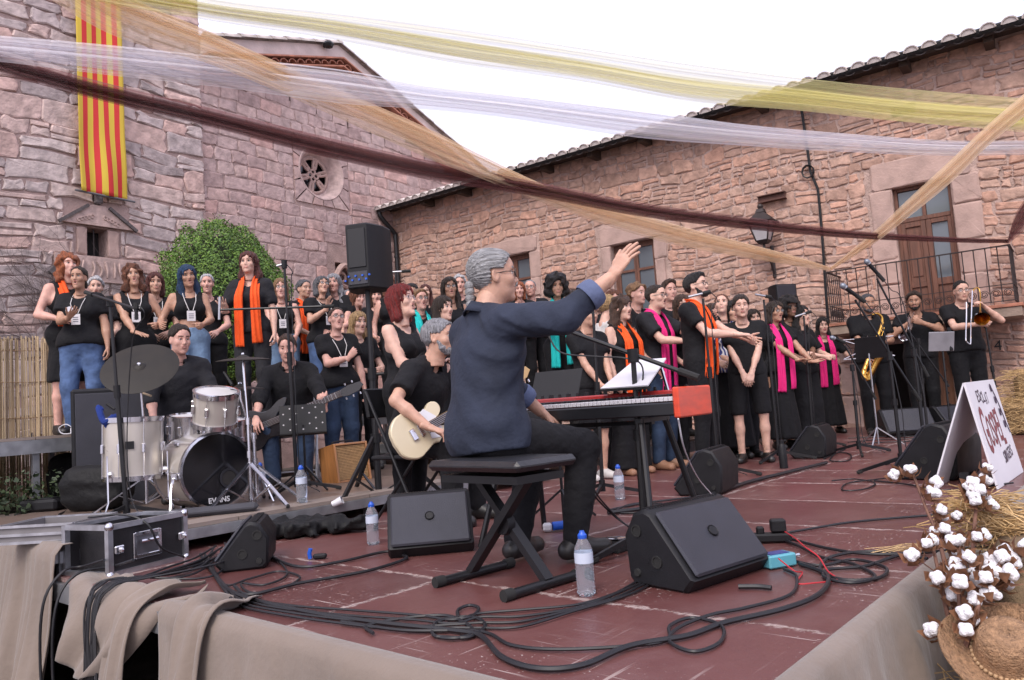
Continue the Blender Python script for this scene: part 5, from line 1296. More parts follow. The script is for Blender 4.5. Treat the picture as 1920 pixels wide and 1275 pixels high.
    if bt in ('trousers', 'jeans', 'wide', 'shorts'):
        rk, ra = {'trousers': (.074, .058), 'jeans': (.076, .06), 'wide': (.105, .135), 'shorts': (.086, .088)}[bt]
        for q in (-1, 1):
            H_, K_, A_ = J[q]; S_.cone(H_, K_, (.098*ag+.008)*s, rk*s*ag, .03); 
            if bt != 'shorts': S_.cone(K_, A_+np.array((0, 0, -.0)), rk*s*ag, ra*s, .03)
        S_.d = S_.d+wrinkle(X, Y, Z, .0045, seed+50, 1.2).astype(np.float32)
        if bt == 'shorts' and not seat: S_.d = np.maximum(S_.d, (.50*s-Z).astype(np.float32))
        S_.d = np.maximum(S_.d, (.055-Z).astype(np.float32))
        if not seat: S_.d = np.maximum(S_.d, (Z-lo_(0, 0, 1.06)[2]).astype(np.float32))
    else:
        hz = {'skirt': .52, 'longskirt': .12, 'knee': .50}[bt]; rr = {'skirt': .2, 'longskirt': .22, 'knee': .2}[bt]
        S_.cone(pel, f(0, 0, hz-.05), (.14*tf)*s, rr*s, .04, ((0, 1, 0), 1.2)); an = np.arctan2(Y, X); S_.d = S_.d+(.010*np.sin(9*an+seed+2*np.sin(4*Z))*np.clip((pel[2]-Z)*2.2, 0, 1)+wrinkle(X, Y, Z, .003, seed+70)).astype(np.float32)
        S_.d = np.maximum(S_.d, (hz*s-Z).astype(np.float32)); S_.d = np.maximum(S_.d, (Z-lo_(0, 0, 1.06)[2]).astype(np.float32))
    nm = {'trousers': 'trousers', 'jeans': 'jeans', 'wide': 'wide_trousers', 'shorts': 'shorts', 'skirt': 'skirt', 'knee': 'skirt', 'longskirt': 'long_skirt'}[bt]
    put(nm, npmesh(nm, *S_.net(), bm), root)
    # ---------- shoes
    if shoes:
        for q in (-1, 1):
            A_ = J[q][2]; td = unit(np.array((q*.22+feet, 1, 0))); Sh = SDF(A_-.2, A_+.26, .015)
            Sh.cone(A_+np.array((0, 0, -.045*s))-td*.045*s, A_+td*.15*s+np.array((0, 0, -.055*s)), .046*s, .040*s, .02); Sh.cone(A_+np.array((0, 0, -.01)), A_+td*.06*s+np.array((0, 0, -.04*s)), .047*s, .04*s, .02)
            Xs, Ys, Zs = Sh.XYZ(); Sh.d = np.maximum(Sh.d, (A_[2]-.083*s-Zs)+0*Sh.d); Sh.d = np.maximum(Sh.d, (Zs-A_[2]-.012)+0*Sh.d)
            put('shoe', npmesh('shoe', *Sh.net(), shoes), root)
    # ---------- glasses
    if glasses:
        g = MB()
        for q in (-1, 1):
            c = (q*.033, .104, .008); g.tube([(c[0]+.024*math.cos(t), c[1]-.010*abs(math.cos(t))*(1 if q*math.cos(t) > 0 else .2), c[2]+.018*math.sin(t)) for t in [2*math.pi*k/14 for k in range(15)]], .0024, 5)
            g.tube([(q*.057, .094, .012), (q*.076, .05, .012), (q*.08, -.005, .006)], .002, 5)
        g.tube([(-.01, .104, .012), (0, .109, .015), (.01, .104, .012)], .0022, 5)
        o = g.obj('glasses', glasses, root); o.matrix_local = HM
        for q in (-1, 1):
            b = MB(); b.lathe([(.0001, 0), (.022, 0)], 12, (0, 0, 0), Matrix.Rotation(math.pi/2, 3, 'X')); l_ = b.obj('lens', MT_lens, o); l_.location = (q*.033, .101, .008); l_.scale = (1, 1, .8)
    # ---------- scarf
    if scarf:
        dp = (.112*(.6+.4*fat)+.022)/1.2+(.035 if not male else .012)
        z0 = 1.42-scarf_len
        pts = [(.088, dp-.02, z0), (.086, dp, z0+.15), (.082, dp+.012, 1.22), (.078, dp-.01, 1.32), (.074, .075, 1.41), (.070, .02, 1.462), (.04, -.055, 1.485), (0, -.078, 1.49)]
        pts = pts+[(-x+.004, y, z+(.03 if i > 5 else 0)) for i, (x, y, z) in enumerate(pts[-2::-1])]
        P_ = smooth_path([Vector(ub(*p)) for p in pts], 6); k = len(P_); vs_ = []; fs_ = []; n = 12; cz = Vector(ub(0, -.02, 1.2)); axs = Vector(ub(0, 0, 1.4)-ub(0, 0, 1.2)).normalized()
        for i, p in enumerate(P_):
            t = (P_[min(i+1, k-1)]-P_[max(i-1, 0)]).normalized(); rd = p-cz; rd = (rd-axs*rd.dot(axs)); rd.y = rd.y*1.6; rd.normalize()
            wdir = t.cross(rd).normalized(); nn = wdir.cross(t).normalized(); e = min(i, k-1-i)/(k/2); wv = (.105-.03*min(1, e*1.6))*s
            if nn.dot(rd) < 0: nn = -nn
            for j in range(n+1):
                x = j/n-.5; vs_.append(p+wdir*(wv*x)+nn*(.009*math.sin(x*14+seed+i*.12)+.012*(1-4*x*x)*.5+.006))
        for i in range(k-1):
            for j in range(n): a = i*(n+1)+j; fs_.append((a, a+1, a+n+2, a+n+1))
        o = MB().add(vs_, fs_).obj('scarf', scarf, root, smooth='all'); o.modifiers.new('thickness', 'SOLIDIFY').thickness = .006
    # ---------- lanyard and paper badge
    if badge:
        dp = (.112*(.6+.4*fat)+.03)/1.2+(.055 if not male else .02); b = MB(); bz = 1.17
        for q in (-1, 1): b.tube([Vector(ub(*p)) for p in ((q*.06, -.03, 1.48), (q*.066, .05, 1.43), (q*.055, dp-.02, 1.34), (q*.02, dp+.012, bz+.06))], .0035, 5)
        lw = b.obj('lanyard', F_white, root); c = Vector(ub(.0, dp+.016, bz)); b = MB(); b.box(c, (.085*s, .004, .11*s), Matrix(Rl.tolist()), .001); o = b.obj('paper_badge', M('badge_paper', (.62, .60, .62), .6, var=.05), root)
        b = MB()
        for k in range(3): b.box(c+Vector(Rl @ np.array((0, .0032, .02-.02*k)))*1, (.05*s, .002, .006), Matrix(Rl.tolist()))
        b.obj('badge_print', M('badge_ink', (.05, .05, .09), .6), root)
        if badge > 1:
            b = MB(); c2 = c+Vector(Rl @ np.array((.05, .004, .09))); b.lathe([(.0001, .003), (.034, .003), (.036, 0), (.0001, -.002)], 14, c2, Matrix(Rl.tolist()) @ Matrix.Rotation(-math.pi/2, 3, 'X')); b.obj('button_badge', M('button_white', (.6, .6, .66), .35), root)
    root['_hm'] = [c for r_ in HM for c in r_]
    return root, HM, arm
def HEADTOP(px, py, Y, h, floor=None):
    """stand a person of height h so that the crown shows at px,py at depth Y; floor None = free"""
    p = DY(px, py, Y); return Vector((p.x, p.y, floor if floor is not None else p.z-h))
def STAND(px, py, h, floor):
    """crown seen at px,py while standing on a known floor level"""
    p = G(px, py, floor+h+.02); return Vector((p.x, p.y, floor))
# ================================================================== the cast
def H2(q, t, h='relax', p=None, e=None, d=None): return dict(t=t, h=h, p=p, e=e, d=d)
CLASP = dict(R=dict(t=(.035, .22, .90), h='relax', p=(0, -1, 0)), L=dict(t=(-.035, .23, .90), h='relax', p=(0, -1, 0)))
CLAP = dict(R=dict(t=(.07, .36, 1.17), h='flat', p=(-1, 0, 0), d=(-.1, .6, .8)), L=dict(t=(-.07, .36, 1.19), h='flat', p=(1, 0, 0), d=(.1, .6, .8)))
FRONT = dict(R=dict(t=(.10, .28, 1.02), h='relax', p=(-.7, 0, -.7)), L=dict(t=(-.10, .28, 1.04), h='relax', p=(.7, 0, -.7)))
def toloc(loc, az, P):
    a = rad(az); d = Vector(P)-Vector(loc); return (d.x*math.cos(a)-d.y*math.sin(a), d.x*math.sin(a)+d.y*math.cos(a), d.z)
def C(label, px, py, h, fl, az, **k): return person(label, STAND(px, py, h, fl), az, h=h, **k)
# ---- left row on the tall platform
C('woman with curly ginger hair, orange scarf and sleeveless black dress at the far left', 125, 478, 1.78, PZ, 128, hair=('curly', 'ginger'), tone='pink', fat=1.12, top=('dress', None), bottom=('knee', None), scarf=SC_or, head=(0, 8, 0), mouth='closed', R=dict(t=(.16, .22, 1.08), e=(.6, -.8, -.4)), L=dict(t=(-.1, .25, 1.05)), scarf_len=.4)
C('heavy woman in black T-shirt and blue jeans with white badges at the far left', 150, 503, 1.6, PZ, 165, hair=('ponytail', 'dkbrown'), tone='tan', fat=1.34, top=('tee', None), bottom=('jeans', F_jean), hres=.0065, head=(8, 2, 0), R=dict(t=(.02, .36, 1.17), h='open', p=(-.4, .3, .8), d=(-.5, .5, .5)), L=dict(t=(-.27, .08, .84)), badge=2, stance=.11)
C('grey haired singer mostly hidden behind the woman in blue jeans', 179, 522, 1.68, PZ, 150, hair=('curlyshort', 'white'), **FRONT)
C('woman with curly brown hair in black shoulder strap top at the left microphone', 250, 500, 1.64, PZ, 150, hair=('curly', 'auburn'), tone='tan', fat=1.1, top=('tank', None), head=(0, 10, 4), R=dict(t=(.02, .33, .98), h='open', p=(0, -.3, -1), d=(-.6, .6, -.2)), L=dict(t=(-.2, .26, 1.08), h='grip'), badge=1)
C('smiling woman with auburn hair behind the curly haired singer', 290, 514, 1.68, PZ, 150, hair=('bob', 'darkred'), tone='mid', mouth='closed', badge=1, **FRONT)
C('young woman with long blue hair, black crop top and denim shorts', 352, 500, 1.62, PZ, 152, hair=('longfront', 'blue'), tone='tan', fat=1.08, top=('crop', None), bottom=('shorts', F_ljean), head=(-6, -4, 8), R=dict(t=(.3, .2, 1.08), h='relax', e=(.4, -.5, -.8)), L=dict(t=(-.1, .3, 1.06), h='grip', p=(.6, -.5, 0)), badge=1, shoes=MT_shoew)
C('fair haired singer half hidden behind the blue haired woman', 388, 515, 1.68, PZ, 160, hair=('short', 'white'), tone='pink', **FRONT)
C('woman with long dark red hair and orange scarf in front of the bush', 467, 475, 1.72, PZ, 176, hair=('long', 'darkred'), tone='fair', top=('blouse', F_black2), bottom=('trousers', F_grey), scarf=SC_or, scarf_len=.66, head=(4, 4, 0), mouth='closed', R=dict(t=(.17, .3, 1.12), h='open', p=(0, .2, 1), d=(.1, .6, .6)), L=dict(t=(-.25, .1, .85)))
C('woman with strawberry blonde hair, glasses and badge in black vest', 525, 526, 1.66, PZ, 160, hair=('bob', 'sand'), tone='pink', fat=1.18, top=('tank', None), bottom=('jeans', F_ljean), glasses=MT_frame, badge=1, R=dict(t=(.08, .3, .98), h='fist', p=(-.8, 0, -.4)), L=dict(t=(-.14, .3, 1.0), h='fist', p=(.8, 0, -.4)), head=(0, 6, 0))
C('grey haired man with orange scarf in the back row beside the bush', 566, 527, 1.74, PZ, 130, male=True, hair=('short', 'dkgrey'), tone='mid', scarf=SC_or, mouth='closed', **FRONT)
C('singing woman with dark bob raising her hand to her chest', 600, 520, 1.66, PZ, 140, hair=('bob', 'dkgrey'), tone='mid', fat=1.08, bottom=('jeans', F_jean), glasses=MT_frame, badge=1, head=(0, 14, -6), R=dict(t=(.08, .3, 1.3), h='open', p=(-.4, .8, .2), d=(0, .2, 1)), L=dict(t=(-.12, .3, 1.02), h='fist'))
C('person with long grey hair in the back row beside the dark bob', 626, 515, 1.72, PZ, 178, hair=('longwavy', 'grey'), tone='pink', **FRONT)
C('pink faced singer in the back row left of the loudspeaker pole', 651, 546, 1.62, PZ, 150, male=True, hair=('thin', 'grey'), tone='pink', **FRONT)
C('woman with chestnut hair over one bare shoulder in front of the loudspeaker pole', 664, 546, 1.5, PZ, 118, hair=('long', 'auburn'), tone='pink', top=('tank', None), R=dict(t=(.2, .2, 1.0)), L=dict(t=(-.1, .28, 1.05)), mouth='closed')
C('woman with tied back hair, glasses and paper badge singing beside the bass player', 628, 580, 1.6, RZ, 150, hair=('ponytail', 'brown'), tone='pink', fat=1.3, bottom=('jeans', F_jeand), glasses=MT_frame, badge=1, head=(0, 12, -4), R=dict(t=(-.02, .32, 1.2), h='grip', p=(-.6, -.4, .4), d=(-.5, .3, .7)), L=dict(t=(-.25, .1, .85)))
C('blonde woman singing behind the loudspeaker pole', 668, 588, 1.6, RZ, 140, hair=('long', 'blonde'), tone='fair', fat=1.05, R=dict(t=(.06, .28, 1.08), h='relax'), L=dict(t=(-.14, .26, 1.1), h='grip'))
C('singer looking out behind the loudspeaker pole', 703, 541, 1.66, PZ, 160, hair=('bob', 'brown'), tone='pink', **FRONT)
C('woman with short auburn hair and sleeveless top in the back row by the downpipe', 731, 520, 1.68, PZ, 178, hair=('bob', 'auburn'), tone='pink', top=('tank', None), head=(0, 5, 0), R=dict(t=(.22, .1, .9)), L=dict(t=(-.1, .28, 1.0)))
C('woman with bright red bob, round glasses and sleeveless black top', 748, 540, 1.56, 0, 118, hair=('bob', 'red'), tone='fair', fat=1.15, top=('tank', None), bottom=('trousers', None), glasses=M('clear_frame', (.45, .35, .35), .3), head=(-4, 12, 0), R=dict(t=(.05, .33, 1.1), h='fist', e=(.5, -.6, -.6)), L=dict(t=(-.1, .33, 1.14), h='fist'), hres=.0055)
C('dark haired singer in the back row behind the red bob', 770, 534, 1.62, PZ, 160, hair=('bob', 'black'), tone='mid', **FRONT)
C('woman with curly blonde hair, glasses and teal scarf', 786, 546, 1.62, .4, 150, hair=('curlyshort', 'sand'), tone='pink', scarf=SC_tl, glasses=MT_frame, head=(0, 8, 0), fat=1.1, R=dict(t=(.05, .3, 1.05), h='grip'), L=dict(t=(-.1, .3, 1.12), h='grip'))
C('woman with long reddish hair singing open mouthed in the back row', 797, 536, 1.62, PZ, 175, hair=('long', 'darkred'), tone='fair', head=(0, 12, 0), **FRONT)
C('woman with brown fringe, glasses and star earring', 842, 522, 1.7, .4, 165, hair=('longfront', 'dkbrown'), tone='tan', top=('tank', None), glasses=MT_frame, head=(0, 4, 3), **FRONT)
C('white haired head behind the woman with the star earring', 860, 518, 1.72, PZ, 170, hair=('curlyshort', 'white'), tone='pink', **FRONT)
C('young woman with straight dark hair singing behind the guitarist', 826, 560, 1.58, RZ, 128, hair=('long', 'dkbrown'), tone='fair', top=('tank', None), head=(0, 4, 0), R=dict(t=(.2, .1, .95)), L=dict(t=(-.1, .28, 1.0)))
C('dark curly haired singer hidden behind the conductor', 872, 574, 1.5, .4, 150, hair=('longcurly', 'dkbrown'), tone='mid', **FRONT)
C('brown haired woman glimpsed between the blonde and the curly girl', 1146, 546, 1.64, .22, 170, hair=('bob', 'auburn'), tone='pink', **FRONT)
C('dark haired singer in the gap beside the teal scarf woman', 1072, 548, 1.6, .4, 165, hair=('bob', 'dkbrown'), tone='mid', **FRONT)
C('brown haired singer in the back row right of the bearded man', 1275, 556, 1.66, 0, 175, hair=('bob', 'brown'), tone='fair', **FRONT)
C('fair haired singer glimpsed behind the boy beside the keyboard', 1116, 546, 1.66, .22, 168, hair=('short', 'sand'), tone='fair', male=True, **FRONT)
C('dark haired woman glimpsed between the printed top and the boy in shorts', 1372, 566, 1.6, 0, 180, hair=('bob', 'black'), tone='mid', **FRONT)
C('redhead in the back row beside the bald man', 972, 530, 1.66, .7, 175, hair=('bob', 'ginger'), tone='pink', **FRONT)
C('bald man with glasses in the back row below the house window', 994, 527, 1.7, .7, 190, male=True, hair=('thin', 'grey'), tone='pink', glasses=MT_frame, mouth='closed', **FRONT)
C('woman with big black curls and teal scarf behind the raised arm', 1041, 521, 1.66, .4, 172, hair=('afro', 'black'), tone='tan', top=('tank', None), scarf=SC_tl, scarf_len=.72, head=(0, -2, 0), mouth='closed', R=dict(t=(.12, .3, 1.12), h='grip'), L=dict(t=(-.1, .3, 1.1), h='grip'))
C('boy with short black hair in plain black T-shirt beside the keyboard', 1096, 572, 1.54, 0, 145, male=True, hair=('short', 'black'), tone='mid', mouth='closed', R=dict(t=(.08, .24, .92)), L=dict(t=(-.05, .26, .90)), bottom=('shorts', None), shoes=MT_shoew)
C('blonde woman in white top turned away from the camera', 1131, 553, 1.7, 0, 62, hair=('bun', 'blonde'), tone='fair', top=('tank', F_white), mouth='closed')
C('young woman with long curly brown hair and orange scarf singing', 1160, 558, 1.62, 0, 142, hair=('longcurly', 'brown'), tone='fair', top=('tank', None), scarf=SC_or, scarf_len=.8, head=(0, 2, 0), R=dict(t=(.24, .12, .9)), L=dict(t=(-.26, .2, 1.0)), bottom=('wide', None), shoes=M('tan_sandal', (.25, .13, .08), .6))
C('young blond man with wavy hair in the back behind the curly girl', 1188, 535, 1.72, .22, 138, male=True, hair=('curlyshort', 'sand'), tone='pink', mouth='closed', **FRONT)
C('man with receding dark hair, glasses and pink scarf clapping', 1222, 536, 1.75, 0, 132, male=True, hair=('crop', 'dkbrown'), tone='fair', top=('shirt', F_black2), bottom=('jeans', F_jeand), scarf=SC_pk, scarf_len=.75, glasses=MT_frame, R=dict(t=(.12, .42, 1.16), h='open', p=(-1, 0, 0), d=(-.2, .7, .7)), L=dict(t=(-.12, .46, 1.3), h='open', p=(1, 0, .2), d=(-.1, .7, .6)), beard=None, shoes=M('tan_sandal', (.25, .13, .08), .6))
C('tall fair young man with tousled brown hair behind the man in the pink scarf', 1250, 529, 1.74, .22, 165, male=True, hair=('quiff', 'brown'), tone='pink', mouth='closed', **FRONT)
C('tall bearded man with black hair, glasses and orange scarf clapping', 1298, 515, 1.78, 0, 126, male=True, hair=('quiff', 'black'), tone='fair', beard='black', bottom=('trousers', None), scarf=SC_or, scarf_len=.62, glasses=MT_frame, mouth='closed', head=(0, 6, 0), R=dict(t=(.1, .4, 1.15), h='relax', p=(0, -.4, -1), d=(-.5, .7, -.1)), L=dict(t=(-.06, .42, 1.12), h='open', p=(1, 0, 0)))
C('woman with brown hair peering out behind the bearded man', 1331, 572, 1.62, 0, 170, hair=('bob', 'brown'), tone='pink', mouth='closed', **FRONT)
C('heavy woman in blue and white printed top looking upwards', 1352, 553, 1.68, 0, 190, hair=('bun', 'auburn'), tone='fair', fat=1.3, top=('tee', F_print), bottom=('longskirt', None), head=(10, 16, 0), mouth='closed', **FRONT)
C('boy with dark fringe in black T-shirt and shorts with hands clasped', 1387, 557, 1.58, 0, 196, male=True, hair=('fringe', 'dkbrown'), tone='fair', bottom=('shorts', None), mouth='closed', head=(-6, 0, 0), shoes=MT_shoe, stance=.115, hres=.0062, **CLASP)
C('young woman with long brown hair leaning out behind the boy', 1422, 580, 1.66, 0, 178, hair=('long', 'dkbrown'), tone='fair', tilt=7, head=(0, 0, 8), **FRONT)
C('woman with dark fringe, glasses and pink scarf in a long black skirt', 1447, 568, 1.64, 0, 158, hair=('bob', 'dkbrown'), tone='tan', glasses=MT_frame, scarf=SC_pk, scarf_len=.75, bottom=('longskirt', None), R=dict(t=(-.05, .36, .98), h='open', p=(0, 0, 1), d=(-.4, .7, 0)), L=dict(t=(-.2, .34, 1.0), h='open', p=(.3, 0, 1), d=(-.2, .8, 0)))
C('dark skinned singer with black curls behind the woman in the pink scarf', 1476, 561, 1.74, 0, 170, hair=('afro', 'black'), tone='dark', mouth='closed', **FRONT)
C('woman with long wavy black hair and glasses in black blouse and flared trousers', 1497, 577, 1.62, 0, 148, hair=('longwavy', 'black'), tone='fair', glasses=MT_frame, top=('blouse', None), bottom=('wide', None), head=(0, 4, 0), R=dict(t=(.0, .3, 1.08), h='fist'), L=dict(t=(-.14, .3, 1.08), h='fist'))
C('woman with long black hair, red lipstick and pink scarf at the right microphone', 1540, 598, 1.58, 0, 188, hair=('long', 'black'), tone='fair', rouge=True, scarf=SC_pk, scarf_len=.72, bottom=('longskirt', None), top=('blouse', None), mouth='closed', R=dict(t=(.18, .26, 1.1), h='open', p=(-.5, .6, .3), d=(0, .3, 1)), L=dict(t=(-.32, .28, 1.13), h='grip', e=(-.5, -.5, -.8)))
# ---- horns
SAX = person('saxophone player in black polo shirt with short greying hair', STAND(1622, 552, 1.78, 0), 190, h=1.78, male=True, hair=('crop', 'dkgrey'), tone='tan', fat=1.1, top=('shirt', None), beard='dkgrey', mouth='closed', head=(-6, -8, 0), R=dict(t=(.1, .27, .87), h='grip', p=(-.8, 0, .2)), L=dict(t=(-.08, .3, 1.12), h='grip', p=(.8, 0, .3)))
TRU = person('trumpet player in black T-shirt with dark curly hair and beard', STAND(1712, 548, 1.76, 0), 196, h=1.76, male=True, hair=('curlyshort', 'dkbrown'), tone='tan', beard='black', mouth='closed', head=(14, -8, 0), R=dict(t=(.12, .26, 1.36), h='fist', e=(.8, -.1, -.7), p=(-.8, 0, 0)), L=dict(t=(.0, .3, 1.33), h='grip', e=(-.9, .1, -.7), p=(.6, 0, .3)))
TRO = person('trombone player in black T-shirt and trousers with glasses', STAND(1797, 528, 1.82, 0), 186, h=1.82, male=True, hair=('crop', 'black'), tone='fair', glasses=MT_frame, mouth='closed', fat=1.08, head=(6, -6, 0), R=dict(t=(.02, .38, 1.2), h='grip', e=(.8, -.2, -.8)), L=dict(t=(-.16, .2, 1.4), h='grip', e=(-.9, -.1, -.8)))
# ---- rhythm section
dl = DY(330, 603, 6.45); DRUM_LOC = Vector((dl.x, dl.y, RZ))
DRM = person('drummer in black shirt with short dark hair seated at the kit', DRUM_LOC, 150, h=1.8, male=True, hair=('short', 'dkbrown'), tone='pink', top=('longshirt', F_black2), bottom=('trousers', F_grey), beard=None, mouth='closed', seat=.50, lean=6, head=(-16, -6, 0), R=dict(t=(.22, .38, 1.02), h='grip', p=(-.5, -.3, -.8), e=(.8, -.6, -.6)), L=dict(t=(-.24, .36, 1.0), h='grip', p=(.5, -.3, -.8)))
bl_ = DY(537, 667, 7.0); BASS_LOC = Vector((bl_.x, bl_.y+.15, RZ)); bb = DY(500, 796, BASS_LOC.y-.52); bh = DY(652, 733, BASS_LOC.y-.46)
BAS = person('bass guitarist in black shirt and jeans seated behind the amplifier', BASS_LOC, 172, h=1.78, male=True, fat=1.1, hair=('short', 'brown'), tone='pink', top=('longshirt', None), bottom=('jeans', F_jeand), mouth='closed', seat=.45, lean=16, head=(0, -6, 0), R=dict(t=toloc(BASS_LOC, 172, bb.lerp(bh, -.12)+Vector((0, -.07, .03))), w=True, h='relax', p=(-.2, -1, 0), e=(.9, -.5, -.4)), L=dict(t=toloc(BASS_LOC, 172, bb.lerp(bh, .68)+Vector((.02, -.01, -.06))), w=True, h='grip', p=(.2, -1, .3), d=(.1, .2, 1), e=(-.6, -.1, -.9)))
gl_ = DY(838, 616, 4.95); GUIT_LOC = Vector((gl_.x-.30, gl_.y+.20, 0)); gb_ = DY(796, 804, GUIT_LOC.y-.42); gh = DY(960, 712, GUIT_LOC.y-.02)
GUI = person('electric guitarist with grey hair in black short sleeved shirt seen half from the side', GUIT_LOC, 122, h=1.76, male=True, hair=('short', 'grey'), tone='mid', top=('shirt', None), bottom=('trousers', None), beard='grey', mouth='closed', seat=.45, lean=24, head=(-14, 6, 0), R=dict(t=toloc(GUIT_LOC, 122, DY(802, 800, gb_.y-.09)), w=True, h='relax', p=(.4, -.8, -.2), d=toloc(Vector((0, 0, 0)), 122, Vector((.8, .05, -.3))), e=(.9, -.6, .1)), L=dict(t=toloc(GUIT_LOC, 122, gb_.lerp(gh, .9)), w=True, h='grip', p=(.2, -1, .2), e=(-.6, -.2, -.9)), hres=.0055, res=.013)
# ---- conductor
cl_ = DY(916, 850, 3.4); COND_LOC = Vector((cl_.x, cl_.y, 0)); CAZ = 48
wr = DY(1146, 520, 3.12); ht = DY(1188, 452, 3.10)
WL = toloc(COND_LOC, CAZ, wr); HD = np.array(toloc(COND_LOC, CAZ, ht))-np.array(WL)
CON, CON_HM, _ = person('seated conductor with grey ponytail and navy shirt raising his right arm', COND_LOC, CAZ, h=1.76, male=True, fat=1.1, slv=.62, cuff=fabric('pale_blue_cuff', (.10, .125, .22)), hair=('tail', 'silver'), tone='mid', top=('longshirt', F_navy), bottom=('trousers', None), glasses=MT_frame, mouth='closed', seat=.51, lean=5, twist=8, head=(22, 4, 0),
    R=dict(t=WL, w=True, h='open', p=(.3, 1, .1), d=tuple(HD), e=(.4, -.6, -.7)), L=dict(t=(-.15, .45, 1.0), h='relax', p=(0, 0, -1)), legs={1: ((.17, .42, .50), (.16, .34, .10)), -1: ((-.15, .42, .52), (-.10, .22, .10))}, res=.0095, hres=.0045)
hm_s = hair_mat('silver', HAIRC['silver'])
# swept-back strands and ponytail
b = MB(); r = random.Random(4)
b = MB()
for k in range(7):
    zc = -.03-.030*k; b.ball((.006*math.sin(k*3), -.122-.002*k, zc), (.026-.0012*k, .026-.0012*k, .024), 10)
for k in range(26): b.tube([(r.uniform(-.012, .012), -.118, -.21), (r.uniform(-.025, .025), -.12+r.uniform(-.015, .015), -.26), (r.uniform(-.03, .03), -.12+r.uniform(-.02, .02), -.30)], [.004, .003, .001], 4, False)
o = b.obj('ponytail', hm_s, CON, smooth='all'); o.matrix_local = CON_HM
b = MB()
for k in range(24): x = -.026+.052*k/23; b.tube([(x*.6, .108, -.038), (x, .107-.2*abs(x), -.047), (x*1.25, .098-.3*abs(x), -.055-.1*abs(x))], [.004, .0045, .002], 4, False)
o = b.obj('moustache', hm_s, CON, smooth='all'); o.matrix_local = CON_HM
# ================================================================== GEAR
MT_plastic = M('black_plastic', (.009, .009, .011), .5, spec=.3, var=.2, vs=14, bump=.12, bs=260)
MT_grille = M('black_steel_grille', (.034, .035, .047), .42, metal=.2, var=.12, vs=8, bump=.35, bs=420)  # colour raised and blued to carry the sky light on the grille faces
MT_rubber = M('black_rubber', (.012, .012, .012), .8); MT_chrome = M('chrome', (.68, .68, .72), .16, metal=1., var=.1); MT_alu = M('aluminium_edge', (.55, .56, .6), .32, metal=.9, var=.15, vs=20)
MT_stand = M('stand_paint', (.013, .013, .015), .38, metal=.25, var=.15); MT_cable = M('cable_rubber', (.010, .010, .013), .5, var=.2)
MT_mesh = M('microphone_mesh', (.2, .22, .26), .4, metal=.6, var=.3, vs=200); MT_white = M('white_plastic', (.62, .62, .66), .4, var=.05); MT_paper = M('paper', (.62, .61, .66), .7, var=.05)
MT_bolt = M('zinc_bolt', (.45, .45, .48), .35, metal=.9)
MT_led = M('blue_tape', (.01, .09, .5), .5)
def MBX(): return MB()
# ---- stage monitors
def wedge(label, P, az, w_=.56, k=1.0, logo=True, tip=0.):
    R_ = Matrix.Rotation(-rad(az), 3, 'Z')
    t = thing('stage_monitor', label, 'speaker', P, -rad(az), 'wedge monitors on stage')
    pf = [(-.20, .03), (-.17, .0), (.13, .0), (.175, .055), (-.045, .335), (-.085, .35), (-.15, .33), (-.215, .22)]
    pf = [(y*k, z*k) for y, z in pf]; ex, ey, ez = Vector((0, 1, 0)), Z3, Vector((1, 0, 0))
    MB().prism(pf, (-w_/2, 0, 0), ex, ey, ez, w_, bev=.012).obj('cabinet', MT_plastic, t)
    a, b2 = Vector((0, .178, .062))*k, Vector((0, -.04, .337))*k; d = (b2-a).normalized(); n = Vector((0, d.z, -d.y)); n = n if n.z > 0 else -n
    Rg = Matrix((Vector((1, 0, 0)), d, n)).transposed()
    MB().box((a+b2)/2+n*.006, (w_-.035, (b2-a).length-.012, .018), Rg, .008).obj('grille', MT_grille, t)
    if logo: MB().lathe([(.0001, .004), (.019, .004), (.021, .001), (.024, .004), (.024, 0)], 18, (a+b2)/2+n*.016+d*.01, Rg).obj('logo_badge', MT_plastic, t)
    tb = MB(); c = Vector((0, -.10, .343))*k
    for i in range(26): tb.box((-w_*.42+w_*.84*i/25, c.y, c.z), (.006, .05*k, .012), None)
    tb.obj('vent_ribs', MT_plastic, t)
    for sx in (-1, 1):
        for (y, z) in ((-.13, .25), (-.02, .12)): MB().lathe([(.0001, .0), (.018, 0), (.018, .004), (.024, .004), (.024, -.004)], 12, (sx*(w_/2+.001), y*k, z*k), Matrix.Rotation(sx*math.pi/2, 3, 'Y')).obj('pole_socket', MT_rubber, t)
        MB().lathe([(.0001, .008), (.014, .008), (.016, 0)], 10, (sx*(w_/2), -.14*k, .06*k), Matrix.Rotation(sx*math.pi/2, 3, 'Y')).obj('rubber_foot', MT_rubber, t)
    return t
def edge_az(p0, p1):      # facing of an object whose lower front edge runs p0 -> p1 (left to right as seen)
    d = (p1-p0); d.z = 0; d.normalize(); f = Vector((d.y, -d.x, 0)); return math.degrees(math.atan2(f.x, f.y))
p0, p1 = G(1310, 1090, .05), G(1446, 1046, .05); az = edge_az(p0, p1); f = Vector((math.sin(rad(az)), math.cos(rad(az)), 0)); c = (p0+p1)/2-f*.175; c.z = .002
wedge('large black stage monitor in front of the keyboard beside a water bottle', c+f*.02, az, (p1-p0).length+.03, .82)
p0, p1 = G(727, 1040, .03), G(890, 1025, .03); az = edge_az(p0, p1); f = Vector((math.sin(rad(az)), math.cos(rad(az)), 0)); c = (p0+p1)/2-f*.16; c.z = .002
wedge('black stage monitor facing the camera below the guitarist', c, az, (p1-p0).length, .84)
p = G(462, 1066, 0); wedge('black stage monitor lying among cables beside the flight case', Vector((p.x-.05, p.y+.13, .002)), 258, .40, .66, False)
p = G(1330, 925, 0); wedge('black stage monitor at the feet of the bearded man', Vector((p.x, p.y+.1, .002)), 300, .46, .9, False)
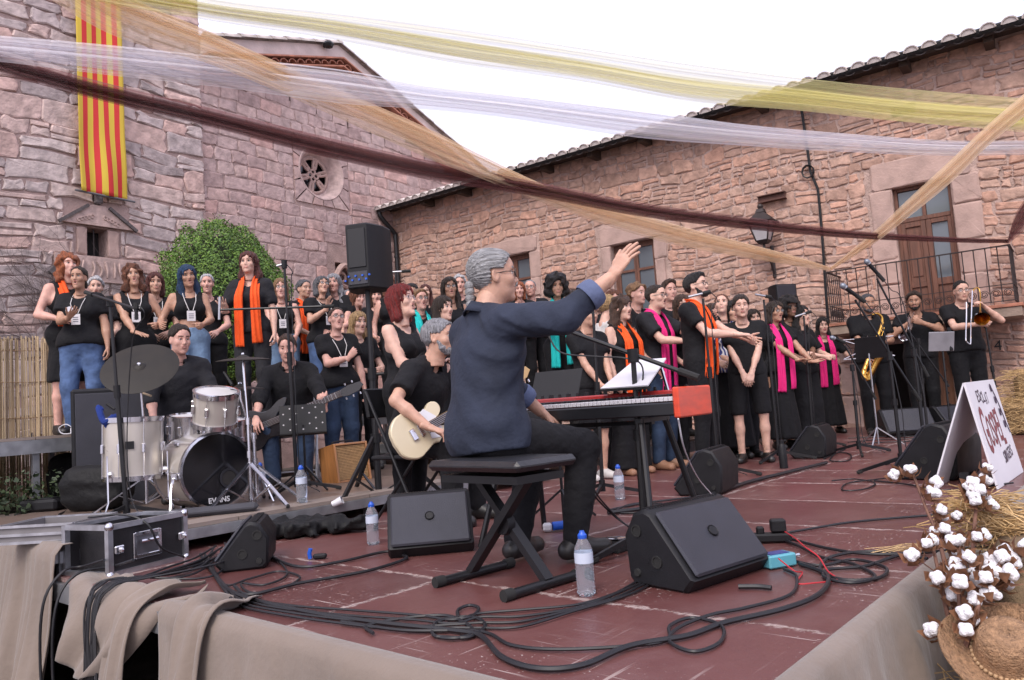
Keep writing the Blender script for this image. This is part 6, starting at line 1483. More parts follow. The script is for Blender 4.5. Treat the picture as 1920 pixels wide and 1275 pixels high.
p = G(1535, 858, 0); wedge('black stage monitor below the woman at the right microphone', Vector((p.x, p.y+.15, .002)), 305, .46, .9, False)
p = G(1716, 818, 0); wedge('black stage monitor facing the camera before the trumpet player', Vector((p.x, p.y+.16, .002)), 186, .58, .95, False)
p = G(1812, 812, 0); wedge('black stage monitor before the trombone player behind the white sign', Vector((p.x, p.y+.2, .002)), 165, .5, .95, False)
p = G(1785, 902, 0); wedge('black stage monitor standing sideways left of the white sign', Vector((p.x+.06, p.y+.30, .002)), 318, .50, 1.1, False)

# ---- pole loudspeakers
def pa_box(label, c, az, w_, d_, h_, panel=True):
    t = thing('loudspeaker', label, 'speaker', c, -rad(az)); pf = [(-w_/2, d_/2), (w_/2, d_/2), (w_/2, 0), (w_*.28, -d_/2), (-w_*.28, -d_/2), (-w_/2, 0)]
    MB().prism(pf, (0, 0, 0), Vector((1, 0, 0)), Vector((0, 1, 0)), Z3, h_, bev=.012).obj('cabinet', MT_plastic, t)
    MB().box((0, d_/2+.004, h_*.5), (w_-.03, .012, h_-.03), None, .006).obj('grille', MT_grille, t)
    if panel:
        MB().box((0, -d_/2-.003, h_*.16), (w_*.5, .008, h_*.2), None, .003).obj('amplifier_panel', M('amp_panel', (.03, .03, .04), .4), t)
        kb = MB()
        for i in range(8): kb.cyl((-.1+.028*i, -d_/2-.006, h_*(.13+.06*(i % 2))), (-.1+.028*i, -d_/2-.018, h_*(.13+.06*(i % 2))), .008, n=8)
        kb.obj('panel_knobs', MT_led, t)
        MB().box((0, -d_/2-.004, h_*.62), (w_*.46, .008, h_*.6), None, .004).obj('rear_heat_sink', M('rear_panel', (.006, .006, .008), .5), t)
    return t
PB = G(712, 955, 0); PTOP = DY(683, 541, PB.y).z
st = thing('speaker_stand', 'tall black speaker stand with tripod legs beside the wooden amplifier', 'stand', PB)
MB().tube([(0, 0, .06), (0, 0, PTOP)], .02, 10).tube([(0, 0, .06), (0, 0, 1.05)], .026, 10).obj('pole', MT_stand, st)
MB().cyl((0, 0, .98), (0, 0, 1.07), .036).obj('collar', MT_plastic, st); MB().cyl((.03, 0, 1.02), (.09, 0, 1.02), .012, n=8).obj('knob', MT_plastic, st)
MB().cyl((0, 0, .5), (0, 0, .57), .04).obj('hub', MT_plastic, st)
for a in (205, 325, 85):
    e = Vector((math.sin(rad(a)), math.cos(rad(a)), 0)); lg = MB(); lg.bar(e*.03+Z3*.54, e*.55+Z3*.012, .022, .03); lg.obj('leg', MT_stand, st); MB().bar(e*.02+Z3*.12, e*.3+Z3*.27, .016, .012).obj('brace', MT_stand, st); MB().box(e*.55+Z3*.012, (.05, .05, .024)).obj('rubber_foot', MT_rubber, st)
pa_box('black loudspeaker on a pole stand above the choir', Vector((PB.x, PB.y, PTOP-.02)), 14, .31, .30, .50)
q = DY(1466, 585, 10.6); pa_box('black loudspeaker behind the choir by the red wall', Vector((q.x, q.y, q.z-.05)), 165, .32, .3, .42, False)
b = thing('speaker_stand', 'black speaker pole hidden behind the choir at the red wall', 'stand', (q.x, q.y, 0)); MB().tube([(0, 0, 0), (0, 0, q.z-.05)], .02, 8).obj('pole', MT_stand, b); MB().box((0, 0, .01), (.4, .4, .02), None, .005).obj('base_plate', MT_stand, b)
# dark cabinet on the choir platform
p = G(235, 815, PZ+.0); pp = DY(232, 815, 6.45); pa = thing('monitor_cabinet', 'worn black speaker cabinet standing behind the drum kit', 'speaker', (pp.x, pp.y, .003), -rad(150)); 
MB().box((0, 0, .54), (.76, .40, 1.08), None, .02).obj('cabinet', MT_plastic, pa); MB().box((0, .205, .54), (.70, .012, 1.0), None, .004).obj('grille_cloth', MT_grille, pa)

# ---- microphones and stands
def micro(label, a, b2, kind='hand'):
    a = Vector(a); b2 = Vector(b2); d = (b2-a).normalized()        # a = tail, b2 = head end
    t = thing('microphone', label, 'microphone', a)
    q = Vector((0, 0, 1)).rotation_difference(d).to_matrix(); L = (b2-a).length
    if kind == 'hand':
        MB().lathe([(.001, 0), (.011, .004), (.012, .02), (.0175, L-.055), (.02, L-.045), (.001, L-.045)], 14, (0, 0, 0), q).obj('handle', MT_plastic, t)
        MB().ball(d*(L-.026), (.0255, .0255, .0285), 14, q).obj('grille', MT_mesh, t)
        MB().lathe([(.021, L-.05), (.0225, L-.044), (.021, L-.038)], 14, (0, 0, 0), q).obj('collar', MT_bolt, t)
    else:
        MB().lathe([(.001, 0), (.010, .003), (.0105, L-.004), (.001, L)], 12, (0, 0, 0), q).obj('tube', MT_bolt if kind == 'silver' else MT_plastic, t)
    return t
def stand(label, B, top, boom=None, legs=(200, 320, 80), base='tripod', LR=.32, mic=None, miclabel=None, r=.0105, cable=True, cat='microphone stand'):
    """B base point; top: world point at the head of the pole; boom: list of two world points."""
    t = thing('microphone_stand', label, cat, B, group='microphone stands'); o = Vector(B)
    T_ = Vector(top)-o
    MB().tube([(0, 0, .05), T_], r, 8).tube([(0, 0, .05), Vector((0, 0, .05)).lerp(T_, .55)], r*1.4, 8).obj('pole', MT_stand, t)
    MB().cyl(Vector((0, 0, .05)).lerp(T_, .54), Vector((0, 0, .05)).lerp(T_, .60), r*2).obj('clutch', MT_plastic, t)
    if base == 'tripod':
        MB().cyl((0, 0, .05), (0, 0, .13), .022).obj('hub', MT_plastic, t)
        for a in legs:
            e = Vector((math.sin(rad(a)), math.cos(rad(a)), 0)); MB().bar(e*.015+Z3*.095, e*LR+Z3*.02, .018, .024).obj('leg', MT_stand, t); MB().bar(e*(LR-.03)+Z3*.022, e*(LR+.015)+Z3*.014, .024, .026, bev=.006).obj('rubber_foot', MT_rubber, t)
    else: MB().lathe([(.001, .0), (.13, 0), (.13, .012), (.03, .025), (.02, .06)], 24).obj('round_base', MT_stand, t)
    if boom:
        b0, b1 = Vector(boom[0])-o, Vector(boom[1])-o; MB().tube([b0, b1], r*.85, 8).obj('boom_arm', MT_stand, t); d = (b1-b0).normalized()
        MB().tube([b1-d*.08, b1+d*.02], r*1.35, 8).obj('counterweight_grip', MT_rubber, t)
        MB().cyl(T_-Z3*.03, T_+Z3*.035, r*2.1, n=10).obj('boom_joint', MT_plastic, t)
    if mic:
        m0, m1, kd = mic; micro(miclabel, m0, m1, kd)
        MB().tube([Vector(m0)-o-(Vector(m1)-Vector(m0)).normalized()*.0, Vector(m0).lerp(Vector(m1), .35)-o], .017, 8).obj('microphone_clip', MT_rubber, t)
        if cable:
            e = Vector(m0); r_ = random.Random(len(label)); pts = [e, e+Vector((.05, 0, -.08)), e.lerp(Vector((o.x+.05, o.y, e.z-.35)), .6), Vector((o.x+.03, o.y-.03, o.z+.5)), Vector((o.x+.05, o.y-.02, o.z+.12)), Vector((o.x+.2, o.y-.1, o.z+.012))]
            tag(MB().tube(smooth_path(pts, 6), .0038, 5).obj('microphone_cable', MT_cable), 'thin black cable hanging from the '+miclabel.split(' ', 1)[1] if False else 'thin cable on the '+label.replace('black ', ''), 'cable')
    return t
def dy(px, py, Y): return DY(px, py, Y)
Y = 4.9; B = G(238, 978, RZ); Y = B.y
stand('tall black boom stand reaching over the big cymbal', B, dy(206, 566, Y), [dy(265, 582, Y-.3), dy(163, 549, Y+.1)], mic=(dy(255, 568, Y-.3), dy(256, 600, Y-.3), 'pencil'), miclabel='small overhead microphone above the big cymbal')
Y = 6.0; B = Vector((dy(556, 890, Y).x, Y, RZ))
stand('black stand with crossbar in front of the bass guitarist', B, dy(533, 496, Y), [dy(412, 581, Y), dy(622, 574, Y)], mic=(dy(536, 494, Y), dy(518, 499, Y), 'silver'), miclabel='small silver microphone on top of the crossbar stand')
micro('slim silver microphone at the left end of the crossbar', dy(411, 600, Y), dy(412, 556, Y), 'silver')
Y = 8.4; B = Vector((dy(745, 800, Y).x, Y, RZ)); 
stand('black stand behind the red bob woman at the downpipe', Vector((B.x, B.y, PZ)), dy(742, 512, Y), mic=(dy(770, 508, Y), dy(722, 511, Y), 'silver'), miclabel='small silver microphone beside the downpipe', cable=False)
B = G(1212, 1035, 0); Y = B.y
stand('black boom stand rising in front of the keyboard', B, dy(1187, 668, Y), [dy(1050, 615, Y+.25), dy(1303, 706, Y-.15)], legs=(235, 355, 115), r=.0125)
tag(MB().tube(smooth_path([dy(1025, 622, Y+.25), dy(1050, 660, Y+.2), dy(1110, 668, Y+.1), dy(1175, 672, Y), dy(1205, 690, Y), dy(1200, 760, Y-.02), dy(1205, 860, Y-.02), dy(1218, 960, Y-.02), G(1250, 1010, .01)], 6), .0042, 6).obj('microphone_cable', MT_cable), 'black cable looped along the boom in front of the keyboard', 'cable')
for (lb, ml, px0, py0, m0, m1, Y) in (('black stand in front of the bearded man', 'silver pencil microphone in front of the bearded man', 1318, 560, (1332, 547), (1290, 557), 6.4), ('black stand between the boy in shorts and the pink scarf woman', 'silver pencil microphone above the boy in shorts', 1432, 562, (1446, 557), (1415, 552), 7.4), ('black stand before the woman with wavy black hair', 'silver pencil microphone before the woman with wavy black hair', 1507, 592, (1521, 584), (1490, 594), 8.6)):
    bx = {1318: 1345, 1432: 1460, 1507: 1527}[px0]; B = Vector((dy(bx, 850, Y).x, Y, 0))
    stand(lb, B, dy(px0, py0, Y), mic=(dy(*m0, Y), dy(*m1, Y), 'silver'), miclabel=ml, legs=(110, 230, 350))
B = G(1612, 852, 0); Y = B.y
stand('black boom stand beside the woman with red lipstick', B, dy(1598, 690, Y), [dy(1584, 648, Y), dy(1640, 745, Y)], mic=(dy(1584, 642, Y), dy(1556, 632, Y), 'hand'), miclabel='vocal microphone held out to the woman with red lipstick')
B = G(1692, 882, 0); Y = B.y
stand('black boom stand with the lower vocal microphone before the saxophone', B, dy(1668, 668, Y), [dy(1603, 562, Y), dy(1723, 748, Y)], mic=(dy(1622, 566, Y), dy(1576, 533, Y), 'hand'), miclabel='lower silver headed vocal microphone before the saxophone player', legs=(262, 140, 20), LR=.36)
B = G(1737, 866, 0); Y = B.y
stand('black boom stand with the upper vocal microphone before the balcony', B, dy(1714, 662, Y), [dy(1644, 522, Y), dy(1738, 702, Y)], mic=(dy(1658, 527, Y), dy(1622, 487, Y), 'hand'), miclabel='upper silver headed vocal microphone pointing up before the balcony', legs=(262, 140, 20), LR=.36)
Y = 9.2; B = Vector((dy(1873, 760, Y).x, Y, 0))
stand('grey microphone stand by the trombone bell', B, dy(1848, 612, Y), mic=(dy(1848, 614, Y), dy(1830, 588, Y), 'hand'), miclabel='vocal microphone pointing into the trombone bell', cable=False)
Y = 8.9; B = Vector((dy(1738, 800, Y).x, Y, 0)); stand('black boom stand at the trumpet player', B, dy(1722, 640, Y), [dy(1702, 618, Y), dy(1777, 722, Y)], cable=False)
Y = 5.6; B = Vector((dy(1130, 920, Y).x, Y, 0)); stand('slim black stand behind the keyboard', B, dy(1112, 582, Y), cable=False)

# ---- drum kit
MT_shell = M('champagne_drum_shell', (.50, .46, .41), .3, metal=.35, var=.08, coat=.5); MT_head = M('drum_skin', (.55, .54, .55), .5, var=.05); MT_bhead = M('black_drum_skin', (.008, .008, .010), .12, var=.1); MT_bronze = M('dark_bronze_cymbal', (.016, .013, .010), .55, spec=.35, var=.35, vs=9)
def drum(root, c, ax, r, d, head, head2, shell=MT_shell, lugs=8, name='drum'):
    ax = Vector(ax).normalized(); q = Vector((0, 0, 1)).rotation_difference(ax).to_matrix(); c = Vector(c)
    s_ = MB().lathe([(r, -d/2), (r, d/2)], 32, c, q).obj(name+'_shell', shell, root)
    MB().lathe([(.0005, d/2+.002), (r-.008, d/2+.002)], 32, c, q).obj('batter_head', head, root); MB().lathe([(.0005, -d/2-.002), (r-.008, -d/2-.002)], 32, c, q).obj('resonant_head', head2, root)
    for z in (-d/2, d/2):
        MB().lathe([(r+.004, z-.02), (r+.009, z-.02), (r+.010, z+.012), (r-.006, z+.014), (r-.008, z+.002)], 32, c, q).obj('hoop', MT_chrome, root)
    for k in range(lugs):
        a = 2*math.pi*k/lugs; e = q @ Vector((math.cos(a), math.sin(a), 0)); p = c+e*(r+.012)
        MB().bar(p-ax*.03, p+ax*.03, .016, .022, bev=.004).tube([p-ax*(d/2), p+ax*(d/2)], .003, 5).obj('lug', MT_chrome, s_)
    return s_
kit = thing('drum_kit', 'champagne coloured drum kit with chrome hardware on the brown riser', 'drum kit', G(400, 955, RZ)); KO = kit.location
def K(p): return Vector(p)-KO
bc = DY(408, 888, 5.25); fa = rad(133); fx = Vector((math.sin(fa), math.cos(fa), 0)); bc.z = RZ+.265
drum(kit, K(bc-fx*.21), fx, .25, .42, MT_bhead, MT_head, name='bass_drum')
pc = K(bc+fx*.004); q = Vector((0, 0, 1)).rotation_difference(fx).to_matrix(); sd_ = fx.cross(Z3)
MB().lathe([(.052, .003), (.052, .008), (.066, .008), (.066, .003)], 24, pc+sd_*(.075 if sd_.x > 0 else -.075)-Z3*.06, q).obj('port_ring', M('port_ring_black', (.02, .02, .025), .3), kit)
MB().lathe([(.0005, .0045), (.05, .0045)], 24, pc+sd_*(.075 if sd_.x > 0 else -.075)-Z3*.06, q).obj('port_hole', MT_dark, kit)
rt = Z3.cross(fx).normalized()
me = text_mesh('EVANS', .05, .001, .001); me.materials.append(MT_white); ev = put('brand_lettering', me, kit); ev.matrix_local = Matrix.Translation(K(bc+fx*.008-Z3*.215-rt*.075)) @ Matrix((rt, Z3, fx)).transposed().to_4x4()
for s2 in (-1, 1):
    e = rt*s2; MB().tube(smooth_path([K(bc+e*.26-fx*.06-Z3*.02), K(bc+e*.31+fx*.0-Z3*.06), K(bc+e*.36+fx*.08-Z3*.255)], 4), .009, 6).obj('spur', MT_chrome, kit)
    MB().box(K(bc+e*.262-fx*.06-Z3*.02), (.05, .05, .05), None, .01).obj('spur_bracket', MT_chrome, kit)
ft = DY(250, 833, 5.15); fz = RZ+.46; ftc = Vector((ft.x, ft.y, fz))
drum(kit, K(ftc), (0.03, 0, 1), .18, .38, MT_head, MT_head, name='floor_tom')
for a in (200, 320, 80):
    e = Vector((math.sin(rad(a)), math.cos(rad(a)), 0)); p = K(Vector((ftc.x, ftc.y, RZ)))+e*.21; MB().tube([p+Z3*.42, p+Z3*.12, p+e*.03+Z3*.05, p+e*.02+Z3*.005], .006, 6).obj('floor_tom_leg', MT_chrome, kit); MB().ball(p-e*.02+Z3*.3, .024, 8).obj('leg_bracket', MT_chrome, kit)
MB().box(K(ftc)-Vector((math.sin(rad(340)), math.cos(rad(340)), 0))*.182+Z3*.02, (.05, .012, .05), Matrix.Rotation(-rad(-20), 3, 'Z')).obj('maker_plate', MT_plastic, kit)
t1 = DY(404, 764, 5.2); drum(kit, K(t1), (.18, -.25, .95), .14, .21, MT_head, MT_head, name='rack_tom')
t2 = DY(352, 803, 5.55); drum(kit, K(t2), (.08, -.12, 1), .13, .17, MT_head, MT_head, shell=MT_chrome, name='small_tom')
t3 = DY(425, 806, 5.6); drum(kit, K(t3), (.03, -.1, 1), .17, .12, MT_head, MT_head, shell=MT_chrome, name='snare')
MB().tube([K(bc-fx*.2+Z3*.25), K(bc-fx*.2+Z3*.42), K(t1)-Z3*.02+Vector((-.1, .05, 0)), ], .012, 8).tube([K(bc-fx*.2+Z3*.4), K(t2)+Vector((.1, -.02, 0))], .011, 8).obj('tom_holder', MT_chrome, kit)
for e in (-.08, .09): MB().tube([K(t3)+Vector((e, 0, -.06)), K(Vector((t3.x, t3.y, RZ)))+Vector((e*2.2, .0, .01))], .009, 6).obj('snare_stand_leg', MT_chrome, kit)
cp = G(470, 958, RZ)
mt = MB(); 
def cymbal(label, c, n, r, base, tri, legh=.3):
    t = thing('cymbal', label, 'cymbal', c); q = Vector((0, 0, 1)).rotation_difference(Vector(n).normalized()).to_matrix()
    prof = [(.006, .022), (.02, .021), (.035, .014), (.045, .006)] + [(.045+(r-.045)*k/8, .006-.018*(k/8)**1.5+(.0012 if k % 2 else 0)) for k in range(1, 9)]
    prof += [(r, -.0145), (.04, .003)]
    MB().lathe(prof, 40, (0, 0, 0), q).obj('cymbal_plate', MT_bronze, t); MB().ball(q @ Vector((0, 0, .028)), .014, 8).obj('wing_nut', MT_chrome, t)
    s_ = thing('cymbal_stand', label.replace('cymbal', 'cymbal stand', 1).split(' facing')[0].split(' beside')[0]+' with tripod feet', 'cymbal stand', base); D = Vector(c)-Vector(base)
    MB().tube([(0, 0, .04), Vector((0, 0, D.z*.55))], .0125, 10).tube([Vector((0, 0, D.z*.5)), D-Z3*.07, D+(q @ Vector((0, 0, .02)))], .0085, 8).obj('tube', MT_chrome, s_)
    for z in (.33, .55): MB().cyl((0, 0, D.z*z), (0, 0, D.z*z+.045), .02).obj('collar', MT_chrome, s_)
    for a in tri:
        e = Vector((math.sin(rad(a)), math.cos(rad(a)), 0)); MB().bar(Z3*legh, e*.34+Z3*.012, .028, .01).obj('leg', MT_chrome, s_); MB().bar(e*.02+Z3*.05, e*.19+Z3*(legh*.5), .018, .006).obj('brace', MT_chrome, s_); MB().ball(e*.34+Z3*.012, .015, 8).obj('rubber_foot', MT_rubber, s_)
B = G(276, 955, RZ); c = DY(262, 688, B.y); cymbal('large dark cymbal tilted and facing the camera', c, (.12, -.62, .62), .27, B, (250, 112, 5), .24)
B = G(472, 952, RZ); c = DY(456, 672, B.y+.05); cymbal('thin dark crash cymbal beside the drummer', c, (.02, -.06, 1), .18, B, (215, 120, 340), .3)
c2 = DY(450, 727, B.y+.2); cymbal('small hi-hat cymbal beneath the crash cymbal', c2, (.02, -.03, 1), .165, Vector((B.x-.05, B.y+.25, RZ)), (240, 100, 350), .28)
micro('black clip microphone pointing at the rack tom', DY(420, 697, 5.2), DY(436, 722, 5.15), 'pencil'); micro('small clip microphone above the floor tom', DY(200, 757, 5.0), DY(216, 768, 5.0), 'pencil')
MB_ = MB(); 
o = MB().tube(smooth_path([DY(190, 770, 5.05), DY(185, 765, 5.05), DY(196, 792, 5.0), DY(215, 780, 5.0), DY(200, 800, 5.02)], 5), .02, 8).obj('blue_cloth', fabric('blue_rag', (.012, .03, .16))); tag(o, 'blue rag clamped on the rim of the floor tom', 'cloth')
o = MB().tube([DY(262, 735, 6.0), DY(283, 742, 5.75)], .008, 8).obj('drumstick', M('pale_stick', (.55, .42, .26), .5)); tag(o, 'pale wooden drumstick in the hand of the drummer', 'drumstick')
o = MB().box(DY(385, 948, 5.0)*1, (.55, .14, .05), Matrix.Rotation(rad(15), 3, 'Z'), .02).obj('foam_block', M('foam_grey', (.05, .05, .06), .95)); o.location.z += 0; tag(o, 'grey foam strip lying before the bass drum', 'foam'); 
p = G(400, 965, RZ); o.data.transform(Matrix.Translation(Vector((p.x, p.y, RZ+.028))-DY(385, 948, 5.0)))
th_ = thing('drum_throne', 'black round drum throne under the drummer', 'stool', DRUM_LOC); MB().lathe([(.001, .51), (.15, .51), (.165, .49), (.165, .44), (.001, .43)], 20).obj('seat', MT_plastic, th_); MB().cyl((0, 0, .05), (0, 0, .44), .02).obj('post', MT_chrome, th_)
for a in (0, 120, 240): e = Vector((math.sin(rad(a)), math.cos(rad(a)), 0)); MB().bar(Z3*.2, e*.26+Z3*.01, .02, .015).obj('leg', MT_chrome, th_)

# ---- wooden amplifier with cane front
a0, a1 = G(631, 907, RZ), G(702, 897, RZ); A_ = (a1-a0).normalized(); az = edge_az(a0, a1); amp = thing('guitar_amplifier', 'wooden combo amplifier with woven cane front on the riser', 'amplifier', (a0+a1)/2, R=Matrix.Rotation(-rad(az), 3, 'Z') @ Matrix.Rotation(rad(9), 3, 'X')); W_ = .34; Hh = .34; Dd = .27
MT_oak = M('varnished_oak', (.36, .155, .05), .35, var=.3, vs=4, bump=.1, bs=60, stretch=(1, 6, 1), coat=.3)
for nm, c, s_ in (('side_panel', (-W_/2+.01, -Dd/2, Hh/2), (.02, Dd, Hh)), ('side_panel', (W_/2-.01, -Dd/2, Hh/2), (.02, Dd, Hh)), ('top_panel', (0, -Dd/2, Hh-.01), (W_-.042, Dd, .02)), ('bottom_panel', (0, -Dd/2, .01), (W_-.042, Dd, .02)), ('back_panel', (0, -Dd+.01, Hh/2), (W_-.042, .016, Hh-.042))): MB().box(c, s_, None, .004).obj(nm, MT_oak, amp)
MT_cane = M('woven_cane', (.42, .25, .11), .6, var=.2, vs=30); cn = MB(); n = 22
for i in range(n):
    x = -W_/2+.03+(W_-.06)*i/(n-1)
    cn.bar((x, -.018, .025), (x, -.018, Hh-.025), .006, .004); cn.bar((-W_/2+.022, -.015, .03+(Hh-.06)*i/(n-1)), (W_/2-.022, -.015, .03+(Hh-.06)*i/(n-1)), .004, .006)
for i in range(0, n-2, 1): 
    x = -W_/2+.03+(W_-.06)*i/(n-1); cn.bar((x, -.021, .03), (min(W_/2-.03, x+.15), -.021, .03+(min(W_/2-.03, x+.15)-x)), .003, .003)
cn.obj('cane_grille', MT_cane, amp, smooth=False); MB().box((0, -.03, Hh/2), (W_-.045, .008, Hh-.045)).obj('baffle', M('baffle_brown', (.07, .04, .02), .9), amp); MB().tube(smooth_path([(-.1, -.13, Hh), (-.09, -.13, Hh+.03), (.09, -.13, Hh+.03), (.1, -.13, Hh)], 5), .008, 6).obj('handle', MT_plastic, amp)

# ---- bass guitar
MT_bassb = M('black_gloss_body', (.012, .010, .012), .2, coat=.5); MT_fret = M('rosewood', (.04, .022, .016), .5); MT_string = M('steel_string', (.55, .55, .58), .3, metal=1.)
def guitar(label, body_c, head_p, face, outline, bs, bodym, neckm, cat, scale_w=.055, thick=.045, pick=None, head_shape='inline'):
    """body centre and head stock point in the world; face = outward normal of the top"""
    t = thing('guitar', label, cat, body_c); ax = (Vector(head_p)-Vector(body_c)); L = ax.length; ax.normalize(); f = Vector(face); f = (f-ax*f.dot(ax)).normalized(); sx = f.cross(ax)
    sm = smooth_path([Vector((x, y, 0)) for x, y in outline+[outline[0]]], 4)[:-1]; poly = [(p.x*bs, p.y*bs) for p in sm]
    MB().prism(poly, -f*thick/2, sx, ax, f, thick, bev=.006).obj('body', bodym, t)
    MB().bar(ax*(.08*bs)+f*(thick/2+.004), ax*(L-.06)+f*(thick/2+.004), scale_w, .022, up=f).obj('neck', neckm, t); fb = MB().bar(ax*(.06*bs)+f*(thick/2+.018), ax*(L-.07)+f*(thick/2+.018), scale_w-.004, .006, up=f).obj('fingerboard', MT_fret, t)
    fr = MB()
    for k in range(1, 18): p = ax*(L-.07-(L-.1)*(1-.5**(k/12))); fr.bar(p-sx*scale_w*.45+f*(thick/2+.022), p+sx*scale_w*.45+f*(thick/2+.022), .003, .003, up=f)
    fr.obj('frets', MT_string, fb)
    hp = [(-.03, -.06), (.03, -.06), (.045, .02), (.035, .13), (0, .15), (-.035, .10), (-.045, .0)]; MB().prism([(x, y) for x, y in hp], ax*(L)+f*(thick/2-.008), sx, ax, f, .015, bev=.003).obj('headstock', bodym if cat != 'electric guitar' else neckm, t)
    for k in range(5): p = ax*(L-.03+.032*k)+sx*(.05 if k % 2 else -.05)+f*(thick/2); MB().cyl(p, p+sx*(.02 if k % 2 else -.02), .008, n=8).obj('tuning_peg', MT_chrome, t)
    sg = MB()
    for k in range(5): x = (-.5+k/4)*scale_w*.75; sg.tube([ax*(-.26*bs)+sx*x+f*(thick/2+.026), ax*(L-.05)+sx*x*.9+f*(thick/2+.026)], .0011, 4)
    sg.obj('strings', MT_string, t)
    MB().box(ax*(-.26*bs)+f*(thick/2+.008), (.07, .035, .016), Matrix((sx, ax, f)).transposed(), .003).obj('bridge', MT_chrome, t)
    for yy in (-.1, .04): MB().box(ax*(yy*bs)+f*(thick/2+.006), (.075, .028, .014), Matrix((sx, ax, f)).transposed(), .004).obj('pickup', MT_chrome if cat == 'electric guitar' else MT_plastic, t)
    if pick: MB().prism([(x*bs, y*bs) for x, y in pick], f*(thick/2+.001), sx, ax, f, .003).obj('pickguard', MT_white, t)
    return t, ax, sx, f
TELE = [(-.0, -.62), (.22, -.58), (.38, -.40), (.39, -.18), (.30, .0), (.28, .14), (.35, .28), (.30, .40), (.18, .42), (.10, .34), (.07, .26), (-.07, .26), (-.13, .36), (-.24, .38), (-.33, .30), (-.34, .16), (-.29, .02), (-.34, -.16), (-.38, -.36), (-.24, -.57)]
JB = [(0, -.55), (.2, -.52), (.34, -.36), (.34, -.16), (.24, .0), (.24, .16), (.33, .36), (.31, .5), (.2, .42), (.1, .24), (-.08, .22), (-.18, .44), (-.32, .58), (-.34, .4), (-.27, .12), (-.26, -.04), (-.36, -.2), (-.36, -.4), (-.2, -.54)]
fbs = (CAM-BASS_LOC); fbs.z = .35; fbs.normalize()
guitar('dark bass guitar held by the seated man behind the music stand', bb, bh, fbs+Vector((.15, 0, .1)), JB, .48, MT_bassb, MT_fret, 'bass guitar', .06)
MT_cream = M('cream_guitar', (.60, .52, .36), .3, var=.04, coat=.5); MT_maple = M('maple_neck', (.42, .27, .12), .4)
guitar('cream electric guitar with white pickguard held by the grey haired man', gb_, gh, Vector((.30, -.95, .12)), TELE, .37, MT_cream, MT_maple, 'electric guitar', .055, pick=[(-.2, .0), (.1, .05), (.26, .0), (.3, .12), (.1, .26), (-.1, .26), (-.26, .2)])
# ---- chairs
def fchair(label, loc, az, mat, seat_z=.44, frm=MT_stand):
    t = thing('folding_chair', label, 'chair', loc, -rad(az)); MB().box((0, 0, seat_z), (.40, .38, .03), None, .01).obj('seat', mat, t); MB().box((0, -.22, seat_z+.36), (.38, .03, .2), Matrix.Rotation(.15, 3, 'X'), .01).obj('backrest', mat, t)
    for sx in (-1, 1):
        MB().tube([(sx*.2, .2, .01), (sx*.2, -.2, seat_z+.44)], .011, 8).obj('leg', frm, t); MB().tube([(sx*.18, -.2, .01), (sx*.18, .16, seat_z-.02)], .011, 8).obj('leg', frm, t)
    MB().tube([(-.2, .13, .1), (.2, .13, .1)], .008, 6).obj('stretcher', frm, t); return t
fchair('black folding chair under the electric guitarist', GUIT_LOC, 122, MT_plastic, .43); fchair('white folding chair under the bass guitarist', BASS_LOC, 172, MT_white, .43, MT_white)

# ---- keyboard bench
bx = thing('keyboard_bench', 'black padded keyboard bench with crossed steel legs under the conductor', 'bench', COND_LOC)
c = Vector((0, 0, 0)); e0 = (G(985, 1120)-G(845, 1095)); lo_d = (G(1072, 1090)-G(968, 1123)); lo_d.z = 0; lo_d.normalize(); ln_d = Vector((-lo_d.y, lo_d.x, 0)); ln_d = ln_d if ln_d.x < 0 else -ln_d
P1 = (G(968, 1123)+G(1072, 1090))/2; P2 = (G(832, 1098)+G(948, 1068))/2; sepv = P2-P1; mid = (P1+P2)/2; mid.z = 0; bx.location = mid
sd_ = Vector((sepv.x, sepv.y, 0)).normalized(); wd_ = Vector((sd_.y, -sd_.x, 0)); Lh = .30; sp = Vector((sepv.x, sepv.y, 0)).length
Rb = Matrix((sd_, wd_*-1 if False else Z3.cross(sd_), Z3)).transposed(); wdir = Z3.cross(sd_)
MB().box((0, 0, .485), (.56, .34, .042), Rb, .018).obj('seat_pad', M('black_vinyl', (.016, .016, .019), .35, var=.2, bump=.15, bs=30), bx); MB().box((0, 0, .43), (.46, .26, .03), Rb).obj('seat_plate', MT_stand, bx)
for sg in (-1, 1):
    MB().bar(sd_*(sg*sp/2)+Z3*.03+wdir*(.02*sg), sd_*(-sg*.17)+Z3*.42+wdir*(.02*sg), .03, .045, up=wdir).obj('cross_leg', MT_stand, bx)
    MB().tube([sd_*(sg*sp/2)-wdir*.2+Z3*.02, sd_*(sg*sp/2)+wdir*.2+Z3*.02], .019, 10).obj('foot_bar', MT_stand, bx)
    for e in (-1, 1): MB().tube([sd_*(sg*sp/2)+wdir*(e*.17)+Z3*.022, sd_*(sg*sp/2)+wdir*(e*.215)+Z3*.022], .0225, 10).obj('rubber_cap', MT_rubber, bx)
MB().lathe([(.001, .02), (.045, .02), (.05, .0), (.045, -.02), (.001, -.02)], 14, (0, 0, .24), Matrix((sd_, Z3, wdir)).transposed()).obj('pivot_knob', MT_plastic, bx)
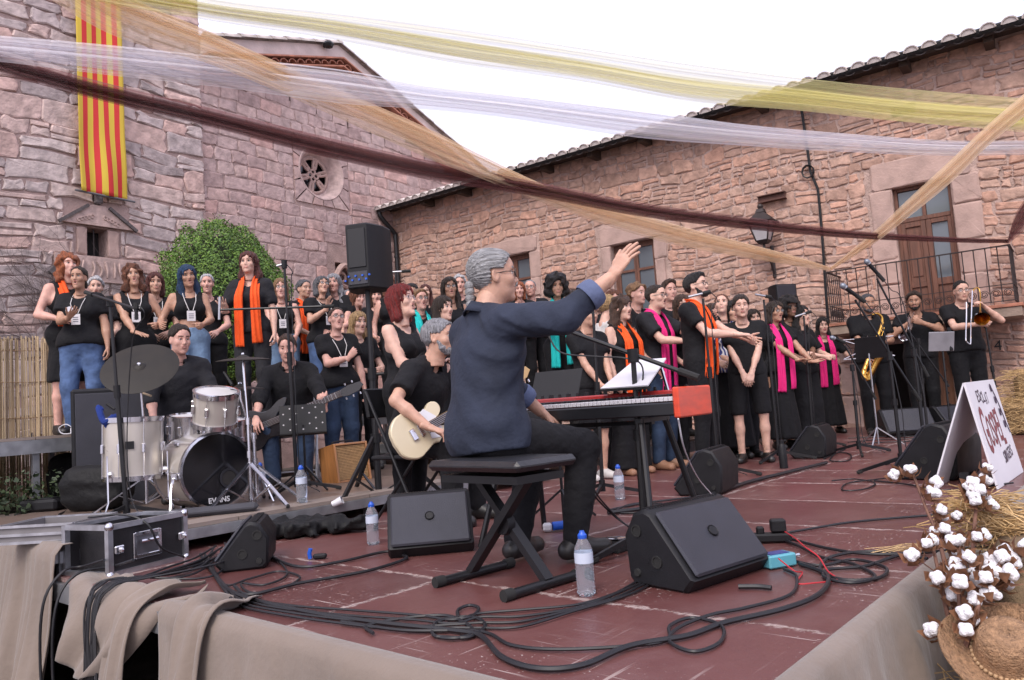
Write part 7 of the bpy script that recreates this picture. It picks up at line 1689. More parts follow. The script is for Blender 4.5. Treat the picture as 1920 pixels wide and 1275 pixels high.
# ---- keyboard
KR = DY(1275, 781, 3.35); kaz = 38; A_ = Vector((-math.cos(rad(kaz)), math.sin(rad(kaz)), 0)); D_ = Vector((math.sin(rad(kaz)), math.cos(rad(kaz)), 0)); KL = 1.22; KD = .33
ky = thing('stage_keyboard', 'red stage keyboard with black and white keys in front of the conductor', 'keyboard', KR); MT_red = M('keyboard_red', (.34, .022, .02), .35, var=.1, coat=.4); MT_redw = M('red_end_block', (.62, .05, .012), .35, var=.25, vs=6, coat=.4, stretch=(1, 1, 5)); MT_ivory = M('white_key', (.58, .57, .6), .3, var=.03); MT_ebony = M('black_key', (.012, .012, .014), .3)
RK = Matrix((-A_, D_, Z3)).transposed()
MB().box(A_*(KL/2)+D_*(KD/2)+Z3*.035, (KL-.002, KD, .06), RK, .006).obj('chassis', MT_ebony, ky)
MB().box(A_*(KL/2)+D_*(KD-.075)+Z3*.092, (KL-.062, .15, .055), RK, .006).obj('control_panel', MT_red, ky)
for e in (.012, KL-.012): MB().box(A_*e+D_*(KD/2)+Z3*.062, (.03, KD+.012, .135), RK, .006).obj('end_block', MT_redw, ky)
wm = MB().box((0, 0, 0), (.0205, .145, .02), RK, .002).mesh('white_key', MT_ivory, False); bm_ = MB().box((0, 0, 0), (.011, .09, .014), RK, .002).mesh('black_key', MT_ebony, False)
nk = 50; pit = (KL-.066)/nk
for i in range(nk):
    q = put('white_key', wm, ky); q.location = A_*(.033+pit*(i+.5))+D_*.083+Z3*.079
    if i % 7 not in (2, 6): q = put('black_key', bm_, ky); q.location = A_*(.033+pit*(i+1))+D_*.11+Z3*.094
kn = MB().lathe([(.001, .02), (.007, .019), (.009, 0)], 10).mesh('panel_knob', MT_plastic, True)
for i in range(30): q = put('panel_knob', kn, ky); q.location = A_*(.09+.037*i)+D_*(KD-.05-.035*(i % 3))+Z3*.119
ks = thing('keyboard_stand', 'black tubular stand with splayed legs under the red keyboard', 'stand', Vector((KR.x, KR.y, 0)))
zt = KR.z
for e in (.22, KL-.22):
    for (dd, ex) in ((.05, -.16), (KD-.05, .16)):
        MB().tube([A_*e+D_*dd+Z3*(zt-.005), A_*(e+(.1 if e > .5 else -.1))+D_*(dd+ex)+Z3*.012], .015, 8).obj('leg', MT_stand, ks)
    MB().bar(A_*e+D_*.02+Z3*(zt-.012), A_*e+D_*(KD-.02)+Z3*(zt-.012), .03, .02).obj('cross_bar', MT_stand, ks)
MB().bar(A_*.22+D_*(KD/2)+Z3*(zt-.025), A_*(KL-.22)+D_*(KD/2)+Z3*(zt-.025), .03, .02).obj('rail', MT_stand, ks)
# sheet music over the keyboard
def sheet(label, pts, name='sheet_music', thick=.006, mat=MT_paper, cat='sheet music'):
    v = [Vector(p) for p in pts]; n = (v[1]-v[0]).cross(v[3]-v[0]).normalized()
    o = MB().add([p+n*thick/2 for p in v]+[p-n*thick/2 for p in v], [(0, 1, 2, 3), (7, 6, 5, 4), (0, 4, 5, 1), (1, 5, 6, 2), (2, 6, 7, 3), (3, 7, 4, 0)]).obj(name, mat, None, smooth=False); return tag(o, label, cat)
sheet('white score pages lying open on the stand above the keyboard', [DY(1126, 729, 3.75), DY(1215, 723, 3.5), DY(1249, 672, 3.75), DY(1190, 676, 4.0)])
ms = thing('score_stand', 'small black score holder behind the keyboard panel', 'music stand', Vector((DY(1190, 700, 4.0).x, 4.0, 0))); ms.location = DY(1215, 735, 3.72)
MB().tube([DY(1240, 690, 3.76)-ms.location, DY(1255, 742, 3.72)-ms.location], .008, 6).obj('arm', MT_chrome, ms); MB().bar(DY(1126, 732, 3.76)-ms.location, DY(1216, 727, 3.51)-ms.location, .03, .012).obj('ledge', MT_plastic, ms)
MB().add([Vector(p)-ms.location+Vector((.0, .012, -.012)) for p in (DY(1128, 730, 3.76), DY(1214, 725, 3.52), DY(1247, 675, 3.77), DY(1190, 678, 4.0))], [(0, 1, 2, 3)]).obj('back_plate', MT_plastic, ms, smooth=False)
# black music stand left of keyboard, bass music stand, horn stands
def mstand(label, c, az, tilt_, base_z, w_=.46, h_=.31, holes=False, wire=False, group='music stands'):
    t = thing('music_stand', label, 'music stand', Vector((c.x, c.y, base_z)), -rad(az), group); z = c.z-base_z; Rt_ = Matrix.Rotation(-rad(tilt_), 3, 'X')
    if not wire:
        MB().box((0, 0, z), (w_, .006, h_), Rt_, .002).obj('desk', MT_plastic, t); MB().box(Vector((0, 0, z))+Rt_ @ Vector((0, .025, -h_/2)), (w_, .05, .008), Rt_).obj('ledge', MT_plastic, t)
        if holes:
            for i, (x, y) in enumerate([(x_, y_) for x_ in range(-3, 4) for y_ in range(-2, 3) if (abs(x_)+abs(y_)) % 2 == 0 and (x_, y_) != (0, 0)]): MB().lathe([(.0005, -.0045), (.0065, -.0045)], 8, Vector((0, 0, z))+Rt_ @ Vector((x*.05, 0, y*.045)), Rt_ @ Matrix.Rotation(-math.pi/2, 3, 'X')).obj('hole_light_disc', M('hole_light', (.5, .48, .5), .8), t)  # pale discs on the solid desk paint the light showing through its holes
    else:
        b = MB()
        for p, q in (((-.5, -.5), (.5, -.5)), ((-.5, .5), (.5, .5)), ((-.5, -.5), (.5, .5)), ((.5, -.5), (-.5, .5)), ((0, -.6), (0, .6))): b.tube([Vector((0, 0, z))+Rt_ @ Vector((p[0]*w_, 0, p[1]*h_)), Vector((0, 0, z))+Rt_ @ Vector((q[0]*w_, 0, q[1]*h_))], .005, 5)
        b.obj('wire_desk', MT_chrome, t); MB().box(Vector((0, 0, z))+Rt_ @ Vector((-.02, .006, 0)), (.3, .006, .24), Rt_).obj('folder', MT_plastic, t)
    MB().tube([(0, -.02, .02), (0, -.02, z-.05)], .009, 8).obj('pole', MT_stand if not wire else MT_bolt, t)
    for a in (20, 140, 260): e = Vector((math.sin(rad(a)), math.cos(rad(a)), 0)); MB().bar(Z3*.2+Vector((0, -.02, 0)), e*.25+Z3*.01, .012, .012).obj('leg', MT_stand if not wire else MT_bolt, t)
    return t
mstand('black perforated music stand in front of the bass guitarist', DY(568, 785, 6.15), 345, 20, RZ, .36, .24, True)
mstand('black music stand between the conductor and the teal scarf', DY(1042, 727, 4.6), 30, 30, 0, .32, .24)
mstand('folding wire music stand in front of the saxophone player', DY(1628, 652, 8.2), 200, 20, 0, .5, .22, wire=True)
ts = thing('tablet_stand', 'grey tablet on a black stand between trumpet and trombone', 'tablet', Vector((DY(1772, 700, 8.6).x, 8.6, 0))); zt_ = DY(1770, 640, 8.6).z
MB().box((0, 0, zt_), (.26, .012, .22), Matrix.Rotation(.25, 3, 'X') @ Matrix.Rotation(-.25, 3, 'Z'), .004).obj('tablet', M('tablet_back', (.3, .3, .33), .4, metal=.4), ts); MB().tube([(0, .02, .02), (.02, .03, zt_-.05)], .011, 8).obj('pole', MT_stand, ts); MB().box((.1, -.0, zt_+.02), (.04, .03, .26), None, .006).obj('clamp', MT_plastic, ts)
for a in (20, 140, 260): e = Vector((math.sin(rad(a)), math.cos(rad(a)), 0)); MB().bar(Z3*.12, e*.28+Z3*.01, .02, .016).obj('leg', MT_stand, ts)

# ---- horns
MT_brass = M('lacquered_brass', (.62, .36, .09), .22, metal=1., var=.2); MT_silver = M('silver_plate', (.72, .72, .75), .16, metal=1., var=.1)
Ys = SAX[0].location.y-.36
sx_ = thing('saxophone', 'brass tenor saxophone held by the man in the polo shirt', 'saxophone', DY(1632, 690, Ys)); o = sx_.location
body = smooth_path([DY(1635, 590, Ys)-o, DY(1646, 588, Ys)-o, DY(1654, 598, Ys)-o, DY(1650, 620, Ys)-o, DY(1637, 650, Ys)-o, DY(1624, 685, Ys-.02)-o, DY(1619, 702, Ys-.04)-o, DY(1626, 710, Ys-.06)-o, DY(1634, 698, Ys-.08)-o, DY(1642, 682, Ys-.1)-o, DY(1649, 670, Ys-.12)-o, DY(1656, 660, Ys-.14)-o], 5); n = len(body)
MB().tube(body, [.009+.026*min(1, i/(n*.62)) if i < n*.78 else .035+.035*((i-n*.78)/(n*.22))**2.2 for i in range(n)], 14, False).obj('body_tube', MT_brass, sx_)
kb = MB(); r = random.Random(3)
for k in range(16): p = body[int(n*(.22+.03*k)) if int(n*(.22+.03*k)) < n else -1]+Vector((r.uniform(-.02, .02), -.036, 0)); kb.lathe([(.001, .006), (.014, .006), (.015, 0)], 10, p, Matrix.Rotation(math.pi/2, 3, 'X'))
kb.tube([body[int(n*.25)]+Vector((.03, -.03, 0)), body[int(n*.6)]+Vector((.035, -.03, 0))], .004, 5); kb.obj('keys', MT_brass, sx_); MB().tube([body[0], body[0]+Vector((-.06, .04, -.01))], [.009, .011], 8).obj('mouthpiece', MT_plastic, sx_)
Yt = TRU[0].location.y-.30
tp = thing('trumpet', 'silver trumpet raised by the bearded man', 'trumpet', DY(1706, 610, Yt)); o = tp.location
m0, bl = DY(1714, 585, Yt+.1)-o, DY(1694, 632, Yt-.28)-o; d = (bl-m0).normalized(); side = d.cross(Z3).normalized(); dn = side.cross(d); dn = dn if dn.z < 0 else -dn
MB().tube([m0, m0+d*.06, m0.lerp(bl, .75), m0.lerp(bl, .9), bl], [.006, .006, .008, .02, .055], 14, False).obj('bell_tube', MT_silver, tp)
MB().tube(smooth_path([m0+d*.08, m0+d*.1+dn*.06, m0.lerp(bl, .55)+dn*.07, m0.lerp(bl, .62)+dn*.035, m0.lerp(bl, .55)], 5), .006, 6).obj('tuning_slide', MT_silver, tp)
for k in range(3): p = m0.lerp(bl, .38+.06*k); MB().cyl(p+dn*.08, p-dn*.05, .011, n=8).cyl(p-dn*.05, p-dn*.08, .004, n=6).obj('valve', MT_silver, tp)
Yb = TRO[0].location.y-.33
tb = thing('trombone', 'brass trombone with long silver slide held by the man in glasses', 'trombone', DY(1830, 590, Yb)); o = tb.location
def tp_(px, py, dY=0): return DY(px, py, Yb+dY)-o
MB().tube(smooth_path([tp_(1812, 567, .1), tp_(1812, 600), tp_(1811, 634, -.15), tp_(1812, 640, -.16), tp_(1818, 645, -.16), tp_(1820, 640, -.15), tp_(1821, 600), tp_(1823, 545, .15)], 4), .0075, 8).obj('slide', MT_silver, tb)
bp_ = smooth_path([tp_(1821, 600), tp_(1822, 555, .15), tp_(1826, 543, .18), tp_(1834, 540, .18), tp_(1838, 552, .14), tp_(1838, 582, -.02), tp_(1839, 590, -.10), tp_(1841, 598, -.2)], 5); n = len(bp_)
MB().tube(bp_, [.0075 if i < n*.6 else .0075+.09*((i-n*.6)/(n*.4))**2.6 for i in range(n)], 18, False).obj('bell', MT_brass, tb)
# ================================================================== PROPS
# ---- flight case (open, legs of aluminium) and its lid
c0 = G(206, 1083, 0); cx_ = G(347, 1047, 0); cl2 = G(141, 1067, 0)
ex = (cx_-c0); ex.z = 0; LW = ex.length; ex.normalize(); ey = Vector((-ex.y, ex.x, 0)); DPT = .34; HC = .25
fc = thing('flight_case', 'open black flight case with aluminium edges and handle at the stage corner', 'flight case', c0 + Z3*.003); RF_ = Matrix((ex, ey, Z3)).transposed()
MT_ply = M('black_laminate', (.016, .015, .017), .4, var=.25, vs=10, bump=.1, bs=120)
def cbox(x, y, z, sx, sy, sz): return (ex*x+ey*y+Z3*z, (sx, sy, sz))
for nm, (c, s_) in (('front_panel', cbox(LW/2, .008, HC/2, LW-.03, .012, HC-.03)), ('rear_panel', cbox(LW/2, DPT-.008, HC/2, LW-.03, .012, HC-.03)), ('bottom_panel', cbox(LW/2, DPT/2, .01, LW-.03, DPT-.03, .014)), ('side_panel', cbox(LW-.008, DPT/2, HC/2, .012, DPT-.03, HC-.03)), ('inner_lining', cbox(.07, DPT/2, HC/2-.01, .01, DPT-.03, HC-.04))): MB().box(c, s_, RF_).obj(nm, MT_ply, fc, smooth=False)
for x in (0, LW):
    for y in (0, DPT): MB().bar(ex*x+ey*y, ex*x+ey*y+Z3*HC, .028, .028, up=ex).obj('edge_profile', MT_alu, fc, smooth=False)
for z in (.008, HC-.008):
    for y in (0, DPT): MB().bar(ex*.014+ey*y+Z3*z, ex*(LW-.014)+ey*y+Z3*z, .026, .026).obj('edge_profile', MT_alu, fc, smooth=False)
    for x in (0, LW): MB().bar(ex*x+ey*.014+Z3*z, ex*x+ey*(DPT-.014)+Z3*z, .026, .026).obj('edge_profile', MT_alu, fc, smooth=False)
for x in (0, LW):
    for z in (0.005, HC-.005): MB().ball(ex*x+Z3*z-ey*.004, .023, 10).obj('ball_corner', MT_chrome, fc)
hd = MB(); hx = LW*.48
for (x, z, sx, sz) in ((hx-.075, HC/2, .02, .13), (hx+.075, HC/2, .02, .13), (hx, HC/2+.058, .15, .02), (hx, HC/2-.058, .15, .02)): hd.box(ex*x-ey*.004+Z3*z, (sx, .012, sz), RF_, .003)
hd.obj('handle_frame', MT_chrome, fc); MB().box(ex*hx-ey*.001+Z3*(HC/2), (.13, .004, .1), RF_).obj('handle_dish', M('dish_steel', (.2, .2, .22), .35, metal=.8), fc); MB().tube([ex*(hx-.05)-ey*.02+Z3*(HC/2+.02), ex*(hx+.05)-ey*.02+Z3*(HC/2+.02)], .01, 8).obj('spring_handle', MT_chrome, fc)
for x in (.05, LW-.02): MB().box(ex*x-ey*.010+Z3*(HC*.5), (.055, .014, .04), RF_, .006).ball(ex*x-ey*.018+Z3*(HC*.5), (.018, .01, .016), 8).obj('butterfly_latch', MT_chrome, fc)
l0 = G(40, 1005, RZ); l1 = G(165, 1012, RZ); lid = thing('shallow_case', 'shallow grey open case lying behind the black flight case', 'case', G(105, 1010, RZ)+Z3*.003); 
RL = Matrix.Rotation(rad(-6), 3, 'Z'); MT_lid = M('grey_laminate', (.16, .15, .155), .45, var=.15)
for (c, s_) in (((0, -.16, .05), (.44, .012, .09)), ((0, .2, .05), (.44, .012, .09)), ((-.22, .02, .05), (.012, .35, .09)), ((.22, .02, .05), (.012, .35, .09))): MB().box(RL @ Vector(c), s_, RL).obj('side_board', MT_lid, lid, smooth=False)
for z in (.008, .096, .05):
    for (c, s_) in (((0, -.17, z), (.46, .014, .014)), ((0, .21, z), (.46, .014, .014)), ((-.23, .02, z), (.014, .37, .014)), ((.23, .02, z), (.014, .37, .014))): MB().box(RL @ Vector(c), s_, RL).obj('rim_profile', MT_alu, lid, smooth=False)
MB().box(RL @ Vector((0, .02, .01)), (.44, .36, .006), RL).obj('lid_panel', MT_ply, lid, smooth=False)
for z in (.03, .075): MB().box(RL @ Vector((.225, -.17, z)), (.03, .03, .02), RL, .005).obj('hinge', MT_chrome, lid)
# ---- soft bags behind
def soft(name, label, c, r, mat, seed, cat, fl=1., h=.025):
    s = SDF(np.array(c)-np.array(r)*1.25-.06, np.array(c)+np.array(r)*1.25+.06, h); X, Y, Z = [a+0*s.d for a in s.XYZ()]
    q = ((np.abs((X-c[0])/r[0])**4+np.abs((Y-c[1])/r[1])**4+np.abs((Z-c[2])/r[2])**3))**.28-1; s.d = (q*min(r)).astype(np.float32)+wrinkle(X, Y, Z, .012*fl, seed).astype(np.float32); s.d = np.maximum(s.d, (c[2]-r[2]*.96-Z).astype(np.float32))
    v, f = s.net(); o = put(name, npmesh(name, v-np.array((c[0], c[1], c[2]-r[2]*.95)), f, mat)); o.location = (c[0], c[1], c[2]-r[2]*.95); return tag(o, label, cat)
F_nylon = fabric('black_nylon', (.007, .007, .008), .6, .4)
p = G(165, 960, RZ); soft('drum_bag', 'black drum bag standing left of the floor tom', (p.x, p.y+.15, RZ+.16), (.24, .16, .17), F_nylon, 3, 'bag')
p = G(115, 940, RZ); soft('backpack', 'dark rounded backpack leaning behind the drum bag', (p.x-.06, p.y+.3, RZ+.2), (.2, .14, .22), F_nylon, 4, 'bag')
p = G(65, 962, RZ); b = thing('stage_box', 'small black equipment box on the brown riser at the left', 'box', p+Z3*.003); MB().box((0, .12, .045), (.3, .2, .09), None, .02).obj('case', MT_plastic, b); MB().box((0, .12, .094), (.22, .14, .008), None, .003).obj('lid', MT_plastic, b)
p = G(560, 1010, 0); soft('black_jacket', 'black jacket crumpled on the stage before the riser', (p.x, p.y+.15, .05), (.34, .15, .045), F_nylon, 7, 'jacket', 1.6, .016)
p = G(625, 985, 0); cp_ = thing('paper_cup', 'white paper cup lying on the black jacket', 'cup', Vector((p.x, p.y+.12, .135)), R=Matrix.Rotation(1.2, 3, 'Y')); MB().lathe([(.02, -.03), (.028, .04), (.026, .04), (.018, -.028), (.001, -.028)], 16).obj('cup_wall', MT_white, cp_); MB().lathe([(.028, .038), (.03, .042), (.026, .043)], 16).obj('rim', MT_white, cp_)
# ---- water bottles
def water_mat():
    m, n, l, b = _mat('water_bottle_pet'); b.inputs['Base Color'].default_value = (.80, .86, .95, 1); b.inputs['Roughness'].default_value = .06; b.inputs['Transmission Weight'].default_value = .88; b.inputs['IOR'].default_value = 1.2; return m
MT_pet = water_mat(); MT_cap = M('blue_cap', (.02, .10, .55), .35); MT_lab = M('bottle_label', (.50, .55, .66), .4, var=.06)
def bottle(label, P, k=1.):
    t = thing('water_bottle', label, 'bottle', P+Z3*.002, group='water bottles'); r = .033*k; h = .215*k
    prof = [(.001, .004), (r*.8, 0), (r, .008)]
    for i in range(7): z = .015+(h*.42)*i/7; prof += [(r, z), (r*.955, z+h*.03)]
    prof += [(r, h*.5), (r, h*.70), (r*.93, h*.76), (r*.55, h*.88), (r*.40, h*.92), (r*.40, h*.97), (.001, h*.97)]
    MB().lathe(prof, 18).obj('plastic_body', MT_pet, t); MB().lathe([(r*1.012, h*.52), (r*1.012, h*.69)], 18).obj('paper_label', MT_lab, t)
    MB().lathe([(r*.47, h*.905), (r*.5, h*.92), (r*.5, h*.965), (r*.3, h*1.0), (r*.26, h*1.03), (.001, h*1.035)], 14).obj('cap', MT_cap, t)
bottle('water bottle with blue cap standing beside the keyboard bench', G(1100, 1116), 1.05); bottle('water bottle left of the monitor facing the camera', G(700, 1021), 1.05); bottle('water bottle on the riser before the bass guitarist', G(567, 943, RZ), 1.15); bottle('water bottle among the feet behind the keyboard', G(1163, 937), 1.1); bottle('water bottle at the foot of the crash cymbal stand', G(490, 925, RZ), 1.1); bottle('water bottle beside the trumpet player at the wall', G(1770, 805), 1.2)
p = G(1470, 878, 0); b = thing('drinking_flask', 'black metal flask standing by the microphone stand legs', 'flask', p+Z3*.002); MB().lathe([(.001, 0), (.035, 0), (.036, .17), (.02, .21), (.001, .21)], 14).obj('body', MT_plastic, b); MB().lathe([(.02, .21), (.02, .24), (.001, .245)], 12).obj('lid', MT_plastic, b)
# ---- small electrics
p = G(1470, 1066, 0); di = thing('direct_box', 'turquoise metal direct box beside the large monitor', 'box', p+Z3*.003, rad(20)); MB().box((0, .04, .026), (.13, .085, .05), None, .006).obj('case', M('turquoise_enamel', (.10, .34, .42), .4, var=.08), di); MB().box((.0, .04, .0525), (.09, .05, .003)).obj('label_plate', M('label_blue', (.04, .05, .2), .5), di); MB().cyl((.065, .04, .03), (.11, .04, .028), .009, n=10).obj('plug', MT_chrome, di); MB().cyl((-.065, .04, .03), (-.115, .04, .028), .011, n=10).obj('plug', MT_plastic, di)
p = G(1450, 1020, 0); ps = thing('power_strip', 'black power strip with plugged adapter behind the direct box', 'power strip', p+Z3*.003, rad(-12)); MB().box((0, .03, .022), (.17, .06, .04), None, .008).obj('strip', MT_plastic, ps); MB().box((.03, .03, .075), (.07, .05, .06), None, .008).obj('adapter', MT_plastic, ps); MB().box((-.05, .03, .055), (.035, .035, .035), None, .006).obj('plug', MT_plastic, ps)
p = G(1027, 998, 0); b = thing('power_plug', 'white plug with blue side on the floor behind the conductor', 'plug', p+Z3*.003); MB().box((0, 0, .025), (.05, .045, .045), None, .01).obj('plug_body', MT_white, b); MB().cyl((.03, 0, .028), (.1, .02, .028), .024, n=10).obj('socket', MT_led, b)
p = G(1190, 1030, 0); pd = thing('sustain_pedal', 'black sustain pedal under the foot of the conductor', 'pedal', G(1165, 1030)+Z3*.003, rad(-40)); MB().prism([(-.1, 0), (.1, 0), (.1, .035), (-.08, .05)], (-.05, 0, 0), Vector((0, 1, 0)), Z3, Vector((1, 0, 0)), .1, bev=.005).obj('housing', MT_plastic, pd); MB().box((0, -.03, .055), (.07, .1, .012), Matrix.Rotation(-.12, 3, 'X'), .004).obj('treadle', MT_chrome, pd)
p = G(582, 1050, 0); b = thing('cable_tie', 'blue velcro cable tie lying on the stage floor', 'tie', p+Z3*.002); MB().tube([(0, 0, .004), (-.004, 0, .03), (.004, .0, .055)], .011, 8).obj('strap', MT_led, b); MB().box((.05, 0, .014), (.07, .03, .026), None, .008).obj('connector', MT_plastic, b)
# ---- adapters on platform edge
p = DY(140, 806, 6.95); b = thing('white_adapter', 'white plug adapter with looped white cable on the platform edge', 'adapter', Vector((p.x, p.y, PZ+.002))); MB().box((0, 0, .03), (.06, .05, .055), None, .008).obj('adapter', MT_white, b); MB().tube(smooth_path([(0, -.02, .05), (-.06, -.03, .09), (-.13, -.02, .06), (-.1, -.02, .01), (0, -.03, .01), (.1, -.02, .06), (.16, -.02, .02)], 6), .004, 5).obj('cord', MT_white, b)
# ---- cables on the floor
r = random.Random(21)
def cable(label, px, rad_=.0055, z=0., mat=MT_cable, wob=3, grp='cables on the stage floor'):
    pts = []; zz = 0
    for i, q in enumerate(px):
        zq = q[2] if len(q) > 2 else z
        pts.append(G(q[0]+(r.uniform(-wob, wob) if 0 < i < len(px)-1 else 0), q[1]+r.uniform(-1, 1)*(1 if len(q) < 3 else 0), zq)+Z3*(rad_+.003+r.uniform(0, .004)))
    o = MB().tube(smooth_path(pts, 8), rad_, 6).obj('cable', mat); return tag(o, label, 'cable', grp)
cable('thick black cable sweeping along the front of the stage from the cloth to the monitor', [(376, 1045), (400, 1080), (440, 1118), (560, 1150), (700, 1172), (850, 1190), (905, 1200), (940, 1240), (1010, 1262), (1090, 1256), (1180, 1222), (1290, 1200), (1360, 1175), (1470, 1150), (1540, 1120), (1550, 1085), (1500, 1062)], .0085)
cable('black cable looping in front of the large monitor', [(640, 1172), (760, 1188), (900, 1190), (960, 1215), (1050, 1226), (1180, 1218), (1252, 1205), (1256, 1180), (1300, 1165), (1350, 1180), (1352, 1210), (1300, 1228), (1255, 1210), (1270, 1185), (1330, 1160), (1400, 1145), (1480, 1120), (1492, 1085), (1470, 1070)], .0055)
for k, lb in enumerate(('upper cable of the bundle running to the bench', 'second cable of the bundle running to the bench', 'third cable of the bundle curling below the bench', 'lowest cable of the bundle on the front stage')):
    cable('black '+lb, [(384, 1040+k*3), (395, 1062+k*3), (418, 1095+k*5), (450, 1122+k*6), (540, 1140+k*7), (660, 1150+k*9), (780, 1158+k*10), (850, 1168+k*5), (900, 1155+k*9), (980, 1150+k*10), (1080, 1140+k*4), (1150, 1118+k*4), (1200, 1095+k*5), (1230, 1090)], .0048)
cable('black cable coil on the floor in front of the keyboard bench', [(700, 1195), (690, 1178), (760, 1165), (830, 1160), (868, 1172), (890, 1192), (850, 1205), (810, 1195), (822, 1172), (880, 1162), (910, 1178), (880, 1200), (820, 1202)], .006)
cable('small loop of black cable before the keyboard bench', [(860, 1165), (862, 1150), (880, 1142), (896, 1146), (892, 1158), (870, 1165), (840, 1168)], .006)
cable('black cables running from the left monitor to the middle of the stage', [(500, 1045), (560, 1068), (640, 1058), (720, 1040), (760, 1040)], .0075); cable('cable with white scuffs trailing from the monitor below the guitarist', [(440, 1105), (470, 1120), (560, 1100), (640, 1085), (700, 1072), (760, 1052), (752, 1045)], .0075)
cable('loose cable loop in front of the left monitor', [(505, 1040), (540, 1078), (500, 1100), (455, 1098), (470, 1115), (530, 1105), (560, 1085), (520, 1075), (470, 1090), (420, 1100), (395, 1060)], .005)
cable('black cable coil at the right stage edge', [(1920, 1020), (1800, 1035), (1650, 1045), (1560, 1035), (1480, 1015)], .0065); cable('second black cable at the right stage edge', [(1740, 1052), (1640, 1040), (1560, 1050), (1540, 1075), (1580, 1092), (1650, 1090), (1660, 1070), (1600, 1055), (1530, 1065), (1440, 1042)], .0065)
cable('third black cable curling at the right stage edge', [(1735, 1040), (1680, 1048), (1620, 1066), (1555, 1075), (1548, 1090), (1600, 1100), (1640, 1086), (1600, 1062), (1540, 1050), (1500, 1030), (1455, 1010)], .0065)
cable('long thin cable crossing the right half of the stage', [(1920, 958), (1800, 965), (1700, 972), (1600, 982), (1520, 996), (1465, 1005)], .006); cable('long black cable from the right monitors to the sign', [(1640, 905), (1700, 912), (1760, 922), (1830, 918), (1900, 908)], .006); cable('looping cable at the front microphone stands', [(1560, 905), (1600, 902), (1640, 908), (1620, 920), (1580, 922), (1590, 908), (1660, 900), (1700, 890)], .005)
cable('loose coil of cable beside the small right monitor', [(1545, 862), (1570, 850), (1595, 855), (1590, 866), (1560, 866), (1565, 852), (1585, 845)], .006)
for k in range(3): cable(('front', 'middle', 'rear')[k]+' cable along the feet of the horn players', [(1590, 838-k*7), (1650, 832-k*6), (1700, 830-k*5), (1760, 826-k*5), (1800, 822-k*4)], .006)
cable('flat cable run before the feet of the choir', [(1140, 968), (1220, 958), (1310, 940), (1400, 910), (1480, 890), (1550, 872)], .014); cable('coiled cables behind the keyboard legs', [(1140, 960), (1200, 948), (1250, 950), (1230, 962), (1160, 965), (1180, 950), (1260, 940), (1330, 930)], .007)
MT_redc = M('red_wire', (.45, .02, .03), .5); cable('thin red wire curling beside the turquoise box', [(1472, 1000, .05), (1490, 1012, .06), (1510, 1030, .08), (1535, 1048, .06), (1552, 1075, .02), (1570, 1092, .0), (1530, 1098, 0), (1495, 1098, 0), (1505, 1078, 0), (1490, 1075, .02), (1460, 1052, .05)], .0028, mat=MT_redc, wob=0)
cable('white cable hanging from the keyboard end to the floor', [(1272, 790, .6), (1285, 850, .45), (1310, 900, .2), (1335, 930, .06), (1345, 950, 0)], .0035, mat=MT_white, wob=0); 
for k in range(2): cable(('left', 'right')[k]+' cable arching from the keyboard pedal to the floor', [(1095+k*8, 880, .36), (1110+k*6, 925, .22), (1140+k*4, 960, .1), (1170, 985, .02), (1200, 1000+k*4, 0)], .005, wob=0)
cable('taped cable end with a metal plug on the stage floor', [(1385, 1106), (1420, 1106), (1447, 1108)], .009)
# bundle of cables over the stage corner, hanging down
for k in range(12):
    x0, y0 = 330+r.uniform(-20, 60), 1068+r.uniform(-8, 8); a = uv_of(G(232+k*4.5, 1104, 0)); 
    P_ = [G(415+r.uniform(-20, 10), 1040+r.uniform(-5, 12)), G(x0+40, y0), G(x0-10, y0+18), S(1.50, a[1]+r.uniform(-.02, .02), .05), S(1.38, a[1]+r.uniform(-.03, .03), .045), S(1.325, a[1]+r.uniform(-.03, .03), -.06), S(1.31, a[1]+r.uniform(-.05, .03), -.4), S(1.32, a[1]+r.uniform(-.08, .05), -.93)]
    for q in P_[:3]: q.z = .012+.004*k
    tag(MB().tube(smooth_path(P_, 6), .0052, 6).obj('cable', MT_cable), 'one of the black cables bundled over the stage corner', 'cable', 'bundled cables over the stage corner')
for (px, sag) in ((125, 0), (180, 10)):
    u, v = uv_of(G(px+5, 1085, 0)); P_ = [G(px+70, 1050, .1), G(px+30, 1062, .05), S(1.42, v, .04), S(1.33, v, -.1), S(1.32, v+.02, -.45), S(1.34, v-.05, -.9)]
    tag(MB().tube(smooth_path(P_, 6), .007, 6).obj('cable', MT_cable), ('left' if px < 150 else 'right')+' single cable hanging beside the flight case', 'cable', 'single hanging cables')
o = MB().tube(smooth_path([ey*.3+ex*.1+Z3*(HC+.03)+c0, ey*.1+ex*.16+Z3*(HC+.035)+c0, ey*-.03+ex*.2+Z3*(HC-.02)+c0, ey*-.05+ex*.26+Z3*.1+c0, ey*-.06+ex*.4+Z3*.02+c0], 6), .006, 6).obj('cable', MT_cable); tag(o, 'black cable hanging over the front of the flight case', 'cable')
for k in range(3):
    o = MB().tube(smooth_path([DY(60+k*90, 812, 6.9), DY(58+k*80, 850, 6.6), DY(62+k*78, 900, 6.2), G(70+k*60, 950, RZ+.01), G(30+k*80, 965, RZ+.01)], 6), .006, 5).obj('cable', MT_cable); tag(o, ('leftmost', 'middle', 'right')[k]+' cable drooping from the choir platform edge', 'cable', 'cables from the choir platform')

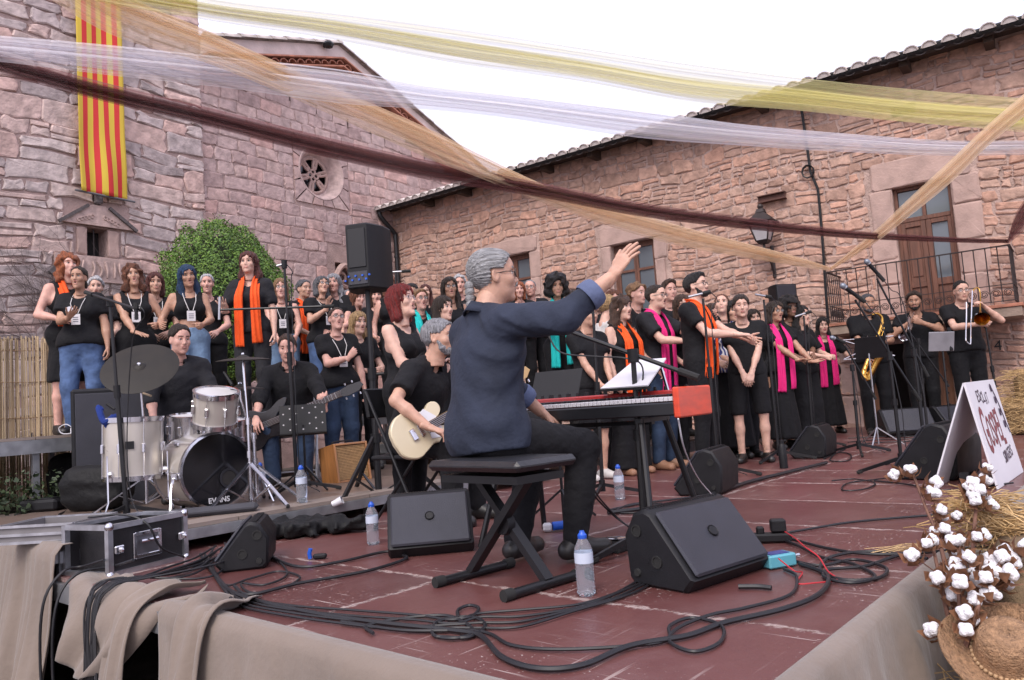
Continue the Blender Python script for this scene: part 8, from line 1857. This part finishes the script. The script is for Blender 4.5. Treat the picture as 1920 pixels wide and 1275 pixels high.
# ---- gospel sign (A-frame board)
s0 = G(1873, 918, 0)+SU*.0; RSg = RSTAGE
sg = thing('sign_board', 'white folding sign board reading Esclat Gospel Singers at the stage edge', 'sign', s0+Z3*.003); MT_board = M('white_board', (.66, .65, .70), .45, var=.03, vs=3)
upf = (SV*.11+Z3*.64).normalized(); HB = .66; WB = .92; nf = SU.cross(upf).normalized(); nf = nf if nf.dot(SV) < 0 else -nf
def board(o_, up_, n_, L=HB): return [o_, o_+SU*WB, o_+SU*WB+up_*L, o_+up_*L]
def slab(pts, n_, th): return [p for p in pts]+[p-n_*th for p in pts], [(0, 1, 2, 3), (7, 6, 5, 4), (0, 4, 5, 1), (1, 5, 6, 2), (2, 6, 7, 3), (3, 7, 4, 0)]
MB().add(*slab(board(Vector((0, 0, 0)), upf, nf), nf, .012)).obj('front_leaf', MT_board, sg, smooth=False)
topc = upf*HB; upb = (topc-SV*-.0-(SV*.52)).normalized(); ob = SV*.36; bk_up = (topc-nf*.014-ob); LBk = bk_up.length; bk_up.normalize(); nb = SU.cross(bk_up).normalized(); nb = nb if nb.dot(SV) > 0 else -nb
MB().add(*slab(board(ob, bk_up, nb, LBk), nb, .010)).obj('back_leaf', MT_board, sg, smooth=False)
MB().box(SV*.18+Z3*.05+SU*.03, (.05, .05, .09), RSg).obj('spacer_block', MT_plastic, sg)
MT_maroon = M('maroon_print', (.20, .035, .045), .5); MT_ink = M('dark_print', (.05, .03, .06), .5)
def letter(ch, x, y, hgt, wid, mat, rot=0.):
    me = text_mesh(ch, 1., .0, .012); xs = [v.co.x for v in me.vertices]; ys = [v.co.y for v in me.vertices]; w0, h0 = max(xs)-min(xs), max(ys)-min(ys)
    me.transform(Matrix.Translation((-min(xs), -min(ys), 0))); me.transform(Matrix.Diagonal((wid/w0, hgt/h0, 1, 1))); me.transform(Matrix.Rotation(rot, 4, 'Z')); me.materials.append(mat)
    o = put('letter', me, sg); o.matrix_local = Matrix.Translation(SU*x+upf*y+nf*.002) @ Matrix((SU, upf, nf)).transposed().to_4x4()
for ch, x, y, h_, w_ in (('G', .09, .20, .30, .125), ('O', .225, .235, .20, .10), ('S', .335, .24, .20, .085), ('P', .43, .22, .23, .085), ('E', .525, .25, .21, .075), ('L', .61, .22, .25, .075)): letter(ch, x, y, h_, w_, MT_maroon)
for i, ch in enumerate('ESCLAT'): letter(ch, .20+.056*i, .525-.006*i+(.012 if i % 2 else 0), .075, .046, MT_ink)
for i, ch in enumerate('SINGERS'): letter(ch, .44+.046*i, .11+.004*i, .075, .038, MT_ink)
b = MB(); r2 = random.Random(3)
for k in range(4):
    cc = Vector((.70+.03*k, .60-.085*k, 0)); pts = [SU*(cc.x+.028*math.cos(t*.6)*(1-.03*t))+upf*(cc.y+.028*math.sin(t*.6)*(1-.03*t))+nf*.004 for t in range(16)]; b.tube(pts, .003, 4)
b.tube([SU*(.70+.04*k+.02*math.sin(k))+upf*(.63-.07*k)+nf*.004 for k in range(6)], .003, 4); b.obj('swirl_drawing', MT_ink, sg)

# ---- hay, burlap, cotton and hats at the right corner
MT_hay = M('straw', (.50, .345, .17), .75, var=.3, vs=9, tint=[(.6, .55, .5), (1, 1, 1), (1.25, 1.2, 1.1)])
def straw_mass(name, label, c, dims, n, rz, cat, wild=.05, group=None, core=True):
    t = thing(name, label, cat, c, rz, group); b = MB(); tn = []; r = random.Random(len(label)); dx, dy_, dz = dims
    if core: MB().box((0, 0, dz/2), (dx*.97, dy_*.97, dz*.97), None, .05).obj('packed_core', M('hay_core', (.23, .15, .07), .9, var=.4, vs=14, bump=.8, bs=60), t)
    for k in range(n):
        f = r.random(); a = r.uniform(0, 6.28); L = r.uniform(.06, .2)
        if f < .5: p = Vector((r.uniform(-dx, dx)/2, r.uniform(-dy_, dy_)/2, dz+r.uniform(-.01, wild)))
        elif f < .8: p = Vector((r.uniform(-dx, dx)/2, -dy_/2-r.uniform(-.01, wild*.6), r.uniform(0, dz)))
        else: p = Vector((r.choice((-1, 1))*(dx/2+r.uniform(-.01, wild*.6)), r.uniform(-dy_, dy_)/2, r.uniform(0, dz)))
        d = Vector((math.cos(a), math.sin(a), r.uniform(-.35, .35))).normalized()*L; m_ = p+d*.5+Vector((r.uniform(-.02, .02), r.uniform(-.02, .02), r.uniform(0, .02)))
        n0 = len(b.v); b.tube([p, m_, p+d], .0022, 3, False); tn += [r.random()]*(len(b.v)-n0)
    me = b.mesh('loose_straw', MT_hay, True); set_tint(me, tn); stuff(put('loose_straw', me, t)); return t
q = S(3.7, .36, GROUND); straw_mass('hay_bale', 'upper hay bale beside the stage behind the cotton stems', Vector((q.x, q.y, -.47)), (.75, .62, .50), 2600, math.pi/2-YS, 'hay bale', .06)
q = S(3.5, .34, GROUND); straw_mass('hay_bale', 'lower hay bale on the ground at the right stage corner', q, (1.1, .66, .47), 700, math.pi/2-YS, 'hay bale', .04)
q = S(2.55, .36, GROUND); straw_mass('hay_bale', 'front hay bale that carries the woven hat at the right', q, (.8, .66, .62), 1800, math.pi/2-YS, 'hay bale', .05)
q = DY(1925, 800, 8.2); straw_mass('hay_bale', 'distant hay bale beside the house wall at the right picture edge', Vector((q.x+.5, q.y+.3, .003)), (.9, .8, .34), 1500, -YC, 'hay bale', .05); straw_mass('hay_bale', 'hay bale stacked on top at the right picture edge', Vector((q.x+.62, q.y+.35, .345)), (.8, .6, .3), 1400, -YC, 'hay bale', .05)
MT_burlap = M('burlap', (.27, .185, .105), .95, var=.25, vs=30, bump=.8, bs=350)
o = loose_cloth('burlap_sack', 'brown burlap sack with dark print draped over the hay bales', [S(3.55, .30, .06), S(3.25, .28, .07), S(3.02, .26, .02), S(2.92, .24, -.2), S(2.88, .22, -.5), S(2.86, .2, -.8)], [.62, .62, .6, .56, .56, .6], 9, .02, side=SV); o.data.materials[0] = MT_burlap
# dark painted strokes on the burlap
bs_ = MB()
for k in range(5): bs_.tube(smooth_path([S(2.87, .36-.07*k, -.12-.03*k), S(2.86, .33-.07*k, -.22), S(2.855, .36-.06*k, -.32)], 4), .012, 5, flat=.25)
# woven hat
def hat(label, c, R_, k=1.):
    t = thing('straw_hat', label, 'hat', c, R=R_); MT_h = M('woven_straw_brown', (.36, .21, .115), .8, var=.35, vs=60, bump=1., bs=130); n = 48; vs_ = []; fs_ = []
    prof = [(.001, .115), (.05, .118), (.075, .105), (.088, .06), (.094, .0), (.10, -.004), (.15, .004), (.20, .03), (.205, .034)]
    for (r_, z) in prof:
        for j in range(n): a = 2*math.pi*j/n; vs_.append((r_*k*math.cos(a), r_*k*math.sin(a), (z+(.035*math.cos(2*a) if r_ > .12 else 0)*(r_-.1)/.1)*k))
    for i in range(len(prof)-1):
        for j in range(n): fs_.append((i*n+j, i*n+(j+1) % n, (i+1)*n+(j+1) % n, (i+1)*n+j))
    o = MB().add(vs_, fs_).obj('crown_and_brim', MT_h, t, smooth='all'); o.modifiers.new('thickness', 'SOLIDIFY').thickness = .006
    b = MB()
    for j in range(40): a = 2*math.pi*j/40; b.ball((.1*k*math.cos(a), .1*k*math.sin(a), .012*k), .007, 6)
    b.obj('braided_band', M('pale_braid', (.45, .3, .17), .8), t); return t
hat('woven brown straw hat resting on the hay at the lower right', DY(1885, 1228, 2.35), Matrix.Rotation(rad(38), 3, 'X') @ Matrix.Rotation(rad(-14), 3, 'Y'), .86)
straw_mass('raffia_bunch', 'tangled pale raffia bunch behind the cotton branches', DY(1850, 1015, 3.0), (.12, .1, .12), 420, 0, 'raffia', .05, core=False)
# cotton stems
MT_cotton = M('cotton_wool', (.74, .73, .76), .95, var=.06, vs=20, bump=.7, bs=60); MT_boll = M('dry_boll', (.20, .09, .045), .8, var=.35, vs=30); MT_stem = M('cotton_stem', (.17, .085, .06), .8, var=.3, vs=20)
ct = MB(); r = random.Random(6); cm_ = []
for var in range(3):
    s = SDF((-.06,)*3, (.06,)*3, .005)
    for k in range(4):
        a = math.pi/2*k+.4*var; s.ell((.017*math.cos(a), .017*math.sin(a), .004+.004*(k % 2)), (.019, .019, .022), .006)
    X, Y, Z = s.XYZ(); s.d = s.d+.002*np.sin(190*X+var)*np.sin(170*Y)*np.sin(180*Z+1); cm_.append(npmesh('cotton_tuft', *s.net(), MT_cotton))
hb = MB()
for k in range(4):
    a = math.pi/2*k+.78; e = Vector((math.cos(a), math.sin(a), 0)); sd2 = Vector((-e.y, e.x, 0)); hb.add([Vector((0, 0, -.036)), e*.034+sd2*.02-Z3*.012, e*.046+Z3*.022, e*.034-sd2*.02-Z3*.012, e*.03-Z3*.018], [(0, 1, 4), (1, 2, 4), (2, 3, 4), (3, 0, 4)])
hb.ball((0, 0, -.025), (.014, .014, .012), 8); husk = hb.mesh('boll_husk', MT_boll, False)
base = S(2.62, .55, -.42)
stems = [[(1800, 1200, 2.55), (1780, 1100, 2.6), (1760, 1010, 2.7), (1735, 950, 2.78), (1708, 878, 2.85)], [(1815, 1200, 2.6), (1820, 1090, 2.7), (1826, 1000, 2.8), (1832, 930, 2.85), (1836, 905, 2.88)], [(1790, 1210, 2.5), (1770, 1120, 2.5), (1757, 1060, 2.55), (1748, 1020, 2.6)], [(1825, 1210, 2.5), (1850, 1120, 2.5), (1872, 1060, 2.55), (1885, 1040, 2.6)], [(1805, 1215, 2.45), (1800, 1140, 2.42), (1795, 1075, 2.45), (1800, 1020, 2.5)], [(1810, 1215, 2.4), (1830, 1150, 2.38), (1845, 1100, 2.4), (1855, 1080, 2.42)]]
names = ('tall cotton branch leaning left', 'tall upright cotton branch', 'short cotton branch at the stage edge', 'cotton branch leaning right', 'middle cotton branch of the bunch', 'low front cotton branch of the bunch')
for si, st_ in enumerate(stems):
    pts = smooth_path([DY(*q) for q in st_], 6); t = thing('cotton_branch', names[si]+' with open white bolls', 'cotton plant', pts[0], group='cotton branches'); o_ = pts[0]
    MB().tube([p-o_ for p in pts], [.0085*(1-.5*i/len(pts)) for i in range(len(pts))], 6).obj('stem', MT_stem, t); n = len(pts)
    for k in range(3 if si < 2 else 2, n, 2):
        for rep in range(1 if r.random() < .55 else 2):
            if r.random() < .12 and k < n-1: continue
            d = Vector((r.uniform(-1, 1), r.uniform(-1, .3), r.uniform(-.1, .6))).normalized(); p = pts[k]-o_; e = p+d*r.uniform(.03, .10)
            if k >= n-1: e = p+Z3*.012
            MB().tube([p, e], .002, 4, False).obj('twig', MT_stem, t); q_ = Vector((0, 0, 1)).rotation_difference((d+Vector((0, -.5, .5))).normalized()).to_matrix().to_4x4() @ Matrix.Scale(r.uniform(.55, .78), 4)
            c = put('cotton_tuft', cm_[r.randrange(3)], t); c.matrix_local = Matrix.Translation(e) @ q_; h_ = put('boll_husk', husk, t); h_.matrix_local = Matrix.Translation(e) @ q_ @ Matrix.Translation((0, 0, -.004)) @ Matrix.Scale(1.28, 4)
# dry straw wisp on the stage
o = MB()
for k in range(14):
    a = G(1640+r.uniform(-20, 20), 1040+r.uniform(-6, 6)); b2 = G(1740+r.uniform(-10, 20), 1030+r.uniform(-8, 8)); o.tube([a+Z3*.012, (a+b2)/2+Z3*r.uniform(.01, .03), b2+Z3*.012], .0016, 3, False)
o = o.obj('raffia_wisp', MT_hay); set_tint(o.data, .6); tag(o, 'pale raffia strands trailing over the right stage floor', 'straw'); stuff(o)
